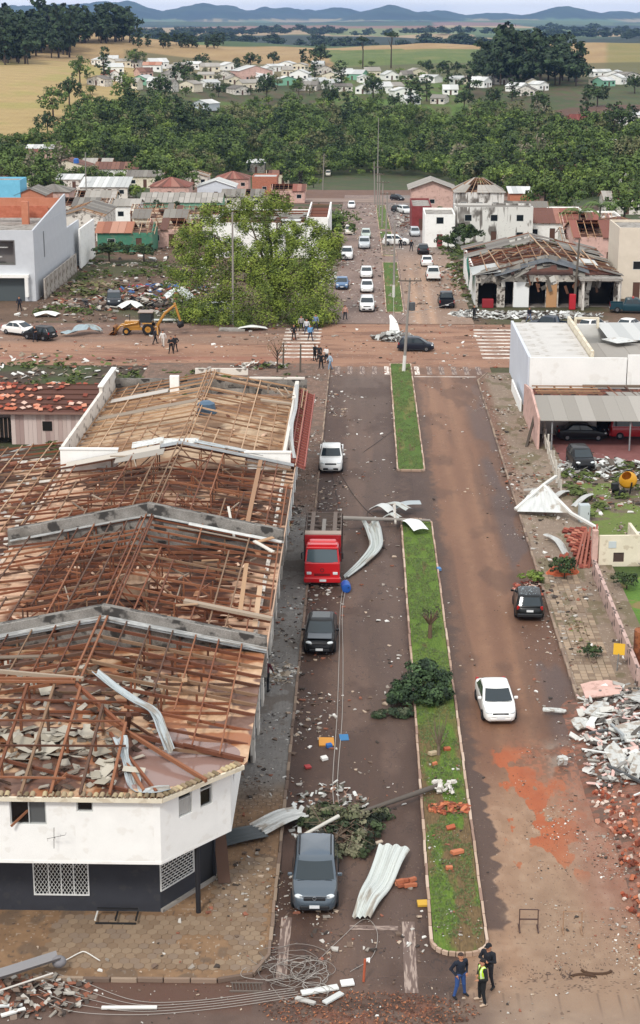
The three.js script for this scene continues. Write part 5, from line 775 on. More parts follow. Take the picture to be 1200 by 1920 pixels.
// ---------------------------------------------------------------- people: a tapered-bone field meshed as one skin, coloured by clothing
srand(41);
function personGeo(o, res) {
  const hipY = 0.93, sh = 1.43, q = o.pose || {}, st = q.stance ?? 0.1, stride = q.stride ?? 0;
  const J = { pelvis: [0, 0.97, 0], chest: [0, 1.3, 0.01], neck: [0, 1.5, 0], head: [0, 1.64, 0.02] };
  const arm = (s, d) => { const S = [s * 0.19, sh, 0], e = d?.elbow || [s * 0.27, 1.14, -0.03], w = d?.wrist || [s * 0.29, 0.9, 0.06]; return [S, e, w]; };
  const aL = arm(-1, q.left), aR = arm(1, q.right), leg = (s) => { const f = s * stride; return [[s * 0.095, hipY, 0], [s * (0.1 + st * 0.3), 0.5, 0.02 + f * 0.45], [s * (0.1 + st), 0.09, -0.02 + f]]; };
  const lL = leg(-1), lR = leg(1), B = [];
  const bone = (a, b, ra, rb, tag, fl = 1) => B.push([a, b, ra, rb, tag, fl]);
  bone(J.pelvis, J.chest, 0.145, 0.165, 'top', 0.72); bone([-0.1, 1.4, 0], [0.1, 1.4, 0], 0.1, 0.1, 'top', 0.85); bone([-0.07, 0.95, 0], [0.07, 0.95, 0], 0.12, 0.12, 'bottom', 0.85); bone([0, 1.46, 0], [0, 1.56, 0.01], 0.06, 0.055, 'skin'); bone([0, 1.61, 0.015], [0, 1.69, 0.0], 0.082, 0.1, 'head');
  for (const a of [aL, aR]) { bone(a[0], a[1], 0.068, 0.05, 'sleeve'); bone(a[1], a[2], 0.048, 0.036, o.bareArms ? 'skin' : 'sleeve'); const d = V(...a[2]).sub(V(...a[1])).normalize(); const h = V(...a[2]).addScaledVector(d, 0.07); bone(a[2], [h.x, h.y, h.z], 0.034, 0.03, 'skin', 1); a[3] = [h.x, h.y, h.z]; a[4] = d; }
  for (const l of [lL, lR]) { bone(l[0], l[1], 0.095, 0.062, 'bottom'); bone(l[1], l[2], 0.06, 0.045, 'bottom'); bone([l[2][0], 0.05, l[2][2] - 0.03], [l[2][0] + Math.sign(l[2][0]) * 0.02, 0.045, l[2][2] + 0.15], 0.05, 0.04, 'shoe'); }
  const mc = new MarchingCubes(res, new THREE.MeshBasicMaterial(), false, false, 60000), N = res, hs = N / 2, sx = 0.62, sy = 0.98, sz = 0.5;
  const dist = (x, y, z, b) => { const [a, c, ra, rb, , fl] = b; const bx = c[0] - a[0], by = c[1] - a[1], bz = c[2] - a[2], px = x - a[0], py = y - a[1], pz = z - a[2]; const t = clamp((px * bx + py * by + pz * bz) / (bx * bx + by * by + bz * bz + 1e-9)); const dx = px - bx * t, dy = py - by * t, dz = (pz - bz * t) / (fl || 1); return Math.sqrt(dx * dx + dy * dy + dz * dz) - lerp(ra, rb, t); };
  const k = 0.028; let c = 0;
  for (let iz = 0; iz < N; iz++) for (let iy = 0; iy < N; iy++) for (let ix = 0; ix < N; ix++) {
    const x = (ix - hs) / hs * sx, y = (iy - hs) / hs * sy + 0.93, z = (iz - hs) / hs * sz; let m = 9;
    for (const b of B) { const d = dist(x, y, z, b); if (d > m + k) continue; const h = clamp(0.5 + 0.5 * (m - d) / k); m = lerp(m, d, h) - k * h * (1 - h); }
    mc.field[ix + iy * N + iz * N * N] = -m;
  }
  mc.isolation = 0; mc.update(); const n = mc.count, pos = new Float32Array(mc.positionArray.slice(0, n * 3)), col = [], C = (h) => new THREE.Color(h);
  const cols = { skin: C(o.skin || '#b98365'), top: C(o.top), sleeve: C(o.sleeve || o.top), bottom: C(o.bottom), shoe: C(o.shoe || '#1c1a1a'), hair: C(o.hair || '#1d1613') };
  for (let i = 0; i < n; i++) {
    const x = pos[3 * i] *= sx, y = pos[3 * i + 1] = pos[3 * i + 1] * sy + 0.93, z = pos[3 * i + 2] *= sz; let best = 9, t = 'top'; for (const b of B) { const d = dist(x, y, z, b); if (d < best) { best = d; t = b[4]; } }
    let cc = cols[t]; if (t === 'head') cc = (y > 1.715 || z < 0.005 + (1.66 - y) * 0.1) ? cols.hair : cols.skin; if (t === 'bottom' && y > 1.0) cc = cols.top; if (t === 'top' && y < 0.93) cc = cols.bottom;
    if (o.vest && (t === 'top') && y > 0.95 && (Math.abs(x) > 0.045 || z < 0)) { cc = C('#c5ef3a'); if (Math.abs(y - 1.12) < 0.022 || Math.abs(Math.abs(x) - 0.1) < 0.018) cc = C('#dfe3d8'); } col.push(cc.r, cc.g, cc.b);
  }
  const g = new THREE.BufferGeometry(); g.setAttribute('position', new THREE.BufferAttribute(pos, 3)); g.setAttribute('color', new THREE.Float32BufferAttribute(col, 3)); g.deleteAttribute('normal');
  let out = mergeVertices(g, 1e-4); out.computeVertexNormals(); out = out.toNonIndexed(); const extra = [];
  const dab = (geo, hex) => { const e = plain(geo); e.deleteAttribute('uv'); const cc = C(hex), a = []; for (let i = 0; i < e.attributes.position.count; i++) a.push(cc.r, cc.g, cc.b); e.setAttribute('color', new THREE.Float32BufferAttribute(a, 3)); extra.push(e); };
  const sk = o.skin || '#b98365', ball = (r, x, y, z, sxx = 1, syy = 1) => new THREE.SphereGeometry(r, 6, 5).scale(sxx, syy, 1).translate(x, y, z);
  dab(ball(0.018, 0, 1.645, 0.105, 0.8, 1.3), sk); for (const s of [-1, 1]) { dab(ball(0.011, s * 0.035, 1.665, 0.092), '#1a1412'); dab(ball(0.024, s * 0.092, 1.645, 0.0, 0.5, 1.2), sk); } dab(ball(0.02, 0, 1.598, 0.088, 1.3, 0.35), '#8a4a40');
  if (o.cap) { dab(new THREE.SphereGeometry(0.106, 10, 6, 0, 6.28, 0, 1.5).translate(0, 1.7, 0.005), o.cap); dab(box(0.15, 0.015, 0.1, 0, 1.71, 0.13), o.cap); }
  for (const a of [aL, aR]) { // five separate, slightly curled fingers
    const d = a[4], s = Math.sign(a[0][0]), out_ = V(0, 0, 1).cross(d).normalize(); const front_ = out_.clone().cross(d).normalize(); if (front_.z < 0) front_.negate();
    const across = d.clone().cross(front_.clone()).normalize();
    [[-0.024, 0.07, 0.0085], [-0.008, 0.08, 0.009], [0.009, 0.075, 0.009], [0.025, 0.06, 0.008]].forEach(([u, L, r]) => { const p0 = V(...a[3]).addScaledVector(front_, u), p1 = p0.clone().addScaledVector(d, L * 0.55), p2 = p1.clone().addScaledVector(d, L * 0.4).addScaledVector(across, -s * L * 0.3); dab(cyl(r, r * 0.95, p0.toArray(), p1.toArray(), 5), sk); dab(cyl(r * 0.95, r * 0.7, p1.toArray(), p2.toArray(), 5), sk); });
    const t0 = V(...a[3]).addScaledVector(d, -0.05).addScaledVector(front_, 0.028), t1 = t0.clone().addScaledVector(front_, 0.03).addScaledVector(d, 0.03), t2 = t1.clone().addScaledVector(d, 0.028); dab(cyl(0.011, 0.01, t0.toArray(), t1.toArray(), 5), sk); dab(cyl(0.01, 0.007, t1.toArray(), t2.toArray(), 5), sk);
  }
  for (const k2 of Object.keys(out.attributes)) if (!['position', 'normal', 'color'].includes(k2)) out.deleteAttribute(k2);
  return mergeGeometries([out, ...extra]);
}
const skinMat = new THREE.MeshStandardMaterial({ vertexColors: true, roughness: 0.85 });
function person(label, px, py, turn, o, res = 44, group) { const g = G(px, py); const m = mesh('person', personGeo(o, res), skinMat); m.position.set(g[0], g[1] + (o.y ?? 0.005), g[2]); m.rotation.y = turn; const k = o.s || 1; m.scale.set(1.13 * k, k, 1.18 * k); return tag(m, label, 'person', group); }
const CROSSED = { left: { elbow: [-0.28, 1.16, 0.06], wrist: [0.02, 1.2, 0.22] }, right: { elbow: [0.28, 1.16, 0.06], wrist: [-0.02, 1.16, 0.22] } }, POCKET = { left: { elbow: [-0.3, 1.15, -0.1], wrist: [-0.2, 0.96, 0.06] }, right: { elbow: [0.3, 1.15, -0.1], wrist: [0.2, 0.96, 0.06] } }, HIPS = { left: { elbow: [-0.4, 1.2, -0.08], wrist: [-0.22, 1.02, 0.06] }, right: { elbow: [0.3, 1.13, 0], wrist: [0.2, 1.1, 0.2] } }, WALK = { stride: 0.22, left: { elbow: [-0.26, 1.16, 0.1], wrist: [-0.24, 0.96, 0.25] }, right: { elbow: [0.26, 1.15, -0.12], wrist: [0.28, 0.92, -0.12] } };
person('person in navy jacket and blue jeans standing with hands in pockets', 862, 1868, 0.5, { top: '#18202f', bottom: '#2f4f86', shoe: '#17181c', hair: '#3a2c26', pose: POCKET, y: 0.005 }, 72);
person('person in yellow high-visibility vest and black trousers with pale shoes', 903, 1880, -1.2, { top: '#15181a', sleeve: '#141617', bottom: '#121519', shoe: '#bda68f', vest: 1, hair: '#1b1512', pose: HIPS }, 72);
person('person in dark jacket standing just behind the yellow vest', 914, 1850, -0.6, { top: '#171a22', bottom: '#181b22', shoe: '#222', cap: '#111318', pose: CROSSED }, 60);
person('person in maroon top and black trousers walking under the eaves', 499, 1297, 2.8, { top: '#5a2a32', bottom: '#141419', pose: WALK, y: 0.13 }, 56);
const NAVY = '#1b2130', BLK = '#15161a';
person('person in black beside the parked black hatchback on the cross street', 66, 641, 0.5, { top: BLK, bottom: '#1d2230', pose: CROSSED }); person('person in dark clothes by the pale debris at the grey building', 37, 583, 0, { top: NAVY, bottom: BLK });
person('person in dark coat stepping away below the digger', 291, 645, 1.8, { top: '#22232b', bottom: BLK, pose: WALK }); person('person in pale top and light trousers below the digger arm', 306, 650, -0.4, { top: '#cfccc6', bottom: '#c2bdb5', pose: WALK }); person('person in black standing shoulder to shoulder, taller of the pair', 321, 663, 0.2, { top: BLK, bottom: BLK, pose: CROSSED, s: 1.04 }); person('person in black standing close behind the taller one', 329, 659, -0.3, { top: '#1a1a1e', bottom: '#15151a', pose: POCKET });
person('person in black coat on the zebra stripes near the tree', 551, 638, 0.3, { top: BLK, bottom: BLK, pose: POCKET }); person('person in pale shirt on the zebra stripes beside the fallen tree', 565, 621, 0.1, { top: '#8e8b88', bottom: '#24262c' }); person('person in bright blue jacket walking over the zebra stripes', 582, 639, 0.2, { top: '#5f93bd', bottom: '#1f2b3d', pose: WALK }); person('person in blue shirt at the far end of the zebra stripes', 592, 618, -0.2, { top: '#6b7fa0', bottom: '#2a3242' }); person('person in white top on the zebra stripes behind the blue jacket', 575, 627, 0, { top: '#c4c6c8', bottom: '#3c4a62' });
person('person in black at the street corner, left end of the group', 590, 676, 1.0, { top: BLK, bottom: BLK, pose: CROSSED }); person('person in dark grey at the street corner talking to the group', 598, 678, 0.3, { top: '#22252b', bottom: '#16181c', pose: POCKET }); person('person in black with back turned in the corner group', 602, 693, PI, { top: '#121317', bottom: '#17181d', pose: HIPS }); person('person in white shirt and dark trousers in the corner group', 612, 681, -0.8, { top: '#d8d6d2', bottom: '#1b1e24', pose: CROSSED }); person('person in pale blue dress shirt and jeans beside the corner group', 619, 694, -1.3, { top: '#a9bccb', bottom: '#7890a8', pose: WALK });
person('person with bare arms in pink top standing in the road by the tree', 647, 600, 0.4, { top: '#c59a8a', bottom: '#232830', bareArms: 1 }); person('person in black walking past the wrecked shop wreckage', 889, 600, -0.5, { top: BLK, bottom: BLK, pose: WALK }); person('person in dark top and blue trousers before the wrecked shop', 992, 604, 0.4, { top: '#1d1f28', bottom: '#5c6a86', pose: WALK }); person('person in black in the middle of the far carriageway', 751, 468, 0.2, { top: BLK, bottom: BLK, y: 0.06 }, 40); person('person in dark top with a pale bag on the far carriageway', 771, 472, 0, { top: '#1b1b20', bottom: '#24262e', y: 0.06 }, 40); person('person in orange-brown top on the far left pavement', 626, 486, 0.3, { top: '#8a5a42', bottom: '#22242a', y: 0.1 }, 40);
// ---------------------------------------------------------------- trees
srand(50);
const leafMat = new THREE.MeshStandardMaterial({ vertexColors: true, roughness: 0.9 }), barkMat = M('#4b4036', 0.95), barkGrey = M('#6d645a', 0.95);
// leaves spread in clumps through lobes: lobes [x,y,z,rx,ry,rz]; tones: list of [r,g,b] sRGB
function foliage(lobes, perLobe, size, tones, clumps = 10, aspect = 1.6, droop = 0) {
  const pos = [], nor = [], col = [], T = tones.map((t) => [lin(t[0]), lin(t[1]), lin(t[2])]);
  for (const [cx, cy, cz, rx, ry, rz] of lobes) {
    const cl = []; for (let i = 0; i < clumps; i++) { const a = rnd(0, 6.283), b = Math.acos(rnd(-0.75, 1)), r = rnd(0.55, 1) ** 0.6; cl.push([Math.sin(b) * Math.cos(a) * r, Math.cos(b) * r, Math.sin(b) * Math.sin(a) * r, rnd(0.22, 0.46), pick(T), rnd(0.72, 1.28)]); }
    for (let i = 0; i < perLobe; i++) {
      const c = cl[i % clumps], a = rnd(0, 6.283), u = rnd(-1, 1), q = Math.sqrt(1 - u * u), rr = c[3] * Math.cbrt(rnd(0.2, 1));
      const dx = q * Math.cos(a), dy = u, dz = q * Math.sin(a); let x = c[0] + dx * rr, y = c[1] + dy * rr - droop * rnd(0, 1) ** 2, z = c[2] + dz * rr;
      const px = cx + x * rx, py = cy + y * ry, pz = cz + z * rz; if (py < 0.03) continue;
      const n = V(dx + 0.8 * c[0] + rnd(-0.7, 0.7), dy + 0.8 * c[1] + rnd(-0.2, 1.0), dz + 0.8 * c[2] + rnd(-0.7, 0.7)).normalize(), t = V(rnd(-1, 1), rnd(-1, 1) - droop * 3, rnd(-1, 1)).cross(n).normalize(), bt = n.clone().cross(t), s = size * rnd(0.6, 1.3), w = s / aspect * 0.5, l = s * 0.5, k = c[5] * rnd(0.85, 1.15);
      const P = [[-l, 0], [0, -w], [l, 0], [0, w]].map(([e, f]) => [px + t.x * e + bt.x * f, py + t.y * e + bt.y * f, pz + t.z * e + bt.z * f]);
      for (const m of [0, 1, 2, 0, 2, 3]) { pos.push(...P[m]); nor.push(n.x, n.y, n.z); col.push(c[4][0] * k, c[4][1] * k, c[4][2] * k); }
    }
  }
  const g = new THREE.BufferGeometry(); g.setAttribute('position', new THREE.Float32BufferAttribute(pos, 3)); g.setAttribute('normal', new THREE.Float32BufferAttribute(nor, 3)); g.setAttribute('color', new THREE.Float32BufferAttribute(col, 3)); return g;
}
function limbs(h, r, n, spread, seg = 6, base = 0.4) { // trunk and boughs
  const l = [cyl(r, r * 0.6, [0, -0.2, 0], [rnd(-0.1, 0.1) * h * 0.2, h * 0.6, 0], seg)]; for (let i = 0; i < n; i++) { const a = rnd(0, 6.28), y = h * rnd(base, 0.6), s = spread * rnd(0.5, 1); const p = [Math.cos(a) * s * 0.55, y + h * 0.17, Math.sin(a) * s * 0.55]; l.push(cyl(r * 0.4, r * 0.25, [0, y, 0], p, 5), cyl(r * 0.25, r * 0.08, p, [Math.cos(a + 0.3) * s, y + h * rnd(0.28, 0.4), Math.sin(a + 0.3) * s], 4)); } return merge(l);
}
const GREENS = { dark: [[50, 67, 36], [66, 84, 43], [44, 58, 34]], mid: [[80, 99, 46], [96, 115, 54], [67, 85, 42]], light: [[102, 122, 54], [118, 136, 62], [90, 110, 50]], olive: [[104, 106, 68], [122, 120, 84], [90, 96, 60]], yellow: [[116, 128, 60], [104, 118, 56]], bare: [[126, 118, 98], [108, 104, 86], [140, 132, 112]], pine: [[46, 62, 38], [58, 76, 46], [40, 54, 36]] };
function treeShape(h, w, tone, per, size, kind = 'round') {
  const lobes = [];
  if (kind === 'round') for (let i = 0; i < 7; i++) { const a = i * 2.4 + rnd(0, 0.8), r = i ? w * 0.28 * rnd(0.7, 1.1) : 0; lobes.push([Math.cos(a) * r, h * (i ? rnd(0.42, 0.72) : 0.74), Math.sin(a) * r, w * rnd(0.24, 0.34), h * rnd(0.18, 0.27), w * rnd(0.24, 0.34)]); }
  else if (kind === 'tall') for (let i = 0; i < 7; i++) lobes.push([rnd(-0.15, 0.15) * w, h * (0.25 + 0.11 * i), rnd(-0.15, 0.15) * w, w * rnd(0.22, 0.4) * (1 - i * 0.05), h * 0.11, w * rnd(0.22, 0.4)]);
  else if (kind === 'flat') for (let i = 0; i < 6; i++) { const a = i * 1.05; lobes.push([Math.cos(a) * w * 0.3, h * rnd(0.86, 0.95), Math.sin(a) * w * 0.3, w * 0.25, h * 0.05, w * 0.25]); }
  return { crown: foliage(lobes, per, size, tone, 9), trunk: limbs(h, h * 0.022 + 0.06, kind === 'flat' ? 6 : 5, w * 0.36, 6, kind === 'flat' ? 0.55 : 0.35) };
}
const VAR = [treeShape(9, 8, GREENS.dark, 124, 0.76), treeShape(10, 9, GREENS.mid, 124, 0.76), treeShape(8, 8, GREENS.mid, 124, 0.73), treeShape(8, 7, GREENS.light, 116, 0.73), treeShape(11, 7, GREENS.dark, 120, 0.73, 'tall'), treeShape(9, 8, GREENS.olive, 112, 0.73), treeShape(20, 12, GREENS.pine, 90, 1.9, 'tall'), treeShape(24, 9, GREENS.pine, 120, 0.92, 'flat'), treeShape(16, 14, GREENS.pine, 95, 1.8)];
const FOREST = [...VAR.slice(0, 6), treeShape(7, 6, GREENS.yellow, 112, 0.66), treeShape(10, 5, GREENS.bare, 34, 0.7, 'tall'), treeShape(12, 10, GREENS.mid, 132, 0.79), treeShape(6, 7, GREENS.light, 112, 0.59)];
const WOODS = ['dark green round-crowned tree in the valley wood', 'mid green broad tree in the valley wood', 'lower mid green tree in the valley wood', 'bright yellow-green tree in the valley wood', 'narrow dark tree rising from the valley wood', 'grey-olive thinly leaved tree in the valley wood', 'yellowish small tree in the valley wood', 'thin grey storm-stripped tree in the valley wood', 'large spreading green tree in the valley wood', 'low light green bushy tree in the valley wood'];
function tree(v, pos, s, turn, label, group, name = 'tree', SET = VAR) { const p = thing(name, label, 'tree', pos, turn, group); p.scale.set(s * rnd(0.9, 1.15), s * rnd(0.88, 1.12), s * rnd(0.9, 1.15)); mesh('crown', SET[v].crown, leafMat, p); mesh('trunk', SET[v].trunk, barkMat, p); return p; }
const clear = [[825, 205, 45, 26], [855, 235, 25, 22], [985, 225, 14, 26], [1080, 236, 55, 26], [1180, 232, 55, 30], [1150, 283, 40, 16], [1075, 338, 60, 20], [1170, 340, 45, 24], [810, 362, 55, 28], [575, 306, 60, 11], [480, 316, 32, 18], [40, 302, 62, 18], [125, 325, 66, 22], [228, 330, 66, 18], [650, 350, 75, 18], [700, 338, 130, 9], [900, 385, 60, 30], [980, 385, 30, 15], [438, 345, 50, 14], [405, 365, 45, 14], [495, 352, 40, 24], [320, 362, 45, 16], [760, 352, 40, 16]];
const woodAt = (x, y) => { // where, in the photo, tree bases of the valley wood may stand
  if (y > 372 || y < 226 + 10 * Math.sin(x * 0.02)) return false; if (y > 350 && (x < 860 || x > 1200)) return false; if (x < 140 && y < 262 + (140 - x) * 0.12) return false; if (x < 200 && y < 226) return false; if (x > 1000 && x < 1200 && y < 232) return false;
  return !clear.some(([cx, cy, rx, ry]) => ((x - cx) / rx) ** 2 + ((y - cy) / ry) ** 2 < 1);
};
{
  const P = []; let guard = 0; while (P.length < 1500 && guard++ < 30000) { const x = rnd(-60, 1260), y = rnd(214, 372); if (!woodAt(x, y)) continue; const g = G(x, y); if (P.some((q) => (q[0] - g[0]) ** 2 + (q[2] - g[2]) ** 2 < 13)) continue; P.push([...g, x, y]); }
  P.sort((a, b) => b[2] - a[2]); const inst = FOREST.map(() => []);
  const inView = P.filter((q) => q[3] > 5 && q[3] < 1195);
  P.forEach((q, i) => { const v = [0, 1, 8, 0, 2, 4, 1, 3, 5, 1, 9, 2, 3, 7, 6, 5][Math.floor(n2(q[0] * 0.03, q[2] * 0.03) * 10 + rnd(0, 6)) % 16], s = 0.42 + 0.8 * rnd() ** 1.5, k = inView.indexOf(q); if (k >= 0 && k < 170) tree(v, [q[0], q[1] - 0.2, q[2]], s, rnd(0, 6.28), WOODS[v], 'trees of the valley wood', 'tree', FOREST); else inst[v].push([q, s]); });
  const m4 = new THREE.Matrix4(), qq = new THREE.Quaternion(); inst.forEach((l, v) => { if (!l.length) return; const im = new THREE.InstancedMesh(FOREST[v].crown, leafMat, l.length); l.forEach(([q, s], i) => { qq.setFromAxisAngle(UP, rnd(0, 6.28)); m4.compose(V(q[0], q[1] - 0.3, q[2]), qq, V(s * rnd(0.9, 1.15), s, s * rnd(0.9, 1.15))); im.setMatrixAt(i, m4); }); im.name = numbered('wood'); tag(im, 'crowns of the wood farther back in the valley', 'wood', null, 'stuff'); scene.add(im); });
}
// trees on the far slope: hedges among the hamlet, the two groves and the tall single trees
{
  const one = (v, px, py, s, label) => { const g = G(px, py); tree(v, [g[0], g[1] - 0.3, g[2]], s, rnd(0, 6.28), label, 'trees among the far houses'); };
  for (const [x, y] of [[410, 182], [560, 178], [195, 150], [300, 195], [470, 130], [345, 165], [800, 190], [880, 180], [770, 200], [640, 170], [255, 128], [500, 190], [700, 182], [925, 205], [1010, 205], [1190, 175], [590, 150], [150, 160], [840, 160], [130, 200], [90, 255], [160, 215], [235, 200], [1120, 200], [1165, 255], [1100, 222], [380, 130], [100, 225], [620, 205], [960, 190], [330, 205], [740, 205], [870, 205]]) one(pick([0, 4, 1, 0]), x, y, rnd(0.8, 1.5), 'dark green tree standing among the far hamlet houses');
  for (let i = 0; i < 70; i++) { const x = rnd(150, 1000), y = rnd(122, 200); one(pick([2, 0, 3, 5]), x, y, rnd(0.35, 0.7), pick(['small garden tree between the far hamlet houses', 'low hedge tree along the far hamlet gardens'])); }
  for (const [x, y] of [[1010, 215], [1025, 240], [1145, 240], [1110, 262], [1150, 270], [1080, 275], [1185, 300], [1195, 262], [1040, 262]]) one(pick([4, 0, 2]), x, y, rnd(0.9, 1.3), 'dark tree beside the ploughed field on the right');
  const grove = (list, label, group, v) => { for (const [x, y, s] of list) { const g = G(x, y); tree(pick(v), [g[0], g[1] - 0.5, g[2]], s, rnd(0, 6.28), label, group, 'tall_tree'); } };
  const A = []; for (let i = 0; i < 46; i++) { const x = rnd(885, 1085); A.push([x, 135 + rnd(0, 28), rnd(0.85, 1.25) * (0.8 + 0.35 * Math.sin((x - 880) / 205 * 3.14))]); } grove(A, 'dark tall tree of the grove above the ploughed field', 'trees of the grove on the slope', [6, 8, 8, 6]);
  const Bq = []; for (let i = 0; i < 70; i++) { const x = rnd(-40, 132); Bq.push([x, 92 + rnd(0, 30) - (x > 60 ? 12 : 0), rnd(0.9, 1.35)]); } for (let i = 0; i < 26; i++) Bq.push([rnd(120, 245), 78 + rnd(-4, 4), rnd(0.9, 1.3)]); for (let i = 0; i < 18; i++) Bq.push([rnd(245, 420), 86 + rnd(-2, 5), rnd(0.35, 0.6)]); grove(Bq, 'dark tree of the wood on the left ridge above the golden field', 'trees of the ridge wood', [6, 8, 6]);
  for (const [x, y, v, s, l] of [[680, 128, 7, 0.78, 'tall bare-stemmed pine with flat crown, shorter of the pair on the ridge'], [733, 128, 7, 0.92, 'tall bare-stemmed pine with flat crown, taller of the pair on the ridge'], [513, 122, 8, 0.5, 'lone round tree at the edge of the golden field'], [568, 120, 6, 0.55, 'small dark tree by the ridge field'], [600, 122, 8, 0.9, 'broad tree on the ridge beside the two pines'], [802, 137, 8, 0.45, 'dark round tree left of the grove, first of three'], [830, 138, 8, 0.5, 'dark round tree left of the grove, middle of three'], [858, 138, 8, 0.45, 'dark round tree left of the grove, nearest the grove']]) { const g = G(x, y); tree(v, [g[0], g[1] - 0.4, g[2]], s, rnd(0, 6.28), l, null, 'tall_tree'); }
}
// far woods along the plain beyond the ridge: one mass
{ const im = new THREE.InstancedMesh(VAR[8].crown, leafMat, 420), m4 = new THREE.Matrix4(), q = new THREE.Quaternion(); let k = 0, gd = 0; while (k < 420 && gd++ < 9000) { const z = -rnd(1500, 5200), x = rnd(-0.32, 0.32) * -z; if (fbm(x * 0.0018 + 4, z * 0.0012, 3) < 0.6) continue; q.setFromAxisAngle(UP, rnd(0, 6.28)); const s = rnd(0.8, 1.5); m4.compose(V(x, hgt(x, z) - 3, z), q, V(s * 1.6, s, s * 1.6)); im.setMatrixAt(k++, m4); } im.count = k; im.name = numbered('wood'); tag(im, 'scattered woods on the hazy plain beyond the ridge', 'wood', null, 'stuff'); scene.add(im); }
// trees and bushes in the town
const town = (v, px, py, s, label, name = 'tree') => { const g = G(px, py); return tree(v, [g[0], g[1] - 0.1, g[2]], s, rnd(0, 6.28), label, null, name); };
const VT = [treeShape(6, 6, GREENS.mid, 260, 0.45), treeShape(3, 4, GREENS.dark, 220, 0.32), treeShape(7, 5, GREENS.dark, 240, 0.45, 'tall'), treeShape(3, 4, GREENS.light, 220, 0.34)]; VAR.push(...VT);
for (const [v, x, y, s, l] of [[9, 633, 452, 1.0, 'green street tree beside the far white building'], [9, 618, 500, 0.75, 'small green tree on the left pavement above the blue saloon'], [12, 588, 352, 1.1, 'light green bush at the far end of the left houses'], [9, 38, 372, 1.6, 'broad dull green tree between the far left houses'], [9, 92, 372, 1.2, 'dull green tree right of the broad one, far left'], [9, 330, 368, 1.7, 'dark bushy tree behind the roof with two cypresses'], [10, 205, 492, 1.2, 'round bush beside the tall white boundary wall'], [10, 270, 492, 1.1, 'round bush before the small green-walled house'], [12, 255, 372, 1.1, 'yellow-green bush among the grey roofs'], [10, 205, 385, 0.9, 'dark bush behind the long grey roof'], [11, 300, 410, 0.5, 'small pointed cypress before the grey roof, left one'], [11, 331, 410, 0.5, 'small pointed cypress before the grey roof, right one'], [10, 968, 448, 1.1, 'round dark bush in front of the mouldy white building'], [10, 870, 472, 1.4, 'leafy bush on the plot beside the wrecked shop'], [10, 840, 470, 0.9, 'low bush at the roadside beside the plot'], [9, 1020, 402, 1.5, 'green tree behind the mouldy white building'], [9, 1060, 405, 1.3, 'dense green tree before the brown house'], [9, 985, 372, 1.2, 'green tree beyond the far right roofs'], [9, 910, 365, 1.1, 'green tree beside the pink gabled house'], [9, 1130, 392, 1.5, 'green tree right of the two white cars'], [9, 1170, 420, 1.3, 'green tree behind the beige tower'], [9, 1190, 350, 1.6, 'dark tree beside the far white garage'], [10, 1058, 1088, 0.5, 'leafy broken bush beside the collapsed brick gate'], [12, 1000, 1096, 0.38, 'yellow-green uprooted shrub on the right kerb'], [10, 1175, 1105, 0.42, 'round bush on the bright lawn'], [10, 1110, 1236, 0.35, 'dark weedy shrub at the foot of the garden wall']]) town(v, x, y, s, l, s < 0.6 || v === 10 || v === 12 ? 'bush' : 'tree');
// two palms on the right
for (const [x, y, h, l] of [[1082, 470, 6, 'palm tree behind the wrecked shop roof, nearer the road'], [1120, 462, 6.5, 'palm tree beside the red broken roofs']]) { const g = G(x, y), p = thing('palm_tree', l, 'palm', [g[0], g[1], g[2]]); mesh('trunk', cyl(0.22, 0.14, [0, -0.2, 0], [0.2, h, 0], 8), barkGrey, p); const fr = []; for (let i = 0; i < 13; i++) { const a = i * 2.4, L = rnd(2.2, 3); for (let k = 0; k < 12; k++) { const t = k / 11, r = L * t, yy = h + 0.9 * Math.sin(t * 2.2) - 1.1 * t * t; for (const s of [-1, 1]) { const q = new THREE.BufferGeometry(), ca = Math.cos(a), sa = Math.sin(a), w = 0.75 * (1 - t * 0.6); q.setAttribute('position', new THREE.Float32BufferAttribute([0.2 + ca * r, yy, sa * r, 0.2 + ca * (r + 0.22), yy, sa * (r + 0.22), 0.2 + ca * (r + 0.4) - s * sa * w, yy - 0.35, sa * (r + 0.4) + s * ca * w], 3)); q.computeVertexNormals(); fr.push(q); } } } mesh('crown', merge(fr), M('#5a6e3c', 0.9), p); }
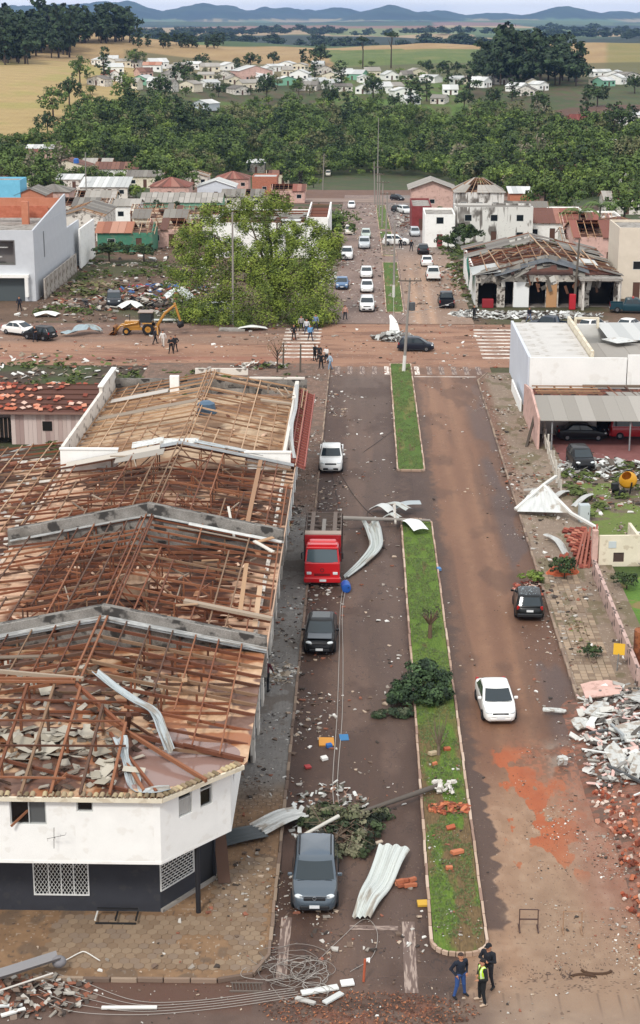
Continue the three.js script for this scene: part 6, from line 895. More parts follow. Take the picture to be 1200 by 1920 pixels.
// the great wind-torn tree left of the junction
{
  const Z = -196, at = (px, py, z = Z) => atDist(px, py, z), b = at(520, 612), p = thing('torn_tree', 'huge wind-torn yellow-green tree lying over the street corner', 'tree', [b[0], 0, Z]);
  const L = (px, py, rx, ry, dz = 0) => { const q = at(px, py, Z + dz); return [q[0] - b[0], q[1], dz, rx, ry, rx * 0.8]; };
  const low = [L(380, 540, 3.4, 2.6, 1), L(430, 570, 3.2, 2.2, 3), L(480, 560, 3.2, 2.6, 4), L(560, 560, 3.4, 2.6, 3), L(600, 580, 2.4, 1.6, 4), L(520, 590, 3.2, 1.8, 5), L(380, 590, 2.6, 1.4, 4), L(570, 500, 3.0, 2.6, 1), L(600, 540, 2.2, 2.2, 2), L(450, 510, 2.6, 2.2, 2), L(355, 580, 2.0, 1.6, 3), L(440, 600, 2.2, 1.2, 6), L(580, 595, 2.2, 1.2, 6), L(525, 545, 2.6, 2.2, 4)];
  const up = [L(380, 430, 2.6, 2.0, -3), L(370, 470, 2.4, 1.8, -2), L(485, 385, 2.4, 1.9, -4), L(475, 415, 2.2, 1.6, -3), L(540, 430, 1.6, 1.3, -3), L(430, 460, 1.7, 1.3, -2), L(605, 470, 1.9, 1.7, -1), L(560, 460, 1.6, 1.3, -2), L(505, 450, 1.6, 1.3, 0), L(620, 450, 1.5, 1.5, -2), L(400, 400, 1.9, 1.5, -4), L(450, 390, 2.0, 1.6, -4), L(520, 380, 1.8, 1.5, -4), L(350, 450, 1.9, 1.7, -2), L(410, 470, 2.2, 1.8, -1), L(580, 430, 1.7, 1.4, -3), L(345, 500, 2.2, 2.0, 0), L(400, 510, 2.4, 2.0, 1), L(600, 500, 2.0, 2.0, 0), L(490, 475, 1.9, 1.6, 1), L(530, 490, 2.0, 1.8, 1), L(465, 490, 1.9, 1.7, 2), L(555, 510, 2.0, 1.8, 2), L(500, 520, 2.2, 1.8, 3)];
  const tn = [[112, 128, 46], [94, 110, 40], [132, 146, 60], [72, 88, 34]];
  mesh('crown', mergeGeometries([foliage(low, 2800, 0.27, tn, 38, 2.4, 0.4), foliage(up, 2100, 0.28, tn, 30, 2.4, 0.4)]), leafMat, p);
  const br = [cyl(0.55, 0.4, [0, -0.2, 0], [-0.3, 3, 0.2], 9)], tips = [L(400, 440, 1, 1, -2), L(470, 420, 1, 1, -3), L(500, 430, 1, 1, -3), L(555, 450, 1, 1, -2), L(605, 470, 1, 1, -1), L(430, 500, 1, 1, 1), L(590, 520, 1, 1, 2), L(520, 410, 1, 1, -3), L(395, 520, 1, 1, 2), L(485, 370, 1, 1, -4)];
  for (const t of tips) { const m = [lerp(-0.3, t[0], 0.45) + rnd(-0.5, 0.5), lerp(3, t[1], 0.5) + 0.5, t[2] * 0.5]; br.push(cyl(0.28, 0.18, [-0.3, 2.6, 0.2], m, 6), cyl(0.18, 0.06, m, [t[0], t[1], t[2]], 5)); for (let k = 0; k < 4; k++) { const f = rnd(0.2, 0.9), q = [lerp(m[0], t[0], f), lerp(m[1], t[1], f), lerp(m[2], t[2], f)]; br.push(cyl(0.06, 0.015, q, [q[0] + rnd(-1.6, 1.6), q[1] + rnd(0, 1.5), q[2] + rnd(-1, 1)], 4)); } }
  mesh('trunk', merge(br), M('#5a4d3e', 0.95), p);
}
// median plants
{
  const g = G(795, 1322), p = thing('median_bush', 'dense dark green bushy tree toppled on the long median strip', 'bush', [g[0] - 0.1, 0.1, g[2] - 0.2]);
  mesh('crown', foliage([[0.1, 1.0, -0.2, 1.3, 1.0, 1.3], [-0.9, 0.8, 0.3, 0.9, 0.75, 1.0], [0.8, 1.1, -0.6, 0.9, 0.8, 0.9], [-0.2, 1.6, -0.5, 0.9, 0.7, 0.8], [-1.1, 0.6, -0.5, 0.7, 0.6, 0.7], [0.5, 0.7, 0.6, 0.8, 0.7, 0.7], [-1.5, 0.5, 0.5, 0.6, 0.4, 0.6], [1.2, 0.7, 0.2, 0.6, 0.5, 0.7], [0.3, 1.9, -0.9, 0.5, 0.4, 0.5]], 900, 0.2, [[44, 62, 40], [58, 80, 48], [36, 52, 36], [70, 92, 58]], 30), leafMat, p); mesh('trunk', limbs(1.8, 0.09, 6, 1.0), barkMat, p); p.scale.setScalar(0.88);
  const h = G(733, 1345), q = thing('fallen_branch', 'dark leafy branch lying on the asphalt beside the median bush', 'branch', [h[0], 0.02, h[2]]); mesh('leaves', foliage([[0, 0.18, 0, 0.95, 0.22, 0.5], [0.5, 0.2, -0.2, 0.6, 0.24, 0.4]], 800, 0.15, [[42, 58, 38], [56, 74, 48], [88, 96, 72]], 22), leafMat, q); mesh('stem', cyl(0.04, 0.02, [-0.9, 0.08, 0.1], [1.0, 0.15, -0.2], 5), barkMat, q);
  const t = G(806, 1200), s = thing('pruned_tree', 'stumpy pruned tree with cut branches and few leaves on the median', 'tree', [t[0], 0.1, t[2]]); const l = [cyl(0.13, 0.1, [0, -0.1, 0], [0, 0.9, 0], 8)], lob = []; for (let i = 0; i < 9; i++) { const a = i * 0.7, r = rnd(0.3, 0.55), y = rnd(1.3, 1.6); l.push(cyl(0.07, 0.05, [0, 0.85, 0], [Math.cos(a) * r, y, Math.sin(a) * r], 6)); lob.push([Math.cos(a) * r, y + 0.1, Math.sin(a) * r, 0.18, 0.16, 0.18]); } mesh('trunk', merge(l), M('#6a5645', 0.95), s); mesh('shoots', foliage(lob, 40, 0.09, [[84, 84, 60], [70, 78, 52]], 6), leafMat, s);
  const u = G(822, 1420), w = thing('bare_tree', 'young leafless tree with thin upright twigs on the median', 'tree', [u[0], 0.1, u[2]]), m = [cyl(0.09, 0.07, [0, -0.1, 0], [0, 0.5, 0], 7)]; for (let i = 0; i < 12; i++) { const a = i * 2.4, r = rnd(0.25, 0.75), h2_ = rnd(1.4, 2.2); m.push(cyl(0.035, 0.02, [0, 0.45, 0], [Math.cos(a) * r * 0.6, h2_ * 0.6, Math.sin(a) * r * 0.6], 5), cyl(0.02, 0.006, [Math.cos(a) * r * 0.6, h2_ * 0.6, Math.sin(a) * r * 0.6], [Math.cos(a) * r, h2_, Math.sin(a) * r], 4)); } mesh('branches', merge(m), M('#7a6a5a', 0.95), w);
  const f = G(640, 1570), fb = thing('fallen_treetop', 'heap of torn dark branches across the fallen pole by a grey SUV', 'branch', [f[0], 0.02, f[2]]); mesh('leaves', foliage([[0.0, 0.3, 0.5, 0.9, 0.34, 1.3], [0.6, 0.4, -1.3, 1.1, 0.5, 0.9], [-0.7, 0.25, -1.9, 1.0, 0.3, 0.7], [1.2, 0.3, -0.5, 0.7, 0.3, 1.0], [-0.4, 0.2, 1.9, 0.5, 0.25, 0.9], [1.5, 0.2, -1.9, 0.8, 0.22, 0.5], [-1.2, 0.2, -1.0, 0.7, 0.2, 0.5], [0.8, 0.2, 1.2, 0.6, 0.2, 0.8]], 560, 0.2, [[48, 60, 38], [62, 76, 46], [98, 102, 74], [38, 48, 34], [118, 116, 92]], 17), leafMat, fb); const st = []; for (let i = 0; i < 34; i++) st.push(cyl(0.035, 0.01, [rnd(-0.5, 0.9), 0.2, rnd(-1.8, 1)], [rnd(-1.9, 2.1), rnd(0.1, 1.0), rnd(-2.8, 2.6)], 5)); mesh('stems', merge(st), M('#6f5f50', 0.95), fb);
  const bt = G(520, 700), bq = thing('broken_tree', 'small brown broken tree behind the row at the crossing', 'tree', [bt[0], 0.1, bt[2]]); const bl = [cyl(0.1, 0.06, [0, -0.1, 0], [0, 2.2, 0], 6)]; for (let i = 0; i < 10; i++) { const a = i * 2.4; bl.push(cyl(0.04, 0.01, [0, 1.2 + i * 0.1, 0], [Math.cos(a) * 0.9, 2.2 + i * 0.15, Math.sin(a) * 0.9], 4)); } mesh('trunk', merge(bl), barkMat, bq); mesh('leaves', foliage([[0, 2.8, 0, 1.2, 1.0, 1.0]], 160, 0.16, [[112, 92, 66], [98, 92, 60]], 12), leafMat, bq);
}
// ---------------------------------------------------------------- houses of the town and the far hamlet
srand(60);
const fibre = ['#9f9a92', '#98938b', '#a6a199', '#918c84'].map((h) => M(h, 0.95)), fibreDark = ['#77726b', '#6a655f', '#848078'].map((h) => M(h, 0.95)), tileRed = ['#875347', '#774a3f', '#976a5c', '#6b473d'].map((h) => M(h, 0.95)), tileBrown = ['#6e4d42', '#7d5a4c', '#62443a'].map((h) => M(h, 0.95)), whiteRoof = ['#c2c3c0', '#b3b5b3', '#cfd0cd'].map((h) => M(h, 0.8)), tileOrange = ['#a06c56', '#8e5d4a', '#b08470'].map((h) => M(h, 0.95));
function stripGeo(A, B, C, D, t = 0.05) { // a thin solid on corners A,B (eave) C,D (top), thickness down
  const n = V(...B).sub(V(...A)).cross(V(...D).sub(V(...A))).normalize(); if (n.y < 0) n.negate(); const lo = [A, B, C, D].map((p) => [p[0] - n.x * t, p[1] - n.y * t, p[2] - n.z * t]), P = [A, B, C, D, ...lo];
  const g = new THREE.BufferGeometry(); g.setAttribute('position', new THREE.Float32BufferAttribute([0, 1, 2, 0, 2, 3, 6, 5, 4, 7, 6, 4, 0, 4, 5, 0, 5, 1, 1, 5, 6, 1, 6, 2, 2, 6, 7, 2, 7, 3, 3, 7, 4, 3, 4, 0].flatMap((i) => P[i]), 3)); g.computeVertexNormals(); return g;
}
const L3 = (a, b, t) => [lerp(a[0], b[0], t), lerp(a[1], b[1], t), lerp(a[2], b[2], t)];
function roofPlane(p, A, B, C, D, mats, o = {}) { // sheets side by side up the slope, some torn off over bare rafters
  const w = Math.hypot(B[0] - A[0], B[2] - A[2]), n = Math.max(1, Math.round(w / (o.sheet || 1.1))), miss = o.miss || 0;
  for (let i = 0; i < n; i++) for (let r = 0; r < (o.rows || 1); r++) {
    const gone = miss && n2(i * 0.55 + (o.seed || 0) * 7.1, r * 1.7 + (o.seed || 0)) < miss; if (gone) continue; const u0 = i / n, u1 = (i + 1) / n - 0.004, v0 = r / (o.rows || 1), v1 = (r + 1) / (o.rows || 1), dy = rnd(-0.02, 0.025);
    const q = (u, v) => { const e = L3(L3(A, B, u), L3(D, C, u), v); e[1] += dy; return e; }; mesh('roof_sheet', stripGeo(q(u0, v0), q(u1, v0), q(u1, v1 + 0.01), q(u0, v1 + 0.01)), pick(mats), p);
  }
  if (miss) { for (let i = 0; i <= n; i += 1) { const a = L3(A, B, i / n), d = L3(D, C, i / n); a[1] -= 0.12; d[1] -= 0.12; beam('rafter', p, pick(WOODL), a, d, 0.08, 0.12); } for (const v of [0.15, 0.5, 0.85]) { const a = L3(A, D, v), b = L3(B, C, v); a[1] -= 0.05; b[1] -= 0.05; beam('purlin', p, pick(WOOD), a, b, 0.07, 0.07); } }
}
function house(o) { // o: px,py photo pixel of the foot of the front wall's middle; w,d,h metres; front faces +z
  const g = o.at || G(o.px, o.py), p = thing(o.name || 'house', o.label, o.cat || 'house', [g[0], g[1], g[2]], o.turn || 0, o.group), { w, d, h } = o, rh = o.rh ?? w * 0.16, W = o.wall, lo = -0.6, ov = o.ov ?? 0.35;
  const ops = []; const nw = o.win ?? Math.max(1, Math.round(w / 3)); if (nw) for (let i = 0; i < nw; i++) { const c = w * (i + 0.5) / nw; const door = o.door !== false && i === Math.floor(nw / 2); ops.push(door ? [c - 0.45, c + 0.45, 0.6, 2.7, 'door'] : [c - 0.6, c + 0.6, 1.6, 2.6, 'window']); if (h > 5) ops.push([c - 0.6, c + 0.6, 4.3, 5.4, 'window']); }
  const f = wallGeo(w, h - lo, 0.16, ops.map((q) => q.slice(0, 4))); f.translate(-w / 2, lo, -0.08); mesh('wall', f, W, p); mesh('wall', worldUV(box(w, h - lo, 0.16, 0, (h + lo) / 2, -d + 0.08)), W, p); for (const s of [-1, 1]) mesh('wall', worldUV(box(0.16, h - lo, d - 0.33, s * (w / 2 - 0.08), (h + lo) / 2, -d / 2)), W, p);
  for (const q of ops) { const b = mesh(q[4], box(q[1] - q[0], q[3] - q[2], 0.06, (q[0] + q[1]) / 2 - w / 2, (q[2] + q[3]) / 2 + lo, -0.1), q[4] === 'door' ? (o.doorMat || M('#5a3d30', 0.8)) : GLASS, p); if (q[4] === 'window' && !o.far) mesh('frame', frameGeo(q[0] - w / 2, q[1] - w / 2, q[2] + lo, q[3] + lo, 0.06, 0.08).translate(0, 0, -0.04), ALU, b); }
  const sides = o.sideWin ? [-1, 1] : []; for (const s of sides) for (let i = 0; i < Math.round(d / 4); i++) mesh('window', box(0.06, 1.0, 1.1, s * (w / 2 + 0.01), 1.6, -d * (i + 0.5) / Math.round(d / 4)), GLASS, p);
  const R = o.roof, x0 = -w / 2 - ov, x1 = w / 2 + ov, z0 = ov, z1 = -d - ov, ro = { miss: o.miss || 0, seed: rnd(0, 50), rows: o.rows || 1, sheet: o.sheet };
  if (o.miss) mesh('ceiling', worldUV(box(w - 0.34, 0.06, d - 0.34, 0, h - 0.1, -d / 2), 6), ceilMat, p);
  if (o.kind === 'gx') { const zm = (z0 + z1) / 2; roofPlane(p, [x0, h, z0], [x1, h, z0], [x1, h + rh, zm], [x0, h + rh, zm], R, ro); roofPlane(p, [x1, h, z1], [x0, h, z1], [x0, h + rh, zm], [x1, h + rh, zm], R, { ...ro, seed: ro.seed + 9 }); for (const s of [-1, 1]) { const t = new THREE.Shape(); t.moveTo(z0 * 0.2, 0); t.lineTo(-d, 0); t.lineTo(-d / 2, rh * 0.96); t.closePath(); mesh('gable', new THREE.ExtrudeGeometry(t, { depth: 0.14, bevelEnabled: false }).rotateY(-Math.PI / 2).translate(s * (w / 2 - 0.07) + 0.07, h, 0), W, p); } }
  else if (o.kind === 'gz') { roofPlane(p, [x0, h, z1], [x0, h, z0], [0, h + rh, z0], [0, h + rh, z1], R, ro); roofPlane(p, [x1, h, z0], [x1, h, z1], [0, h + rh, z1], [0, h + rh, z0], R, { ...ro, seed: ro.seed + 9 }); for (const z of [-0.15, -d + 0.01]) { const t = new THREE.Shape(); t.moveTo(-w / 2, 0); t.lineTo(w / 2, 0); t.lineTo(0, rh * 0.96); t.closePath(); mesh('gable', worldUV(new THREE.ExtrudeGeometry(t, { depth: 0.14, bevelEnabled: false }).translate(0, h, z)), W, p); } }
  else if (o.kind === 'hip') { const k = Math.min(w, d) / 2, zm = -d / 2, xa = x0 + k, xb = x1 - k; roofPlane(p, [x0, h, z0], [x1, h, z0], [xb, h + rh, zm], [xa, h + rh, zm], R, ro); roofPlane(p, [x1, h, z1], [x0, h, z1], [xa, h + rh, zm], [xb, h + rh, zm], R, { ...ro, seed: ro.seed + 9 }); roofPlane(p, [x0, h, z1], [x0, h, z0], [xa, h + rh, zm], [xa, h + rh, zm - 0.01], R, ro); roofPlane(p, [x1, h, z0], [x1, h, z1], [xb, h + rh, zm - 0.01], [xb, h + rh, zm], R, ro); }
  else if (o.kind === 'shed') roofPlane(p, [x0, h, z0], [x1, h, z0], [x1, h + rh, z1], [x0, h + rh, z1], R, ro);
  else { mesh('roof_slab', worldUV(box(w - 0.34, 0.15, d - 0.34, 0, h - 0.4, -d / 2), 4), o.roof || concrete, p); }
  return p;
}
const H = (px, py, w, d, h, kind, rh, wall, roof, label, x = {}) => house({ px, py, w, d, h, kind, rh, wall, roof, label, ...x });
const teal = texMat(noiseMap([72, 128, 104], 16, 5, [[120, 120, 100], 0.6, 0.5])), skyBlue = texMat(noiseMap([120, 190, 218], 18, 5)), orangeWall = texMat(noiseMap([186, 120, 92], 20, 5)), redWall = texMat(noiseMap([128, 54, 54], 24, 5)), greenWall = texMat(noiseMap([128, 176, 150], 14, 5)), maroon = ['#6f3a33', '#7d463c', '#613029'].map((h) => M(h, 0.95));
// left of the street, from the near ones back
H(235, 472, 8.5, 7, 2.9, 'gx', 1.3, teal, tileOrange, 'small green-walled house with half its orange roof stripped', { miss: 0.52, win: 2 });
H(155, 452, 7, 14, 4.2, 'gz', 1.1, dirtyWhite, fibreDark, 'long house with broken dark grey roof behind the white boundary wall', { miss: 0.3 });
H(322, 464, 7.5, 8, 2.8, 'gx', 1.4, pinkWall, tileBrown, 'battered house with broken brown roof beside the great torn tree', { miss: 0.55 });
H(300, 440, 9, 7, 2.8, 'gx', 1.2, creamWall, fibreDark, 'low house with torn grey roof strips behind the green-walled house', { miss: 0.45 });
H(340, 408, 16, 9, 3.0, 'gx', 1.5, greenWall, fibre, 'long low house with pale grey sheet roof and two cypresses', { rows: 2 });
H(238, 416, 4.5, 7, 3.0, 'gx', 1.0, whiteWall, fibre, 'narrow white house with grey roof beside the long grey roof'); H(155, 412, 10, 9, 2.6, 'gx', 1.2, dirtyWhite, fibreDark, 'ruined house with scattered grey roof behind the boundary wall', { miss: 0.5 });
H(58, 398, 6, 9, 3.4, 'gz', 1.4, orangeWall, fibreDark, 'orange house with dark grey gable roof behind the brick parapet'); H(8, 398, 7, 7, 6.5, 'flat', 0, skyBlue, concrete, 'bright blue building behind the grey two-storey block', { win: 0 });
H(195, 372, 11, 8, 2.6, 'shed', 1.6, dirtyWhite, whiteRoof, 'low shed with long white sloping roof'); H(128, 356, 6, 6, 2.6, 'shed', 0.8, dirtyWhite, whiteRoof, 'small shed with pale roof between the far left trees'); H(228, 340, 14, 8, 3.2, 'gx', 1.6, whiteWall, tileBrown, 'white house with brown roof facing the street, far left'); H(125, 336, 12, 9, 3.4, 'gz', 1.8, creamWall, tileBrown, 'cream gabled house with brown roof and blue water tank'); H(40, 312, 10, 8, 3.4, 'gx', 1.4, pinkWall, tileRed, 'pink house with red roof at the edge of the wood'); H(75, 300, 8, 8, 3.4, 'gx', 1.0, pinkWall, whiteRoof, 'pink and white house nearest the wood');
H(318, 376, 9, 9, 3.2, 'hip', 1.8, pinkWall, tileRed, 'house with red hipped roof behind the long grey roof', { miss: 0.25 }); H(405, 376, 9, 9, 3.2, 'gz', 1.6, blueOrShadedWall, whiteRoof, 'pale blue gabled house with white roof'); H(435, 356, 9, 9, 3.0, 'hip', 1.7, pinkWall, tileRed, 'house with weathered red hipped roof beside the brick block'); H(496, 364, 6.6, 9, 4.6, 'flat', 0, brickWall, whiteRoof[1], 'two-storey block of raw brick with pale flat roof', { win: 1, door: false }); H(480, 324, 6, 8, 3.4, 'shed', 0.7, concrete, whiteRoof, 'open shed with white roof behind the brick block', { win: 1 }); H(575, 314, 17, 7, 3.2, 'gx', 1.4, creamWall, fibreDark, 'long pavilion with grey roof where the street meets the wood', { rows: 1 });
{ const t = G(128, 305), p = thing('water_tank', 'small bright blue water tank on the cream house roof', 'water tank', [atDist(143, 302, -385)[0], 0, -385]); p.position.y = atDist(143, 306, -385)[1]; mesh('tank', new THREE.CylinderGeometry(0.6, 0.66, 0.9, 14).translate(0, 0.45, 0), M('#2f5fa8', 0.5), p); mesh('lid', new THREE.CylinderGeometry(0.35, 0.62, 0.2, 14).translate(0, 1.0, 0), M('#376ab5', 0.5), p); }
{ // tall dark cypress stump
  const g = G(563, 366), p = thing('cypress', 'tall dark column-shaped cypress at the far end of the left houses', 'tree', [g[0], g[1], g[2]]); const lb = []; for (let i = 0; i < 8; i++) lb.push([rnd(-0.1, 0.1), 0.6 + i * 0.75, 0, 0.75 - i * 0.03, 0.6, 0.75]); mesh('crown', foliage(lb, 150, 0.35, [[44, 44, 36], [54, 52, 42], [36, 38, 32]], 9), leafMat, p); mesh('trunk', cyl(0.2, 0.08, [0, -0.2, 0], [0, 6, 0], 6), barkMat, p);
}
// white two-part building behind the torn tree
{
  const p = thing('white_building', 'large white building with stripped roof behind the torn tree', 'building', [0, hgt(-10, -249), 0]);
  mesh('wall', worldUV(box(16, 5.2, 0.25, -14.5, 2.6, -248.4)), whiteWall, p); mesh('wall', worldUV(box(0.25, 5.2, 20, -22.4, 2.6, -258.6)), whiteWall, p); mesh('wall', worldUV(box(16, 5.0, 0.25, -14.5, 2.5, -268.6)), whiteWall, p);
  mesh('wall', worldUV(box(3.2, 6.2, 0.25, -6.9, 3.1, -247.0)), whiteWall, p); mesh('wall', worldUV(box(0.25, 6.2, 21.4, -5.3, 3.1, -258)), whiteWall, p); mesh('wall', worldUV(box(0.2, 6.2, 21.3, -8.4, 3.1, -258)), whiteWall, p); mesh('ceiling', worldUV(box(14, 0.15, 19.8, -15.4, 4.3, -258.5), 6), concrete, p); mesh('ceiling', worldUV(box(2.8, 0.15, 21, -6.9, 5.2, -258), 6), M('#7d4a3a', 0.95), p);
  for (let i = 0; i < 12; i++) beam('rafter', p, pick(WOOD), [-22, 4.9, -249.5 - i * 1.6], [-8.5, 5.0, -249.5 - i * 1.6 + rnd(-0.5, 0.5)], 0.12, 0.14); for (let i = 0; i < 7; i++) mesh('roof_sheet', box(1.8, 0.04, 4, -20 + i * 1.9, 5.2, -253 - rnd(0, 8), rnd(-0.2, 0.2)), pick(fibreDark), p); for (let i = 0; i < 10; i++) beam('rafter', p, pick(WOOD), [-8.3, 6.0, -248 - i * 2], [-5.5, 6.0, -248 - i * 2], 0.1, 0.12); mesh('roof_sheet', box(3, 0.04, 3, -11, 5.2, -252), whiteRoof[0], p); mesh('pipe', cyl(0.06, 0.06, [-8.6, 0, -246.7], [-8.6, 6, -246.7], 6), galv, p);
}
// grey two-storey block at the left
{
  const p = thing('grey_block', 'pale grey two-storey block with open shop window and raw brick parapet', 'building'), x1 = -41.4, z0 = -207.4, z1 = -241; const W = greyWall, X0 = -58;
  const f = wallGeo(x1 - X0, 8.9, 0.25, [[3, 9.5, 0, 3.0], [10.3, 15.2, 0, 3.0], [9, 14.2, 4.6, 7.7], [2, 7.2, 4.6, 7.7]]); f.translate(X0, 0, z0 - 0.12); mesh('wall', f, W, p);
  const s = wallGeo(23.5, 8.9, 0.25, [[6.2, 7.0, 4.6, 8.0]]); s.applyMatrix4(place(x1 - 0.12, 0, z0 - 0.26, Math.PI / 2)); mesh('wall', s, W, p); mesh('wall', worldUV(box(0.25, 6.4, 10, x1 - 0.12, 3.2, -236.2)), W, p); { const t = new THREE.Shape(); t.moveTo(0, 0); t.lineTo(23.4, 0); t.lineTo(23.4, 2.2); t.closePath(); mesh('parapet', worldUV(new THREE.ExtrudeGeometry(t, { depth: 0.22, bevelEnabled: false })).applyMatrix4(place(x1 - 0.24, 8.902, z0 - 0.3, Math.PI / 2)), W, p); }
  mesh('roof_slab', worldUV(box(16, 0.2, 23, -49.8, 7.9, -219.2), 5), concrete, p); mesh('brick_parapet', worldUV(box(13, 1.6, 0.2, -49, 9.4, -224)), texMat(noiseMap([178, 104, 78], 30, 8)), p); mesh('brick_parapet', worldUV(box(0.9, 3.0, 0.9, -45.2, 9.5, -222)), orangeWall, p); mesh('brick_parapet', worldUV(box(12, 1.4, 0.2, -48, 9.9, -230.6)), orangeWall, p);
  mesh('garage_door', box(4.9, 3.0, 0.08, -45.25, 1.5, z0 - 0.25), M('#4b5355', 0.6), p); mesh('garage_door', box(6.5, 3.0, 0.08, -51.75, 1.5, z0 - 0.25), M('#4b5355', 0.6), p); mesh('canopy', worldUV(box(6.6, 0.4, 0.8, -45.4, 3.25, z0 + 0.4)), whiteWall, p); mesh('canopy_side', worldUV(box(0.4, 2.4, 0.8, -42.4, 1.85, z0 + 0.4)), whiteWall, p);
  mesh('interior_wall', box(5.2, 3.1, 0.1, -46.4, 6.15, z0 - 1.6), M('#7b7572', 0.95), p); for (const [x, y] of [[-47.6, 6.7], [-45.6, 6.7], [-46.4, 5.5]]) mesh('shelf', box(1.6, 0.14, 0.3, x, y, z0 - 0.8), whiteSheet, p); mesh('window_frame', frameGeo(-49, -43.8, 4.6, 7.7, 0.14, 0.3).translate(0, 0, z0 - 0.1), M('#6b6866', 0.7), p); mesh('slit_window', box(0.08, 3.3, 0.7, x1 - 0.12, 6.3, z0 - 6.86), GLASS, p);
  const q = mesh('boundary_wall', worldUV(box(0.2, 2.6, 24, -40.6, 1.3, -221)), texMat(noiseMap([166, 158, 148], 40, 4, [[104, 92, 80], 0.5, 0.8])), scene); tag(q, 'stained concrete boundary wall beside the grey block', 'wall'); const c = mesh('boundary_wall', worldUV(box(0.25, 5.6, 13, -40.6, 2.8, -243)), whiteWall, scene); tag(c, 'tall white boundary wall beyond the stained concrete wall', 'wall');
}
for (const [x, y, w, d, k, wl, rf, ms, l] of [[285, 428, 7, 7, 'gx', creamWall, fibreDark, 0.45, 'cream hut with half a grey roof left of the torn tree'], [375, 432, 8, 8, 'gx', dirtyWhite, tileBrown, 0.5, 'roofless brown-tiled house directly behind the torn tree'], [178, 398, 8, 7, 'gx', dirtyWhite, fibre, 0.35, 'grey-roofed house between the ruined house and the low shed'], [96, 384, 8, 8, 'hip', pinkWall, fibreDark, 0.3, 'pinkish house with dark hipped roof beside the orange gable'], [272, 352, 9, 8, 'gx', creamWall, fibreDark, 0.2, 'cream house with dark roof behind the yellow-green bush'], [362, 350, 8, 8, 'gz', dirtyWhite, fibre, 0.3, 'grey gabled house behind the red hipped roof'], [22, 350, 9, 8, 'gx', creamWall, tileBrown, 0.2, 'brown-roofed house behind the bright blue building'], [182, 326, 8, 7, 'gx', pinkWall, fibre, 0.1, 'grey-roofed pink house between the cream and white houses'], [278, 322, 8, 7, 'gx', dirtyWhite, tileBrown, 0.2, 'brown-roofed house right of the far white house'], [520, 346, 7, 7, 'gx', creamWall, tileBrown, 0.3, 'brown-roofed house beside the tall cypress'], [455, 392, 9, 8, 'gx', dirtyWhite, fibreDark, 0.4, 'grey-roofed house left of the large white building'], [540, 380, 8, 8, 'gx', pinkWall, tileRed, 0.4, 'red-roofed house behind the large white building']]) H(x, y, w, d, 2.8, k, 1.3, wl, rf, l, { miss: ms });
// right of the street
for (const [x, y, w, d, k, wl, rf, ms, l] of [[985, 425, 8, 8, 'gx', dirtyWhite, fibreDark, 0.4, 'grey-roofed house between the mouldy building and red tiles'], [1100, 452, 8, 8, 'gx', pinkWall, tileRed, 0.45, 'broken red-roofed house between the palm trees'], [1108, 486, 8, 9, 'gx', dirtyWhite, tileRed, 0.55, 'stripped red-roofed shed touching the wrecked shop'], [1165, 462, 8, 8, 'hip', creamWall, tileBrown, 0.35, 'brown hipped roof house behind the beige block'], [1175, 402, 9, 8, 'gx', dirtyWhite, fibre, 0.3, 'grey-roofed house right of the green tree'], [1000, 352, 8, 8, 'gx', creamWall, fibreDark, 0.15, 'dark-roofed house left of the brown-walled house'], [870, 388, 7, 8, 'gx', pinkWall, fibreDark, 0.3, 'dark-roofed house right of the pink gable'], [1125, 350, 6, 6, 'gx', creamWall, fibre, 0, 'small grey-roofed house right of the two white cars']]) H(x, y, w, d, 2.9, k, 1.4, wl, rf, l, { miss: ms });
const mouldy = texMat(colorTex(512, 512, (u, v) => { const n = fbm(u * 4, v * 4, 4), s = fbm(u * 26, v * 3, 4), f = n2(u * 90, v * 90); let c = mix3([206, 202, 196], [226, 224, 218], n); c = mix3(c, [104, 98, 92], ss(0.52, 0.64, s) * ss(0.35, 0.6, n) * 0.9); c = mix3(c, [84, 78, 72], ss(0.56, 0.7, fbm(u * 9 + 4, v * 5, 4)) * 0.8); return f > 0.94 ? mix3(c, [120, 112, 104], 0.6) : c; }, 0.22, 0.22));
H(925, 458, 12.6, 6, 6.0, 'flat', 0, mouldy, fibreDark[0], 'two-storey white building streaked with black mould beside the wrecked shop', { cat: 'building', win: 3 }); H(898, 428, 9, 8, 6.6, 'hip', 2.4, mouldy, fibre, 'house with grey hipped roof half stripped behind the mouldy building', { miss: 0.3, rows: 2 });
H(824, 464, 4.8, 10, 5.2, 'flat', 0, whiteWall, concrete, 'narrow white shop front with torn red entrance', { cat: 'shop', doorMat: redWall, win: 1 }); H(790, 432, 3.6, 14, 4.4, 'flat', 0, redWall, concrete, 'red-painted shop with a broken awning', { cat: 'shop', win: 1 }); H(810, 390, 9.5, 11, 4.2, 'gz', 2.0, pinkWall, fibre, 'pink gabled house with grey roof beyond the red shop', { win: 1, door: false, ov: 0.8 });
H(975, 398, 4.5, 6, 4.0, 'shed', 0.9, orangeWall, whiteRoof, 'small building with tilted white roof behind the mouldy building', { win: 1 }); H(1035, 452, 9, 12, 3.0, 'gx', 1.8, whiteWall, tileRed, 'house with red tile roof behind the wrecked shop', { miss: 0.15 }); H(1060, 425, 6, 6, 3.0, 'flat', 0, whiteWall, whiteRoof[0], 'small white annex beside the red tile roof'); H(1142, 500, 10, 12, 4.2, 'gx', 1.8, pinkWall, tileRed, 'house with shattered red roof beside the beige tower', { miss: 0.4 });
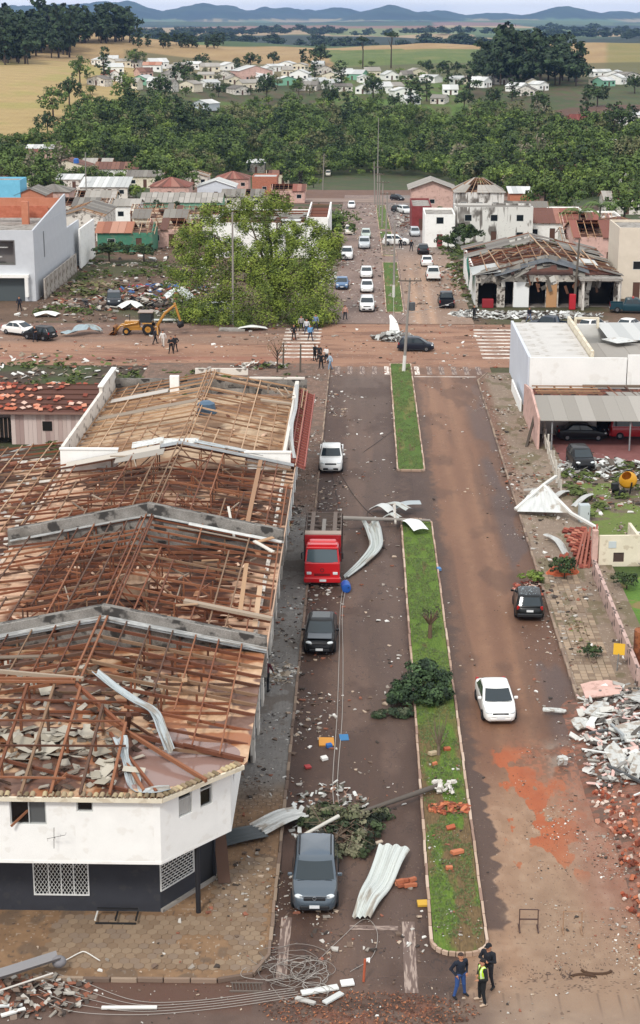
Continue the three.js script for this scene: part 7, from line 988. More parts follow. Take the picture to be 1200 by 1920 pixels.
H(1192, 560, 5, 9, 9.0, 'flat', 0, texMat(noiseMap([214, 202, 184], 12, 5)), concrete, 'tall beige block at the edge of the cross street', { cat: 'building', win: 1 }); H(1075, 347, 9.5, 8, 3.2, 'hip', 2.0, texMat(noiseMap([128, 106, 104], 14, 5)), tileBrown, 'brown-walled house with dark roof and two white cars', { ov: 0.7 }); H(1172, 350, 8, 8, 4.0, 'flat', 0, whiteWall, concrete, 'white garage with a dark doorway at the wood edge', { doorMat: DARK }); H(1055, 448, 5, 5, 3.2, 'shed', 0.6, whiteWall, whiteRoof, 'white lean-to below the palm trees'); H(1130, 440, 6, 8, 3.2, 'flat', 0, whiteWall, concrete, 'white box house behind the palm trees');
H(1082, 247, 12, 9, 3.0, 'hip', 3.0, teal, maroon, 'green-walled house with steep maroon roof by the ploughed field', { ov: 0.8 }); H(1175, 238, 13, 10, 4.2, 'shed', 0.7, whiteWall, whiteRoof, 'white open hall with flat white roof by the ploughed field', { doorMat: DARK }); H(1152, 290, 9, 8, 3.0, 'gx', 1.6, creamWall, whiteRoof, 'low house with white roof between hedges on the right'); H(1150, 232, 5, 6, 4, 'flat', 0, whiteWall, whiteRoof[0], 'small white block joined to the open hall');
// wrecked corner shop
{
  const p = thing('wrecked_shop', 'wrecked corner shop with torn gable roof and gutted front', 'shop', [22.7, 0, -204.4], 0.0), W = texMat(noiseMap([186, 180, 170], 50, 6, [[84, 76, 68], 0.5, 0.85])), w = 17.6, h = 4.0;
  const ops = [[0.3, 2.6, 0, 3], [3.6, 4.6, 0, 3.2], [5.0 - 0.2, 5.0, 3.3, 3.4], [6.6, 8.6, 0.1, 3.2], [10.2, 12.7, 0.1, 3.2], [14, 17, 0, 3.2]]; const f = wallGeo(w, h, 0.2, ops.filter((o) => o[1] - o[0] > 0.5)); f.translate(-w / 2, 0, 0); mesh('wall', f, W, p);
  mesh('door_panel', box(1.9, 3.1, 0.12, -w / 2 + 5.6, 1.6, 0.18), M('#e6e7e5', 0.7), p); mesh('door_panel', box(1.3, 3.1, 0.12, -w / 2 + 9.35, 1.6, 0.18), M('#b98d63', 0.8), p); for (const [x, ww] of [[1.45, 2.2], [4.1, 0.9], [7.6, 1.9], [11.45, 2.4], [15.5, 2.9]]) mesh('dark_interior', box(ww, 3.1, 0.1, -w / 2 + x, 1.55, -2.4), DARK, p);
  mesh('wall', worldUV(box(0.2, h, 26, -w / 2 + 0.1, h / 2, -13.2)), whiteWall, p); mesh('wall', worldUV(box(0.2, h, 26, w / 2 - 0.1, h / 2, -13.2)), W, p); mesh('wall', worldUV(box(w, h, 0.2, 0, h / 2, -26.3)), W, p); mesh('ceiling', worldUV(box(w - 0.6, 0.06, 25, 0, 3.9, -13.3), 6), texMat(noiseMap([92, 52, 36], 50, 8)), p); mesh('floor', box(w - 0.5, 0.1, 25, 0, 0.05, -13), M('#6e6660', 0.95), p);
  const Y = (x) => 4.0 + (1 - Math.abs(x) / 9.3) * 2.4;
  for (const s of [-1, 1]) for (let i = 0; i < 14; i++) for (let r = 0; r < 3; r++) { const xA = s * 9.3 * (1 - r / 3), xB = s * 9.3 * (1 - (r + 1) / 3), zz = 0.6 - i * 1.95, hole = (i < 8 && Math.abs(xA) < 7 && s < 0) || (s > 0 && r > 0 && i < 7) || n2(i * 0.8 + s, r * 2) < 0.38; if (hole) continue; mesh('roof_sheet', stripGeo([xA, Y(xA) + rnd(0, 0.06), zz - 1.9], [xA, Y(xA) + rnd(0, 0.06), zz], [xB, Y(xB) + 0.02, zz], [xB, Y(xB) + 0.02, zz - 1.9], 0.04), pick(fibreDark), p); }
  for (let i = 0; i < 12; i++) for (const s of [-1, 1]) beam('rafter', p, pick(WOOD), [s * 9.1, Y(9.1) + rnd(-0.3, 0.1), -i * 2.1 + rnd(-0.5, 0.5)], [rnd(-0.4, 0.4), Y(0) - 0.05 - rnd(0, 0.6), -i * 2.1 + rnd(-0.6, 0.6)], 0.12, 0.16); for (const x of [-7.5, -6, -4.5, -3, -1.5, 0, 1.5, 3, 4.5, 6]) beam('purlin', p, pick(WOODL), [x, Y(x) + 0.1, 0.2], [x + rnd(-0.4, 0.4), Y(x) + 0.1, -rnd(12, 24)], 0.12, 0.1); for (let i = 0; i < 34; i++) { const x = rnd(-8, 7), z = rnd(-18, -1); beam('broken_beam', p, pick(rnd() < 0.4 ? WOODL : WOODG), [x, Y(x) + 0.15, z], [x + rnd(-2.5, 2.5), Y(x) + rnd(-0.9, 0.4), z + rnd(-2.5, 2.5)], 0.12, 0.1); } for (let i = 0; i < 26; i++) { const x = rnd(-8.5, 8.5); mesh('hanging_strip', box(rnd(0.1, 0.7), rnd(0.4, 1.6), 0.05, 0, 0, 0).rotateZ(rnd(-0.5, 0.5)).rotateX(rnd(-0.3, 0.3)).translate(x, rnd(2.2, 3.6), rnd(0.15, 0.6)), pick([M('#8a8680', 0.9), M('#5d574f', 0.9), M('#c9c6be', 0.9), M('#74503c', 0.9)]), p); }
  const tarp = grid(24, 5, (u, v) => { const x = lerp(-6.6, 5.0, u); return [x, Y(x) - 0.5 + 0.5 * v - 0.5 * Math.abs(u - 0.5), 1.1 - 2.2 * v + 0.25 * Math.sin(u * 13 + v * 5)]; }); mesh('tarpaulin', tarp, sheetMat([86, 92, 98], 0.5, 0, false), p); mesh('roof_sheet', stripGeo([-9.3, 4.05, 0.6], [-5.8, 4.5, 0.6], [-5.8, 4.9, -4.6], [-9.3, 4.3, -4.6], 0.04), whiteRoof[1], p); mesh('roof_sheet', stripGeo([4.2, 5.1, -3], [6.6, 4.8, -3], [6.6, 4.9, -7], [4.2, 5.3, -7], 0.04), whiteRoof[0], p);
  mesh('canopy', worldUV(box(5.2, 0.3, 2.4, 6.3, 3.8, 1.2)), concrete, p); for (const x of [4.2, 8.6]) beam('column', p, dirtyWhite, [x, 0, 2.0], [x + rnd(-0.3, 0.3), 3.6, 1.9], 0.28, 0.28); for (let i = 0; i < 16; i++) { const x = rnd(-9, 4), w = rnd(0.8, 1.8); mesh('roof_sheet', stripGeo([x, Y(x) - rnd(0.6, 1.6), rnd(0.6, 1.6)], [x + w, Y(x + w) - rnd(0.5, 1.5), rnd(0.6, 1.6)], [x + w, Y(x + w) + 0.1, -rnd(0.5, 2)], [x, Y(x) + 0.1, -rnd(0.5, 2)], 0.04), pick(fibreDark), p); } mesh('fuel_pump', new RoundedBoxGeometry(0.8, 1.9, 0.6, 2, 0.08).translate(3.0, 0.95, 1.4), M('#b3202c', 0.5), p); mesh('counter', new RoundedBoxGeometry(1.4, 1.1, 0.8, 2, 0.08).translate(-7.3, 0.55, 0.4), M('#8f1f28', 0.6), p);
  const sg = mesh('banner', grid(4, 6, (u, v) => [12.95 + 0.5 * u + 0.15 * Math.sin(v * 5), 1.8 + 3.8 * v, -206.5 - 4.5 * u + 0.2 * Math.sin(u * 4)]), M('#2f8f78', 0.6), scene); tag(sg, 'torn green banner hanging at the side of the wrecked shop', 'banner');
}
// the far hamlet on the slope
{
  const TY = [[whiteWall, whiteRoof, 'white house with pale roof in the far hamlet'], [creamWall, fibre, 'cream house with grey roof in the far hamlet'], [whiteWall, tileOrange, 'white house with orange roof in the far hamlet'], [pinkWall, tileBrown, 'pinkish house with brown roof in the far hamlet'], [greenWall, whiteRoof, 'pale green house with white roof in the far hamlet'], [dirtyWhite, fibreDark, 'dingy house with dark grey roof in the far hamlet'], [blueOrShadedWall, whiteRoof, 'pale blue house with white roof in the far hamlet']];
  const spots = [[180, 122, 0], [205, 122, 4], [232, 126, 1], [252, 128, 5], [285, 134, 2], [215, 152, 2], [300, 128, 0], [360, 130, 0], [345, 132, 1], [395, 134, 1], [435, 132, 0], [465, 150, 0], [488, 140, 0], [520, 134, 0], [540, 142, 1], [262, 158, 4], [180, 160, 5], [385, 150, 1], [420, 150, 5], [440, 158, 1], [240, 166, 1], [290, 166, 0], [275, 146, 3], [330, 150, 5], [310, 170, 5], [400, 165, 0], [540, 160, 4], [560, 150, 0], [575, 170, 5], [610, 140, 5], [630, 168, 0], [650, 145, 0], [660, 150, 4], [680, 176, 0], [685, 155, 0], [700, 145, 1], [720, 175, 0], [735, 150, 0], [745, 172, 1], [760, 182, 0], [765, 150, 5], [775, 198, 0], [785, 145, 1], [800, 155, 0], [845, 178, 0], [855, 158, 0], [880, 158, 1], [905, 160, 0], [915, 164, 0], [945, 158, 5], [985, 180, 5], [1000, 164, 1], [1020, 170, 0], [985, 172, 0], [820, 195, 5], [1130, 145, 0], [1150, 150, 0], [1120, 160, 1], [1170, 158, 0], [1185, 152, 5], [1142, 162, 4], [600, 165, 0], [620, 152, 1], [645, 172, 5], [350, 170, 1], [455, 178, 5], [375, 205, 6], [535, 128, 0], [560, 132, 1], [595, 128, 0], [500, 156, 0], [470, 168, 1], [215, 138, 0], [325, 140, 1], [480, 152, 0]];
  for (const [x, y, t] of spots) { const [wl, rf, lb] = TY[t]; house({ px: x, py: y, w: rnd(5.5, 11), d: rnd(6, 10), h: rnd(2.4, 3.2), kind: pick(['gx', 'gx', 'gz']), rh: rnd(1.2, 2.2), wall: wl, roof: rf, label: lb, group: 'houses of the far hamlet', turn: rnd(-0.9, 0.9), sheet: 3, far: 1, win: 3 }); }
  const s = G(770, 200); house({ px: 480, py: 152, w: 18, d: 14, h: 5, kind: 'gz', rh: 2.6, wall: pinkWall, roof: whiteRoof, label: 'large pale hall with stepped gable in the far hamlet', sheet: 6, far: 1, win: 2, turn: 0.4 });
}
// ---------------------------------------------------------------- the right side: white block, carport, gate, garden wall, rubble
srand(70);
{
  const p = thing('white_block', 'plain white flat-roofed building on the corner of the cross street', 'building'), x0 = 14.9, z0 = -145.6, z1 = -164.4, x1 = 40, h = 5.3;
  mesh('wall', worldUV(box(8.6, h, 0.25, 19.2, h / 2, z0), 8), whiteWall, p); mesh('wall', worldUV(box(x1 - 23.6, h + 0.25, 0.25, (x1 + 23.6) / 2, h / 2 + 0.12, z0 - 0.12), 8), whiteWall, p); mesh('wall', worldUV(box(0.25, h, 18.6, x0, h / 2, -155.1), 8), blueOrShadedWall, p); mesh('wall', worldUV(box(x1 - x0, h - 0.3, 0.25, (x0 + x1) / 2, (h - 0.3) / 2, z1), 8), whiteWall, p); mesh('wall', worldUV(box(0.25, h, 18.6, x1, h / 2, -155.1), 8), whiteWall, p);  // street-side wall is white too; its dimmer shaded tone is painted in
  mesh('roof_slab', worldUV(box(5.2, 0.2, 18.3, 17.7, h - 0.25, -155.1), 4), texMat(noiseMap([196, 193, 188], 16, 4, [[150, 142, 130], 0.58, 0.5])), p); mesh('parapet', worldUV(box(0.25, 0.9, 18.2, 20.5, h + 0.05, -155.1)), creamWall, p);
  for (let i = 0; i < 16; i++) mesh('roof_sheet', box(1.15, 0.04, 8 + (i % 3) * 0.2, 21.4 + i * 1.16, h - 0.35 + 0.02 * (i % 2), -150.2), pick(fibre), p); for (let i = 0; i < 14; i++) mesh('roof_sheet', box(1.2, 0.04, 9.4, 23.8 + i * 1.2, h - 0.1, -159.4), pick(whiteRoof), p); mesh('roof_sheet', box(2.4, 0.04, 2.4, 24, h + 0.1, -153.6, 0.5), whiteSheet, p);
  mesh('low_wall', worldUV(box(0.15, 1.2, 9, 14.3, 0.6, -151)), whiteWall, p); mesh('archway', box(2.4, 0.2, 0.25, 22, h + 0.7, -162), creamWall, p); for (const x of [20.9, 23.1]) mesh('archway_post', box(0.25, 0.9, 0.25, x, h + 0.15, -162), creamWall, p);
}
{
  const p = thing('carport_house', 'low house with grey sheet carport roof and stripped rear roof', 'house'), x0 = 14.6, x1 = 38;
  const f = wallGeo(x1 - x0, 2.9, 0.18, [[5.4, 7.4, 0, 2.3], [10.4, 12.6, 0.9, 2.3], [15, 17, 0, 2.3]]); f.translate(x0, 0, -138.2); mesh('wall', f, texMat(noiseMap([206, 200, 196], 14, 4)), p); mesh('door', box(2.0, 2.3, 0.06, x0 + 6.4, 1.15, -138.25), DARK, p); mesh('window', box(2.2, 1.4, 0.06, x0 + 11.5, 1.6, -138.25), DARK, p); mesh('door', box(2.0, 2.3, 0.06, x0 + 16, 1.15, -138.25), DARK, p);
  const gab = new THREE.Shape(); gab.moveTo(-132.8, 0); gab.lineTo(-145.2, 0); gab.lineTo(-145.2, 2.95); gab.lineTo(-139.5, 3.7); gab.lineTo(-132.8, 2.75); gab.closePath(); mesh('wall', worldUV(new THREE.ExtrudeGeometry(gab, { depth: 0.18, bevelEnabled: false })).applyMatrix4(new THREE.Matrix4().makeRotationY(-Math.PI / 2).setPosition(14.6, 0, 0)), pinkWall, p);
  mesh('ceiling', worldUV(box(x1 - x0, 0.08, 6.6, (x0 + x1) / 2, 2.55, -141.7), 6), texMat(noiseMap([112, 62, 46], 50, 9, [[40, 30, 26], 0.5, 0.8])), p);
  for (let i = 0; i < 20; i++) mesh('roof_sheet', stripGeo([x0 + i * 1.14, 2.66, -132.4], [x0 + i * 1.14 + 1.13, 2.66, -132.4], [x0 + i * 1.14 + 1.13, 3.4, -138.6], [x0 + i * 1.14, 3.4, -138.6], 0.05), pick(fibre), p);
  for (const [a, b] of [[6.5, 7.8], [7.9, 9.2], [9.3, 10.8], [12.2, 13.6], [13.7, 15], [17, 18.3]]) mesh('roof_sheet', stripGeo([x0 + a, 3.35, -138.9], [x0 + b, 3.35, -138.9], [x0 + b, 3.12, -141.4], [x0 + a, 3.12, -141.4], 0.05), pick(fibre), p);
  for (let i = 0; i < 12; i++) beam('rafter', p, pick(WOOD), [x0 + 0.8 + i * 1.6, 3.3, -138.7], [x0 + 0.8 + i * 1.6 + rnd(-0.2, 0.2), 2.8, -145], 0.1, 0.14); for (const z of [-139.6, -141, -142.6, -144.2]) beam('purlin', p, pick(WOODL), [x0 + 0.4, 3.42 + (z + 139) * 0.08, z], [x0 + 6, 3.42 + (z + 139) * 0.08, z], 0.09, 0.1); for (const x of [15.6, 22, 28, 34]) mesh('column', cyl(0.07, 0.07, [x, 0, -132.7], [x, 2.62, -132.7], 8), galv, p); mesh('paving', worldUV(box(22, 0.08, 10, 26.4, 0.03, -133), 3), texMat(noiseMap([128, 82, 78], 20, 8)), p);
  beam('rear_beam', p, WOODG[2], [x0 + 5, 2.85, -145], [x1, 2.85, -145], 0.3, 0.2);
}
// picket fence of the yard, each post by itself under one fence
{ const p = thing('yard_fence', 'leaning pale post fence along the right yard', 'fence'); for (let i = 0; i < 11; i++) { const z = -136.6 + i * 1.75, x = 15.3 - i * 0.045; beam('post', p, pick([M('#c9c3b8', 0.9), M('#b8b0a4', 0.9)]), [x, 0, z], [x + rnd(-0.15, 0.15), rnd(1.2, 2.0), z + rnd(-0.1, 0.1)], 0.14, 0.14); } beam('rail', p, M('#bdb5a8', 0.9), [15.2, 1.2, -136], [14.9, 0.9, -124], 0.08, 0.08); beam('rail', p, M('#bdb5a8', 0.9), [14.9, 0.8, -122], [13.6, 0.3, -120.6], 0.09, 0.09); beam('gate_post', p, M('#4a423a', 0.9), [14.6, 2.2, -136.8], [13.6, 0, -133.5], 0.2, 0.2); }
// collapsed white canopy by the kerb
{
  const p = thing('collapsed_canopy', 'white crumpled sheet canopy fallen over the right pavement', 'canopy'), m = whiteSheet;
  mesh('sheet', grid(10, 8, (u, v) => { const a = L3([11.1, 0.25, -113.7], [14.6, 0.5, -112.6], u), b = L3([12.4, 1.1, -116.4], [13.6, 1.5, -116.2], u); const q = L3(a, b, v); q[1] += 0.25 * Math.sin(u * 7 + v * 3) * v * (1 - v) * 2 + 0.15; return q; }), m, p); for (const [a, b] of [[[11.0, 0.5, -113.9], [13.3, 1.6, -116.6]], [[13.2, 1.6, -116.6], [14.8, 0.7, -112.3]], [[13.2, 1.6, -116.4], [14.6, 1.2, -120.4]], [[12.9, 1.3, -116.6], [12.2, 0.4, -119.4]], [[14.8, 0.7, -112.3], [16.2, 0.6, -109.2]]]) beam('frame_tube', p, M('#d9d8d2', 0.6), a, b, 0.22, 0.16);
  for (const [a, b] of [[[13.6, 0.1, -104.8], [12.6, 0.4, -108.2]], [[14.3, 0.15, -103.9], [14.0, 0.6, -106.2]], [[14.6, 0.1, -105.2], [14.9, 0.9, -107.6]], [[13.9, 0.1, -117.4], [15.4, 0.3, -119.5]], [[15.4, 0.1, -116.0], [17.0, 0.4, -118.4]]]) { const o = mesh('bent_sheet', ribbon([a, [(a[0] + b[0]) / 2 + 0.1, 0.5, (a[2] + b[2]) / 2], b], 0.5, 0.08), whiteSheet, scene); tag(o, 'strip of bent white sheet thrown beside the fallen canopy', 'metal sheet', 'bent sheet strips by the fallen canopy'); }
  const b = thing('steel_cabinet', 'pale metal cabinet standing on the yard grass by the canopy', 'cabinet', [15.7, 0, -112.4], 0.1); mesh('body', new RoundedBoxGeometry(0.75, 1.35, 0.6, 1, 0.03).translate(0, 0.68, 0), M('#b9c2c4', 0.5, 0.2), b); mesh('door', box(0.66, 1.2, 0.02, 0, 0.68, 0.312), M('#c6cfd0', 0.5, 0.2), b); mesh('handle', box(0.04, 0.16, 0.03, 0.24, 0.75, 0.33), trimM, b);
}
// toppled brick gate pillar and small pink house front
{
  const p = thing('fallen_brick_pier', 'toppled red brick gate pier leaning over the right pavement', 'wall', [14.2, 0, -104.0]), bm = ['#8f4a3c', '#a05a48', '#7c3d32', '#b27460'].map((h) => M(h, 0.95)), bg = new RoundedBoxGeometry(0.36, 0.17, 0.22, 1, 0.015);
  for (let r = 0; r < 16; r++) for (let c = 0; c < 4; c++) { if (rnd() < 0.08) continue; const m = mesh('brick', bg, pick(bm), p); m.position.set(0.5 - r * 0.05 + (r % 2) * 0.16 + c * 0.4 - 0.9 + 0.45, 0.12 + r * 0.09, 1.4 - r * 0.22 + rnd(-0.03, 0.03) - c * 0.1); m.rotation.set(-0.9 + rnd(-0.08, 0.08), 0.3 + rnd(-0.1, 0.1), rnd(-0.08, 0.08)); }
  for (let i = 0; i < 26; i++) { const m = mesh('brick', bg, pick(bm), p); m.position.set(rnd(-1.4, 1), rnd(0.08, 0.3), rnd(-0.4, 2.2)); m.rotation.set(rnd(-1, 1), rnd(0, 3), rnd(-1, 1)); }
  for (let i = 0; i < 5; i++) beam('timber', p, pick([M('#7d4436', 0.9), M('#93594a', 0.9)]), [-0.4 + i * 0.3, 0.1, 2.2], [0.5 + i * 0.22, 1.6 + i * 0.12, -0.9 + rnd(-0.3, 0.3)], 0.14, 0.1);
  const s = thing('orange_seat_shell', 'bright orange upturned shell lying by the brick pier', 'debris', [12.9, 0, -100.9], 0.4); mesh('shell', new THREE.SphereGeometry(0.85, 16, 8, 0, 6.3, 0, 1.5).scale(1.3, 0.75, 0.9), M('#b4562f', 0.7), s); mesh('rim', new THREE.TorusGeometry(0.85, 0.06, 6, 20).rotateX(Math.PI / 2).scale(1.3, 1, 0.9).translate(0, 0.08, 0), M('#c2653a', 0.7), s);
  const q = thing('gatehouse_wall', 'broken piece of pale pink house wall with a small window', 'wall', [15.4, 0, -102.6], 0.06); const f = wallGeo(2.8, 2.1, 0.2, [[0.95, 1.65, 0.3, 0.95]]); mesh('wall', f, creamWall, q); mesh('window', box(0.7, 0.65, 0.06, 1.3, 0.62, 0), M('#4b3a34', 0.6), q); mesh('notice', box(0.5, 0.45, 0.03, 0.85, 1.5, 0.12), M('#c3cbcd', 0.6), q); mesh('pier', worldUV(box(0.35, 2.5, 0.4, -0.3, 1.25, 0.1)), pinkWall, q); mesh('wall', worldUV(box(0.2, 1.9, 3.4, 2.7, 0.95, -1.7)), creamWall, q); mesh('fallen_slab', box(1.8, 0.1, 1.2, 3.6, 0.3, 0.6, 0.4), M('#a39a8e', 0.9), q);
}
// garden wall, lawn edge, sign
{
  const w = mesh('garden_wall', worldUV(merge([box(0.22, 1.1, 18.6, 0, 0.55, -9.3)])), texMat(noiseMap([188, 160, 150], 30, 4, [[60, 52, 48], 0.52, 0.7])), scene); w.position.set(14.75, 0, -82.0); w.rotation.y = -0.005; tag(w, 'low weathered pinkish garden wall along the bright lawn', 'wall');
  const p = thing('street_sign', 'bent yellow square road sign beside the garden wall', 'sign', [13.95, 0.1, -84.2], -0.2); mesh('post', cyl(0.035, 0.035, [0, 0, 0], [0.05, 1.0, 0], 8), galv, p); mesh('plate', box(0.62, 0.62, 0.02, 0.05, 1.2, 0.04).rotateX(-0.3), M('#d3a51c', 0.6), p);
  const rd = mesh('rusty_tank', new THREE.CylinderGeometry(0.55, 0.55, 2.1, 18).translate(0, 1.05, 0), texMat(noiseMap([142, 82, 46], 40, 6, [[96, 52, 32], 0.5, 0.8])), scene); rd.position.set(15.5, 0, -85.2); tag(rd, 'upright rusty orange drum standing behind the garden wall', 'drum');
  for (const [x, z, hh] of [[14.9, -81.7, 3.0], [15.8, -81.4, 2.6]]) { const t = mesh('steel_post', cyl(0.08, 0.08, [0, 0, 0], [0, hh, 0], 8), M('#d7d9d8', 0.5), scene); t.position.set(x, 0, z); tag(t, hh > 2.8 ? 'tall white steel post at the end of the garden wall' : 'shorter white steel post beside the taller one', 'post'); }
  const lawn = sheet('lawn', 15.0, 24, -82.5, -100.5, 0.012, (x, z) => { const n = fbm(x * 0.8, z * 0.8, 4), f = n2(x * 9, z * 9); let c = mix3([72, 108, 36], [104, 136, 52], f * 0.5 + n * 0.5); c = mix3(c, [128, 112, 70], ss(0.56, 0.68, n)); return c; }, 512, 512, 0.95);
  sheet('yard_grass', 15.2, 30, -104.5, -124, 0.008, (x, z) => { const n = fbm(x * 0.5, z * 0.5, 4), f = n2(x * 9, z * 9); let c = mix3([86, 104, 44], [116, 126, 62], f * 0.5 + n * 0.5); c = mix3(c, mix3([116, 98, 76], [92, 84, 76], f), ss(0.46, 0.56, n)); return c; }, 512, 512, 0.95);
}
// the collapsed house: white frames, sheets and red brick rubble
{
  const yard = (x) => 0.02 + 0.75 * ss(9.5, 13.5, x), zc = (z) => 1;
  const where = () => { const z = rnd(-80.5, -69.5), x = rnd(10.4 + (z < -76 ? 0.6 : 0) + rnd(0, 1.5), 19); return [x, rnd(0.03, 0.25) + yard(x) * rnd(0.2, 1), z]; };
  rubble(scene, 'demolition_rubble', 'pale plaster, sheet and frame rubble of the collapsed house', 1800, where, () => { const s = rnd() ** 2; return [0.08 + 0.75 * s, rnd(0.02, 0.1), 0.06 + 0.3 * rnd() * (0.3 + s)]; }, [M('#c8c7c0', 0.9), M('#a6a39c', 0.9), M('#8d8a85', 0.95), M('#d9b7ae', 0.95), M('#5a5550', 0.95), M('#d6d7d2', 0.8)], 0.6);
  const wb = () => { const z = rnd(-70.2, -53), x = 9.9 + (z > -66 ? 0.5 : 0) + Math.abs(rnd(-1, 1) + rnd(-1, 1)) * 3.2 + 0.9 * n2(z * 0.7, 3) + rnd(0, 0.8); return [x, 0.05 + 0.5 * ss(10, 13.5, x) * rnd(0.1, 1), z]; };
  rubble(scene, 'brick_rubble', 'red brick rubble spilling from the collapsed house onto the road', 1500, wb, () => { const s = rnd(0.5, 1.6); return [0.15 * s, 0.09 * s, 0.11 * s]; }, [M('#9c5138', 0.95), M('#8a4631', 0.95), M('#b06a4c', 0.95), M('#6d3a2b', 0.95), M('#c58f78', 0.95), M('#cdbcae', 0.95)], 1.2);
  const FR = [M('#e4e6e2', 0.6), M('#cfd2cf', 0.6), M('#9fa5a6', 0.6), M('#4d4f50', 0.7)]; const tri = [[12, -76.6, 15.6, -77.6], [11.2, -74.9, 14.4, -75.6], [12.4, -75.6, 12.6, -73.2], [13.2, -72.4, 16.2, -74.6], [12.8, -73.8, 16.5, -72.6], [13.0, -71.6, 16.0, -71.2], [13.6, -76.4, 14.8, -73.0], [12.9, -74.4, 16.4, -76.6], [12.6, -70.6, 15.8, -69.0], [11.6, -70.8, 14.2, -67.6], [12.9, -70.0, 16.2, -72.2], [13.4, -68.6, 16.4, -70.4]]; for (let i = 0; i < 34; i++) { const x = rnd(12.2, 16), z = rnd(-79, -68), a = rnd(0, 3.14), L = rnd(0.8, 2.6); tri.push([x, z, x + Math.cos(a) * L, z + Math.sin(a) * L]); }
  tri.forEach(([a, b, c, d], i) => { const o = beam('steel_truss_bar', scene, FR[(i * 7 + (i > 11 ? 3 * (i % 2) : 0)) % 4], [a, rnd(0.4, 0.8), b], [c, rnd(0.6, 1.3), d], i > 11 ? 0.07 : 0.14, i > 11 ? 0.06 : 0.1); o.name = numbered('steel_bar'); tag(o, 'twisted pale steel bar sticking out of the collapsed house', 'steel bar', 'steel bars in the collapsed house'); });
  const PL = [[11.0, -76.4, 0.85, 1.0, 0.3, '#e3e6e3', 'white square ceiling panel lying at the front of the heap'], [12.0, -77.6, 0.9, 1.5, -0.6, '#e6e9e8', 'white rectangular panel tilted behind the square one'], [13.3, -74.6, 1.8, 1.4, 0.2, '#eceee8', 'large white sheet under the steel bars'], [12.5, -80.0, 2.1, 1.6, 0.15, '#cfa49a', 'pink plaster slab tilted at the end of the pavement'], [14.4, -78.6, 2.0, 1.4, 0.7, '#e9ebe6', 'white crumpled sheet at the top of the heap'], [12.1, -71.6, 0.8, 2.3, 0.15, '#e7e8e6', 'narrow white door leaf on the heap'], [12.9, -70.6, 0.6, 2.2, -0.35, '#d9dad7', 'second narrow white board next to the door leaf'], [13.9, -69.4, 1.6, 1.0, 0.3, '#e4eadf', 'pale greenish panel at the lower heap'], [14.6, -71.6, 1.3, 1.6, -0.4, '#b8bcbb', 'grey panel among the dark bars'], [13.6, -66.0, 0.7, 1.2, 0.5, '#d8cfc4', 'beige slab half sunk in brick rubble'], [9.9, -78.4, 1.3, 0.35, 0.1, '#dedfd9', 'short white plank bundle on the road edge'], [9.6, -72.2, 0.5, 0.4, 0.3, '#d8d2c2', 'pale stone block on the muddy road']];
  const sheetDirty = sheetMat([208, 209, 204], 0.7, 0, false), boardGeo = (w, h, d) => { const sh = new THREE.Shape(), n = 9; for (let i = 0; i < n; i++) { const t = i / n * 4, k = Math.floor(t), f = t - k, c = [[-1, -1], [1, -1], [1, 1], [-1, 1], [-1, -1]], x = lerp(c[k][0], c[k + 1][0], f) * w / 2 * rnd(0.82, 1.04), y = lerp(c[k][1], c[k + 1][1], f) * d / 2 * rnd(0.82, 1.04); i ? sh.lineTo(x, y) : sh.moveTo(x, y); } return worldUV(new THREE.ExtrudeGeometry(sh, { depth: h, bevelEnabled: true, bevelSize: 0.01, bevelThickness: 0.01, bevelSegments: 1 }).rotateX(-Math.PI / 2), 1.6); };
  for (const [x, z, w, d, r, c, l] of PL) { const o = mesh('plaster_board', boardGeo(w, c === '#d8d2c2' ? 0.3 : 0.06, d), c === '#cfa49a' ? pinkWall : c < '#d' ? concrete : sheetDirty); o.position.set(x, 0.2 + yard(x) * 0.9, z); o.rotation.set(rnd(-0.15, 0.35), r, rnd(-0.2, 0.2)); tag(o, l, 'board'); }
  const heap = grid(40, 50, (u, v) => { const x = lerp(9.8, 22, u), z = lerp(-53, -81, v); const e = ss(0, 0.35, u) * ss(0, 0.1, v) * ss(1, 0.93, v) * (z > -66 ? ss(10, 13, x) : 1); return [x, -0.03 + e * (0.35 + 0.5 * fbm(x * 0.9, z * 0.9, 3)), z, x / 3, z / 3]; }, false); struct('rubble_mound', heap, texMat(noiseMap([132, 92, 76], 50, 7, [[96, 78, 68], 0.5, 0.8]), 0.97));
}
// two tubular A-frame stands on the road and the broken manhole
for (const [x, z, m, l, cross] of [[6.63, -57.5, M('#4a3530', 0.7), 'dark tubular barrier frame with crossbar standing on the muddy lane', 1], [8.32, -57.4, M('#9a7a60', 0.8), 'pale rusty tubular frame standing next to the dark one', 0]]) { const p = thing('barrier_frame', l, 'barrier', [x, 0.0, z]); for (const s of [-1, 1]) { mesh('leg', cyl(0.022, 0.022, [s * 0.36, 0.02, 0.1], [s * 0.36, 0.85, 0], 7), m, p); mesh('foot', cyl(0.03, 0.03, [s * 0.36, 0.03, -0.25], [s * 0.36, 0.03, 0.35], 6), m, p); } mesh('top_rail', cyl(0.022, 0.022, [-0.36, 0.85, 0], [0.36, 0.85, 0], 7), m, p); if (cross) mesh('crossbar', cyl(0.03, 0.03, [-0.36, 0.45, 0.04], [0.36, 0.45, 0.04], 7), m, p); }
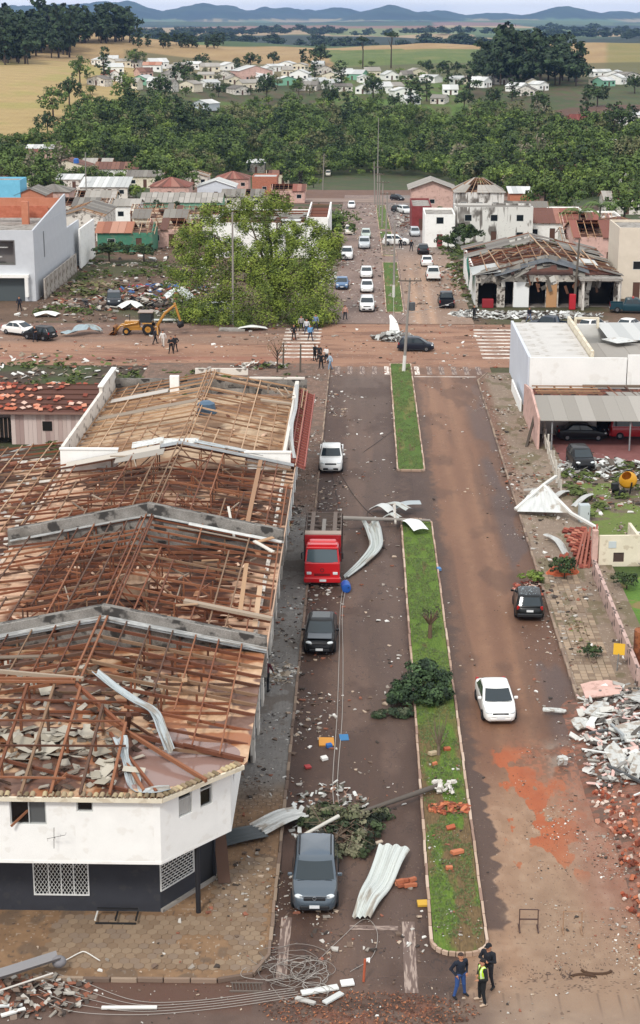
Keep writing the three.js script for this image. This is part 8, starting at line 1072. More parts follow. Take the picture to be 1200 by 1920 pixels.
// ---------------------------------------------------------------- poles and cables
srand(80);
const poleM = M('#8d8780', 0.9), poleDark = M('#5f574e', 0.95), cableM = M('#2c2a29', 0.7), cableL = M('#a7a19a', 0.7);
function pole(label, x, z, h, top, o = {}) {
  const p = thing('utility_pole', label, 'pole', [x, hgt(x, z) + (o.y0 ?? 0), z]), dx = top?.[0] ?? 0; mesh('shaft', cyl(o.r ?? 0.17, 0.1, [0, -0.3, 0], [dx, h, 0], 10), o.dark ? poleDark : poleM, p);
  if (o.white) mesh('painted_base', cyl(0.185, 0.175, [0, 0, 0], [dx * 1.6 / h, 1.6, 0], 10), M('#dcdad4', 0.8), p);
  if (o.arm) { beam('crossarm', p, poleDark, [dx - o.arm, h - 0.25, 0.12], [dx + o.arm, h - 0.25, 0.12], 0.1, 0.12); for (const t of [-0.9, -0.4, 0.4, 0.9]) mesh('insulator', cyl(0.05, 0.04, [dx + t * o.arm, h - 0.19, 0.12], [dx + t * o.arm, h + 0.05, 0.12], 7), M('#6e5a4c', 0.4), p); }
  if (o.box) { mesh('transformer', new THREE.CylinderGeometry(0.3, 0.3, 0.8, 12).translate(dx * 0.7 + 0.4, h * 0.7, 0.05), M('#4d5052', 0.6), p); mesh('bracket', box(0.5, 0.08, 0.1, dx * 0.7 + 0.15, h * 0.7 + 0.2, 0), trimM, p); }
  return p;
}
pole('leaning pole with crossarm and transformer at the head of the median', 4.14, -164.4, 9.4, [0.5], { arm: 1.15, box: 1, white: 1, y0: 0.12 }); pole('bare grey pole on the median beyond the crossing', 3.88, -211, 9.6, [0.05], { arm: 0, white: 1, y0: 0.12 }); pole('pole with short crossarm on the far median', 3.5, -266, 8.6, [0.2], { arm: 1.2 }); pole('pole with crossarm by the small dark car at the far median', 3.4, -312, 8.6, [0.1], { arm: 1.2 }); pole('slim far pole near the end of the median', 3.2, -345, 9, [0.0], { arm: 0.9 }); pole('farthest median pole before the end of the street', 3.0, -378, 9.5, [0.1], { arm: 1.0 }); pole('last leaning pole where the street meets the wood', 2.6, -398, 10, [-0.3], {});
pole('tall slim lamp post with white base beside the torn tree', -15.2, -191.5, 13, [0.1], { r: 0.14, white: 1 }); pole('dark wooden pole standing in front of the wrecked shop', 25.96, -203.2, 8.6, [0.3], { dark: 1, r: 0.2 }); pole('tall thin pole rising from the valley wood', atDist(708, 300, -520)[0], -520, 20, [0.2], { r: 0.2 }); pole('second thin pole in the valley wood', atDist(605, 320, -470)[0], -470, 10, [0.4], { r: 0.16 }); pole('grey pole among the far left roofs', atDist(160, 330, -372)[0], -372, 11, [0.2], { r: 0.16 });
for (const [x, y, h, l] of [[531, 690, 2.6, 'short dark stake behind the row of buildings'], [563, 700, 3.0, 'brown wooden stake near the corner group']]) { const g = G(x, y), m = mesh('wooden_stake', cyl(0.1, 0.08, [0, 0, 0], [0.05, h, 0], 7), poleDark); m.position.set(...g); tag(m, l, 'post'); }
{ const p = thing('fallen_pole', 'grey concrete pole fallen across the road onto the median head', 'pole'); mesh('shaft', cyl(0.16, 0.09, [-1.5, 1.1, -109.4], [4.8, 0.4, -111.3], 10), poleM, p); beam('crossarm', p, M('#b7b0a6', 0.9), [2.35, 0.6, -109.9], [2.35, 0.9, -113.8], 0.14, 0.12); for (const z of [-110.6, -111.8, -113.0]) mesh('insulator', cyl(0.06, 0.05, [2.3, 0.75, z], [2.25, 1.0, z], 7), M('#e0ddd6', 0.5), p); }
{ const p = thing('fallen_pole', 'dark tapered pole fallen over leafy branches to the median', 'pole'); mesh('shaft', cyl(0.09, 0.13, [-0.3, 0.55, -65.9], [3.7, 0.4, -69.3], 10), M('#5d564f', 0.9), p); mesh('broken_end', rubbleGeo(26, () => [rnd(3.4, 4.3), rnd(0.25, 0.6), rnd(-69.6, -68.6)], () => [rnd(0.08, 0.35), rnd(0.05, 0.15), rnd(0.08, 0.25)], 0.3, 1), M('#d3cfc7', 0.95), p); const q = mesh('pole_piece', cyl(0.07, 0.09, [-2.7, 0.35, -64.0], [-0.9, 0.75, -65.4], 8), M('#c9c6bd', 0.9)); tag(q, 'pale broken pole piece lying over the leafy branches', 'pole'); }
const cable = (label, pts, r = 0.018, m = cableM, group) => tag(mesh('fallen_cable', tubeAlong(pts, r, pts.length * 10, 5), m), label, 'cable', group);
for (const [o, l] of [[0, 'slack cable lying along the road between the black SUV and branches, left strand'], [0.22, 'slack cable lying along the road between the black SUV and branches, right strand']]) cable(l, [[-1.1 + o, 0.3, -66.5], [-1.25 + o, 0.05, -70], [-1.18 + o * 1.2, 0.04, -78], [-1.2 + o, 0.04, -86], [-1.24 + o * 0.6, 0.05, -94], [-1.1 + o, 0.06, -99]], 0.02, cableL);
cable('dark cable running from the white pickup to the fallen pole, nearer kerb', [[-2.4, 0.05, -125.4], [-1.9, 0.04, -119], [-1.4, 0.3, -110.5]]); cable('dark cable curling from the white pickup towards the median', [[-1.7, 0.04, -125], [-0.4, 0.03, -118], [0.9, 0.03, -113.5], [1.6, 0.04, -112.6], [2.2, 0.3, -111.6]]); cable('dark cable crossing the road from the row to the median', [[-3.3, 1.2, -130], [-1.5, 0.05, -128.5], [0.5, 0.03, -133], [2.6, 0.1, -139]]); cable('thin cable looping behind the fallen pole', [[3.6, 0.05, -117], [1.6, 0.03, -116.4], [0.4, 0.03, -114.2], [0.9, 0.03, -112.4], [2.0, 0.4, -111.6]]);
cable('guy cable hanging from the leaning pole to the pole beyond', [[4.5, 6, -164.4], [3.6, 1.2, -188], [3.9, 3, -211]], 0.03, cableL); cable('cable slung from the leaning pole to the right pavement', [[4.5, 6, -164.4], [9, 3.2, -186], [13, 1.2, -205]], 0.025, cableL);
for (let i = 0; i < 20; i++) { // coils of line wire at the junction
  const cx = rnd(-3.0, -1.2), cz = rnd(-55.0, -52.6), r = rnd(0.35, 1.35), pts = [], n = 12, a0 = rnd(0, 6.28), span = rnd(4, 7.5); for (let k = 0; k <= n; k++) { const a = a0 + span * k / n; pts.push([cx + Math.cos(a) * r * (1 + 0.3 * Math.sin(2 * a + i)), 0.05 + 0.14 * Math.abs(Math.sin(a * 1.3 + i)), cz + Math.sin(a) * r * 0.8 * (1 + 0.25 * Math.sin(3 * a + 2 * i))]); } cable('loop of grey line wire in the tangle at the near junction', pts, 0.011, pick([cableL, M('#8a837c', 0.7), M('#77716b', 0.7)]), 'wire loops at the near junction');
}
for (let i = 0; i < 5; i++) cable('long grey wire trailing from the tangle along the side street', [[-2 - i * 0.1, 0.1, -52.5 - i * 0.12], [-5 - i * 0.3, 0.05, -51.7 - i * 0.1], [-8, 0.06, -51.2 - i * 0.22], [-10.5, 0.1, -51.4 - i * 0.5], [-11.6, 0.25, -52.0 - i * 0.4]], 0.012, cableL, 'wires trailing along the side street');
cable('long wire swinging from the tangle round to the twisted sheet', [[-2.2, 0.06, -53.5], [-0.8, 0.05, -56.3], [0.3, 0.05, -58], [0.7, 0.05, -57.2], [0.5, 0.05, -55.2], [-0.3, 0.05, -54.2]], 0.011, cableL);
// ---------------------------------------------------------------- sheets, boards and other large debris
const ws = sheetMat([214, 220, 216]); const sheetThing = (geo, m, label, cat = 'metal sheet') => tag(mesh('metal_sheet', geo, m), label, cat);
const corr = (k, a) => (u) => a * Math.abs(((u * k) % 1) - 0.5) * 2;
sheetThing(ribbon([[0.55, 0.35, -111.4], [0.85, 0.5, -108.2], [0.95, 0.35, -105.4], [0.2, 0.25, -102.6], [-1.0, 0.12, -99.6]], (v) => lerp(1.25, 0.35, v ** 1.3), (u, v) => 0.28 * Math.sin(u * 9) * (1 - v * 0.6), 30, 12), ws, 'long twisted white sheet curling beside the red truck');
sheetThing(ribbon([[1.5, 0.3, -63.4], [1.2, 0.35, -62.0], [0.85, 0.2, -60.6], [0.45, 0.28, -59.2], [0.1, 0.1, -57.9]], (v) => lerp(1.35, 0.75, v), (u, v) => 0.13 * Math.abs(Math.sin(u * 11)) + 0.08 * Math.sin(v * 8 + u * 3), 30, 16), sheetMat([224, 230, 224]), 'long corrugated white sheet lying beside a grey SUV');
sheetThing(ribbon([[-2.55, 0.2, -66.7], [-3.3, 0.35, -66.0], [-4.4, 0.2, -65.0]], 1.25, corr(6, 0.1), 14, 18), sheetMat([226, 228, 224]), 'white ribbed sheet lying on the pavement above the grey SUV'); sheetThing(ribbon([[-4.2, 0.22, -64.9], [-5.0, 0.3, -64.4], [-6.0, 0.2, -64.0]], 1.3, corr(5, 0.06), 10, 14), M('#4c5254', 0.6), 'dark grey sheet lying against the corner building');
for (const [a, b, w, m, l] of [[[2.2, 0.4, -114.4], [4.2, 0.7, -114.8], 1.0, M('#aab2b4', 0.5, 0.2), 'grey bent plate over the head of the long median'], [[1.6, 0.3, -115.4], [3.4, 0.5, -113.6], 0.7, ws, 'white bent strip over the kerb of the median head'], [[3.0, 0.3, -111.6], [4.1, 0.5, -108.6], 1.1, M('#e6e9e6', 0.6), 'white curved panel lying below the fallen crossarm'], [[0.8, 0.2, -114.8], [2.2, 0.4, -113.4], 0.9, M('#c9ccca', 0.6), 'crumpled pale sheet on the asphalt at the median head'], [[1.6, 0.3, -112.2], [2.7, 0.5, -111.4], 0.7, ws, 'small white crumpled sheet around the fallen insulators']]) sheetThing(ribbon([a, [(a[0] + b[0]) / 2, 0.7, (a[2] + b[2]) / 2], b], w, 0.12, 10, 5), m, l);
{ const p = thing('blue_barrel', 'blue plastic barrel lying beside the red truck', 'barrel', [-0.95, 0.3, -97.3], 0.1); const g = new THREE.LatheGeometry([[0, -0.45], [0.26, -0.45], [0.29, -0.4], [0.29, -0.15], [0.31, -0.12], [0.29, -0.09], [0.29, 0.09], [0.31, 0.12], [0.29, 0.15], [0.29, 0.4], [0.26, 0.45], [0, 0.45]].map(([x, y]) => new THREE.Vector2(x, y)), 20).rotateX(Math.PI / 2); mesh('body', g, M('#1f56a8', 0.4), p); mesh('cap', new THREE.CylinderGeometry(0.06, 0.06, 0.04, 10).rotateX(Math.PI / 2).translate(0.12, 0.08, 0.46), M('#15407f', 0.5), p); }
const board = (name, label, cat, px, py, w, h, d, c, ry = 0, tilt = 0.08, y = 0) => { const g = G(px, py), m = mesh(name, new RoundedBoxGeometry(w, h, d, 1, Math.min(w, h, d) * 0.2), M(c, 0.8)); m.position.set(g[0], g[1] + h / 2 + 0.02 + y, g[2]); m.rotation.set(tilt + (cat === 'brick' ? rnd(-0.3, 0.4) : 0), ry, rnd(-0.06, 0.06) * (cat === 'brick' ? 5 : 1)); return tag(m, label, cat); };
board('orange_tray', 'orange and white tray lying on the road beside the cables', 'board', 612, 1393, 0.75, 0.08, 0.8, '#c98d3c', 0.05); board('blue_board', 'bright blue square board on the asphalt', 'board', 645, 1384, 0.45, 0.04, 0.6, '#3c78a8', 0.1); board('blue_box', 'small blue crushed box beside the orange tray', 'box', 617, 1402, 0.3, 0.2, 0.25, '#2c63a5', 0.4); board('yellow_crate', 'flat yellow crate at the median kerb', 'crate', 792, 1697, 0.42, 0.12, 0.38, '#c99f3a', 0.1); { const p = thing('brick_lump', 'lump of broken orange hollow bricks beside the corrugated sheet', 'bricks', [1.95, 0.02, -60.7], 0.3), bg = new RoundedBoxGeometry(0.3, 0.15, 0.17, 1, 0.015), bm = ['#a86446', '#99573c', '#b87a5a'].map((h) => M(h, 0.95)); for (let i = 0; i < 9; i++) { const m = mesh('brick', bg, pick(bm), p); m.position.set((i % 3) * 0.29 - 0.3 + rnd(-0.04, 0.04), 0.09 + (i > 5 ? 0.12 : 0), (Math.floor(i / 3) % 2) * 0.2 - 0.1 + rnd(-0.05, 0.05)); m.rotation.set(rnd(-0.15, 0.15), rnd(-0.35, 0.35), rnd(-0.2, 0.2)); m.scale.setScalar(rnd(0.8, 1.05)); } } board('white_hat_bundle', 'white crumpled bag on the road', 'bag', 608, 1425, 0.32, 0.16, 0.3, '#dfddd8', 0.4); board('red_rag', 'red rag on the muddy parking strip', 'rag', 577, 1440, 0.3, 0.1, 0.3, '#a03a3a', 0.4); board('plank', 'pale plank lying on the asphalt right of the branches', 'plank', 700, 1585, 0.9, 0.08, 0.16, '#b9aa98', 0.5); board('blue_scrap', 'small blue scrap at the right edge of the median', 'scrap', 823, 1070, 0.25, 0.2, 0.35, '#5a87b8', 0.3); board('yellow_box', 'yellow box on the pavement below the row eaves', 'box', 537, 990, 0.5, 0.3, 0.4, '#b08f2c', 0.2, 0, 0.12);
for (const [x, y, w, r, l] of [[857, 1606, 0.55, 0.5, 'largest orange hollow brick on the median grass'], [842, 1636, 0.3, 0.2, 'small orange brick by the large hollow brick'], [828, 1520, 0.3, 1.1, 'orange brick beside the fallen pole end'], [845, 1560, 0.4, 0.3, 'broken orange brick in the middle of the median'], [870, 1525, 0.35, 0.8, 'orange brick near the right median kerb'], [812, 1420, 0.5, 0.7, 'beige board at the foot of the bare tree'], [838, 1412, 0.35, 0.4, 'orange brick at the foot of the bare tree'], [815, 1440, 0.25, 0.4, 'brick fragment below the beige board']]) board('hollow_brick', l, 'brick', x, y, w, 0.17, w * 0.55, l.startsWith('beige') ? '#b3a184' : pick(['#b2603f', '#a8583a', '#bf7350']), r, 0.1, 0.12);
{ const p = thing('dropped_frame', 'dark metal frame with pale rails fallen at the foot of the corner wall', 'frame', [-9.5, 0.12, -57.5]); for (const z of [-0.3, 0.3]) mesh('rail', box(1.6, 0.06, 0.06, 0, 0.05 + (z > 0 ? 0 : 0.3), z), trimM, p); for (const x of [-0.8, 0, 0.8]) mesh('strut', box(0.06, 0.06, 0.66, x, 0.2, 0).rotateX(0.0), x < 0 ? M('#d5d3cd', 0.8) : trimM, p); }
{ const m = beam('leaning_plank', scene, M('#5b4438', 0.9), [-5.5, 0.2, -60.4], [-5.75, 1.9, -61.4], 0.5, 0.08); m.name = numbered('leaning_plank'); tag(m, 'dark brown board leaning on the corner building beyond the column', 'board'); }
// storm drain and fallen gutter at the near left corner
{ const p = thing('drain_grate', 'iron storm drain grate in the gutter at the corner', 'drain', [-4.1, 0.03, -53.1]); for (let i = 0; i < 9; i++) mesh('bar', box(0.05, 0.05, 0.5, -0.5 + i * 0.125, 0, 0, 0.15), M('#5b5048', 0.8, 0.2), p); for (const z of [-0.27, 0.27]) mesh('edge', box(1.2, 0.06, 0.06, 0, 0, z), M('#6b6058', 0.8), p); }
{ const p = thing('fallen_gutter', 'long grey gutter trough propped on rubble at the near pavement corner', 'gutter'); mesh('trough', ribbon([[-15.5, 0.35, -51.6], [-13.2, 0.5, -52.6], [-11.1, 0.62, -53.8]], 0.55, (u) => 0.25 - 0.25 * Math.sin(u * Math.PI), 12, 8), M('#8d8b8c', 0.6, 0.2), p); mesh('end_cap', new THREE.SphereGeometry(0.28, 10, 6).scale(1, 0.8, 1).translate(-11.1, 0.55, -53.8), M('#7c7a7d', 0.6), p); mesh('rod', cyl(0.04, 0.04, [-15, 0.2, -51.0], [-11.2, 0.5, -53.1], 6), M('#c9c4bc', 0.8), p); const q = mesh('bent_tube', tubeAlong([[-11.2, 0.2, -54.2], [-10.5, 0.22, -55.0], [-10.4, 0.22, -55.05], [-9.7, 0.18, -54.5]], 0.025, 20, 5), M('#dddbd5', 0.6)); tag(q, 'thin bent white tube lying on the corner pavement', 'tube'); }
for (const [x, z, w, d, c, r, l] of [[-8.2, -51.6, 2.0, 0.14, '#dedcd6', 0.02, 'long white plank in the muddy side street'], [-12.3, -51.2, 0.9, 0.16, '#e0dfda', 0.5, 'white board end among the near corner debris'], [-11.9, -52.5, 0.3, 0.25, '#e6e5e0', 0.3, 'small white box by the fallen gutter'], [-12.6, -51.6, 1.1, 0.12, '#cfd3d2', 0.1, 'pale slat under the fallen gutter'], [-11.4, -52.8, 0.1, 1.0, '#d9d6cf', 0.5, 'white batten leaning across the rubble'], [-1.4, -52.9, 1.4, 0.3, '#d6d8d4', 0.3, 'crushed white lamp housing in the wire tangle'], [-0.9, -52.4, 0.9, 0.25, '#c7cac7', 0.8, 'grey lamp arm in the wire tangle'], [-1.9, -52.2, 0.8, 0.2, '#b9b7b1', -0.5, 'pale bracket lying under the wire tangle'], [-0.4, -53.4, 0.5, 0.35, '#e4e5e2', 0.2, 'white cap beside the wire tangle']]) { const m = mesh('loose_board', new RoundedBoxGeometry(w, 0.09, d, 1, 0.02), M(c, 0.8)); m.position.set(x, 0.09, z); m.rotation.set(rnd(-0.05, 0.05), r, rnd(-0.04, 0.04)); tag(m, l, 'board'); }
{ const m = mesh('leaning_stake', cyl(0.05, 0.05, [0.2, 0.02, -53.6], [0.25, 0.9, -53.7], 7), M('#a8563a', 0.9)); tag(m, 'short orange stake standing beside the wire tangle', 'stake'); }
for (const [x, z, r, a, l] of [[8.9, -54.6, 0.42, 0.2, 'broken dark rim of the washed-out manhole in the muddy lane'], [8.35, -54.1, 0.34, 3.4, 'second dark gash beside the washed-out manhole']]) { const pts = []; for (let i = 0; i <= 8; i++) { const t = a + i / 8 * 2.9; pts.push([x + Math.cos(t) * r * 1.3, 0.01, z + Math.sin(t) * r * 0.6]); } const m = mesh('pothole_rim', tubeAlong(pts, 0.07, 24, 5), M('#4a3526', 0.95)); tag(m, l, 'pothole'); }
// wreckage at the crossing and on the cross street
const scrap = (label, px, py, n, rx, rz, mats, sz, name = 'wreckage_pile', hh = 0.6) => { const g = G(px, py); rubble(scene, name, label, n, () => { const a = rnd(0, 6.28), r = Math.sqrt(rnd()); return [g[0] + Math.cos(a) * r * rx, g[1] + (name === 'brick_fragments' ? 0.17 : 0.04) + hh * (1 - r) * rnd(0, 1), g[2] + Math.sin(a) * r * rz]; }, () => [rnd(0.3, 1) * sz, rnd(0.03, 0.12) * sz, rnd(0.2, 0.6) * sz], mats, 0.6); };
const WH = [M('#d6d8d4', 0.7), M('#b5b6b2', 0.7), M('#85827d', 0.8), M('#5b5148', 0.9)], MIXD = [M('#b3aea5', 0.8), M('#8d877e', 0.9), M('#7a6a5e', 0.95), M('#8d5a45', 0.95), M('#4d443e', 0.95)];
scrap('heap of white sheet wreckage in the middle of the junction', 735, 634, 90, 2.6, 2.2, WH, 1.1, 'wreckage_pile', 0.9); { const o = sheetThing(ribbon([[3.6, 0.2, -183.6], [3.4, 1.6, -184.6], [3.1, 2.2, -185.2]], (v) => 1.3 * (1 - v * 0.7), 0.1, 8, 4), M('#eceeea', 0.6), 'white sheet sticking up from the wreckage in the junction'); }
scrap('white sheet debris in front of the wrecked shop', 985, 592, 420, 9.5, 2.6, WH, 1.0, 'wreckage_pile', 0.5); scrap('pale debris heap beside the wrecked shop side wall', 885, 590, 120, 2.4, 2.4, WH, 0.9); scrap('scattered planks and sheets on the plot beside the far parked cars', 860, 520, 160, 4, 16, MIXD, 0.8, 'wreckage_pile', 0.2);
sheetThing(ribbon([[-34, 0.2, -183.2], [-32.5, 0.4, -183.6], [-31.2, 0.8, -185.0], [-29.6, 0.2, -184.6]], (v) => 1.7 * Math.sin(0.4 + v * 2.3), (u, v) => 0.3 * Math.abs(Math.sin(u * 5 + v * 9)), 16, 8), sheetMat([166, 184, 190], 0.5, 0, false), 'crumpled pale blue sheet on the cross street near the black hatchback');
sheetThing(ribbon([[-26, 0.2, -193], [-20, 0.35, -192.6], [-16.5, 0.2, -193.4]], 1.0, 0.1, 12, 5), ws, 'long white sheet lying behind the yellow digger'); sheetThing(ribbon([[-14.2, 0.2, -188.0], [-12.8, 0.5, -187.6], [-11.2, 0.2, -188.2]], 1.6, 0.1, 10, 5), M('#e2e2dc', 0.6), 'white crumpled sheets beside the lamp post base'); { const b = mesh('lamp_base_slab', worldUV(box(3.0, 0.25, 1.3, -15, 0.12, -187.4)), concrete); tag(b, 'pale concrete slab at the foot of the lamp post', 'slab'); }
scrap('dark heap of wreckage around the crushed car', 235, 570, 240, 9, 5, [...MIXD, M('#2b2d31', 0.6)], 1.2, 'wreckage_pile', 1.2); scrap('red and blue wreckage left of the torn tree', 300, 545, 160, 7, 6, [M('#9c3b3b', 0.8), M('#3b5a88', 0.8), M('#c9c6be', 0.8), M('#6b4a3e', 0.9)], 1.0, 'wreckage_pile', 0.8); scrap('torn branches and boards beside the stained boundary wall', 175, 545, 200, 6, 8, [M('#6b6a44', 0.95), M('#57583a', 0.95), M('#8a7a62', 0.95)], 0.9, 'wreckage_pile', 0.9);
sheetThing(ribbon([[-39.5, 0.2, -196], [-38, 0.5, -196.5], [-36.6, 0.2, -196.2]], 1.8, 0.1, 8, 4), M('#e9e8e2', 0.7), 'white board lying before the grey block'); sheetThing(ribbon([[-30, 0.3, -201], [-28.6, 0.9, -202], [-27.4, 0.3, -201.4]], 1.5, 0.15, 8, 4), M('#e6e6e1', 0.7), 'white sheet left of the crushed car'); sheetThing(ribbon([[-24.6, 1.2, -203.5], [-23, 2.2, -204], [-21.2, 1.0, -203.2]], 2.2, 0.2, 8, 4), M('#d5d9d8', 0.6), 'pale sheet bent over the crushed car');
scrap('white sheets and tiles on the pavement beside the blue saloon', 612, 522, 90, 1.6, 9, WH, 0.7, 'wreckage_pile', 0.3); scrap('wreckage before the far red shop', 765, 425, 160, 2.5, 22, MIXD, 0.9, 'wreckage_pile', 0.5); scrap('white rubble on the yard beside the burnt car', 1140, 880, 260, 4.5, 3.2, WH, 0.8, 'wreckage_pile', 0.6); scrap('grey scraps on the pavement before the yard fence', 985, 890, 160, 1.8, 8, MIXD, 0.5, 'wreckage_pile', 0.15);
scrap('boards and wire behind the row beside the crossing', 490, 688, 120, 3.2, 2.0, [...MIXD, M('#d9d6cd', 0.8)], 0.9, 'wreckage_pile', 0.5); scrap('white boards on the weedy plot behind the row', 60, 690, 160, 12, 8, [M('#d6d5cf', 0.8), M('#8a7d6c', 0.9), M('#6a5a4c', 0.95), M('#5f6b3a', 0.95)], 0.8, 'wreckage_pile', 0.25); scrap('grey gutter pieces and leaves round the branches by the grey SUV', 620, 1530, 240, 1.9, 3.4, [M('#d9dbd7', 0.7), M('#a5a49f', 0.8), M('#5b5a50', 0.9), M('#8a6c5c', 0.9)], 0.35, 'wreckage_pile', 0.3); scrap('sticks and plaster at the near pavement corner', 55, 1865, 200, 2.4, 1.6, MIXD, 0.4, 'wreckage_pile', 0.4); scrap('orange clay and leaf litter at the near junction', 690, 1895, 1400, 4.0, 1.2, [M('#8d5a3f', 0.95), M('#6b4030', 0.95), M('#a46c4b', 0.95), M('#4d382d', 0.95), M('#5c4638', 0.95)], 0.1, 'clay_litter', 0.06); scrap('red brick fragments across the long median beside the fallen pole', 842, 1522, 110, 0.95, 0.6, [M('#a85a3c', 0.95), M('#8f4a34', 0.95), M('#b9744f', 0.95), M('#6d4a38', 0.95)], 0.34, 'brick_fragments', 0.25); scrap('timber sticks on the pavement by the maroon person', 530, 1265, 90, 0.9, 1.6, [M('#b3a594', 0.9), M('#857766', 0.9), M('#d3cfc6', 0.9)], 0.6, 'wreckage_pile', 0.15); scrap('twisted tin and boards on the pavement beside the red truck', 545, 975, 120, 0.9, 5, MIXD, 0.55, 'wreckage_pile', 0.3); scrap('red brick scraps round the black hatchback', 1000, 1105, 90, 1.3, 1.6, [M('#a85a4a', 0.95), M('#8a4a3c', 0.95), M('#c9b0a2', 0.95)], 0.35, 'wreckage_pile', 0.15); scrap('weeds and soil along the foot of the garden wall', 1085, 1190, 420, 1.0, 7.5, [M('#5f5a3a', 0.95), M('#54442f', 0.95), M('#6d7040', 0.95), M('#8a7258', 0.95)], 0.3, 'weed_strip', 0.2);
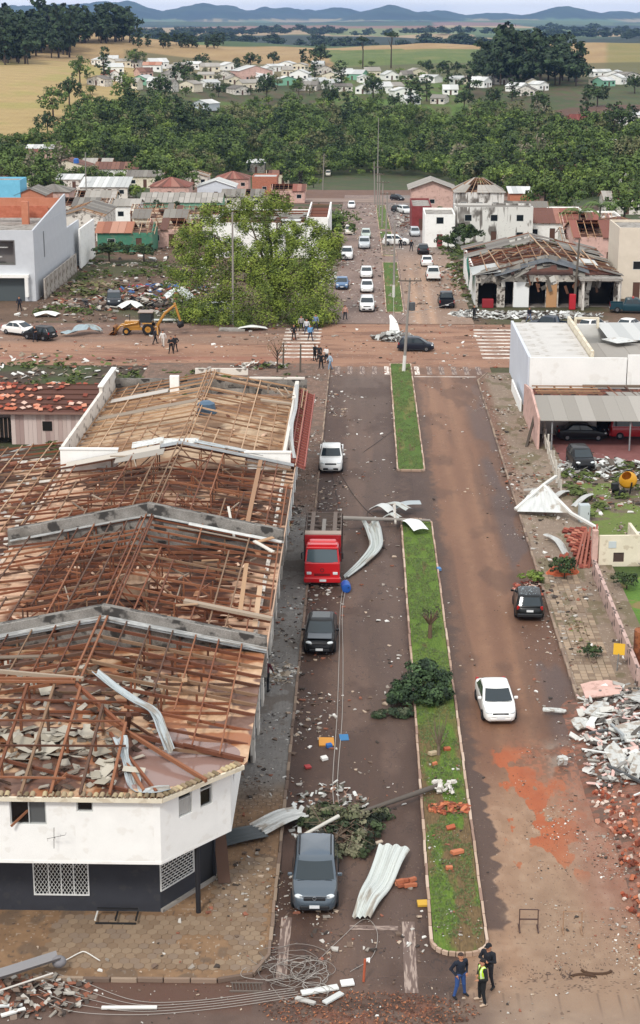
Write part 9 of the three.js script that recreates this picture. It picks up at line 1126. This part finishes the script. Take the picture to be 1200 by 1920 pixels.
// ---------------------------------------------------------------- fine litter everywhere: chips of tile, plaster and foil
{
  const chip = new THREE.BoxGeometry(1, 0.35, 0.7); { const q = chip.attributes.position; for (let i = 0; i < q.count; i++) { q.setX(i, q.getX(i) * (q.getZ(i) > 0 ? 0.7 : 1.1)); q.setZ(i, q.getZ(i) * (q.getX(i) > 0 ? 1.2 : 0.8)); } chip.computeVertexNormals(); }
  const tones = [['#dcdad4', 3], ['#b9b4ac', 4], ['#938a80', 4], ['#6d5b4e', 5], ['#8d5a46', 3], ['#3f3731', 5], ['#b8a591', 3]].flatMap(([h, n]) => Array(n).fill(new THREE.Color(h)));
  const lit = (label, n, f, s0, s1) => { const im = new THREE.InstancedMesh(chip, M('#fefefe', 0.9), n), m4 = new THREE.Matrix4(), q = new THREE.Quaternion(), e = new THREE.Euler(); let k = 0; for (let i = 0; i < n * 2 && k < n; i++) { const p = f(); if (!p || fbm(p[0] * 0.45 + 70, p[2] * 0.3, 3) < rnd(0.4, 0.56)) continue; const s = s0 * (s1 / s0) ** (rnd() ** 2.2); e.set(rnd(-0.3, 0.3), rnd(0, 6.28), rnd(-0.3, 0.3)); q.setFromEuler(e); m4.compose(V(p[0], hgt(p[0], p[2]) + p[1] + s * 0.12, p[2]), q, V(s, s * rnd(0.3, 1), s * rnd(0.4, 1.2))); im.setMatrixAt(k, m4); im.setColorAt(k++, pick(tones)); } im.count = k; im.name = numbered('litter'); tag(im, label, 'litter', null, 'stuff'); scene.add(im); };
  lit('fine pale litter scattered over the left carriageway', 2600, () => { const z = -55 - 112 * rnd() ** 1.3, x = rnd() < 0.6 ? KL + 2.4 * rnd() ** 1.4 : rnd(KL, ML); return n2(x * 0.9, z * 0.35) > 0.4 || x < -1.8 ? [x, 0.005, z] : null; }, 0.04, 0.3);
  lit('sparse litter on the muddy right carriageway', 1300, () => { const z = rnd(-167, -53), x = MR + 6.2 * (rnd() < 0.5 ? rnd() : 1 - rnd() ** 2 * 0.3); return n2(x * 0.7 + 5, z * 0.3) > 0.45 ? [x, 0.005, z] : null; }, 0.03, 0.22);
  lit('litter on the left pavement and corner slabs', 2200, () => { const z = rnd(-166, -53.8), x = z > -57.8 ? rnd(-16, KL) : rnd(-6.1, KL); return [x, z > -70 && x > -10 ? 0.145 : 0.125, z]; }, 0.03, 0.25);
  lit('chips of brick and plaster strewn on the median grass', 260, () => [rnd(ML + 0.2, MR - 0.2), 0.16, rnd(-72, -56)], 0.03, 0.16); lit('litter on the right pavement', 1400, () => { const z = rnd(-163, -80); return [rnd(KR, 15.6), 0.14, z]; }, 0.04, 0.35); lit('litter in the right yard', 1800, () => [rnd(15.8, 30), 0.03, rnd(-132, -104)], 0.05, 0.5);
  lit('litter on the dusty cross street', 1800, () => [rnd(-48, 48), 0.01, rnd(-196, -167)], 0.06, 0.5); lit('litter on the weedy plot behind the row', 1500, () => [rnd(-40, -4), 0.03, rnd(-167, -130)], 0.06, 0.5); lit('litter over the plots left beyond the cross street', 2600, () => [rnd(-42, -6), 0.03, rnd(-246, -192)], 0.08, 0.8); lit('litter over the far carriageways and pavements', 3200, () => { const z = rnd(-400, -198); return [rnd(-6, 14), 0.1, z]; }, 0.08, 0.5); lit('litter among the houses left of the far street', 3000, () => [rnd(-75, -6), 0.05, rnd(-330, -246)], 0.1, 1.2); lit('litter among the houses right of the far street', 2400, () => [rnd(12, 70), 0.05, rnd(-330, -206)], 0.1, 1.0); lit('gravelly litter over the near side street', 1600, () => [rnd(-16, 14), 0.008, rnd(-54, -44)], 0.02, 0.14); lit('brick crumbs across the road below the collapsed house', 2600, () => { const z = rnd(-76, -54), x = 11.4 - 4.2 * rnd() ** 2.2; return [x, 0.006, z]; }, 0.02, 0.12);
}
// weeds on the plots: tufts as one stand
{
  const g = foliage([[0, 0.25, 0, 0.5, 0.35, 0.5]], 60, 0.3, [[84, 96, 46], [100, 110, 58], [70, 82, 40]], 6), st = (label, n, f) => { const im = new THREE.InstancedMesh(g, leafMat, n), m4 = new THREE.Matrix4(), q = new THREE.Quaternion(); let k = 0; for (let i = 0; i < n; i++) { const p = f(); if (!p) continue; q.setFromAxisAngle(UP, rnd(0, 6.28)); const s = rnd(0.4, 1.3); m4.compose(V(p[0], hgt(p[0], p[1]), p[1]), q, V(s, s * rnd(0.5, 1), s)); im.setMatrixAt(k++, m4); } im.count = k; im.name = numbered('weeds'); tag(im, label, 'weeds', null, 'stuff'); scene.add(im); };
  st('weeds on the plot behind the row', 420, () => { const x = rnd(-42, -5), z = rnd(-167, -131); return n2(x * 0.2, z * 0.3) > 0.45 ? [x, z] : null; }); st('weeds on the plots beyond the cross street', 500, () => { const x = rnd(-40, -22), z = rnd(-245, -196); return n2(x * 0.2, z * 0.2) > 0.5 ? [x, z] : null; }); st('weeds along the far right plots', 300, () => [rnd(12, 18), rnd(-300, -212)]); st('low weeds between the far houses', 700, () => { const x = rnd(-80, 80), z = rnd(-400, -250); return x > -7 && x < 14 ? null : [x, z]; }); st('weeds of the right yard', 260, () => { const x = rnd(15.6, 30), z = rnd(-128, -103); return n2(x * 0.5, z * 0.5) > 0.5 ? [x, z] : null; });
}
scene.traverse((o) => { if (o.isMesh) { o.castShadow = true; o.receiveShadow = true; } });
renderer.render(scene, camera);
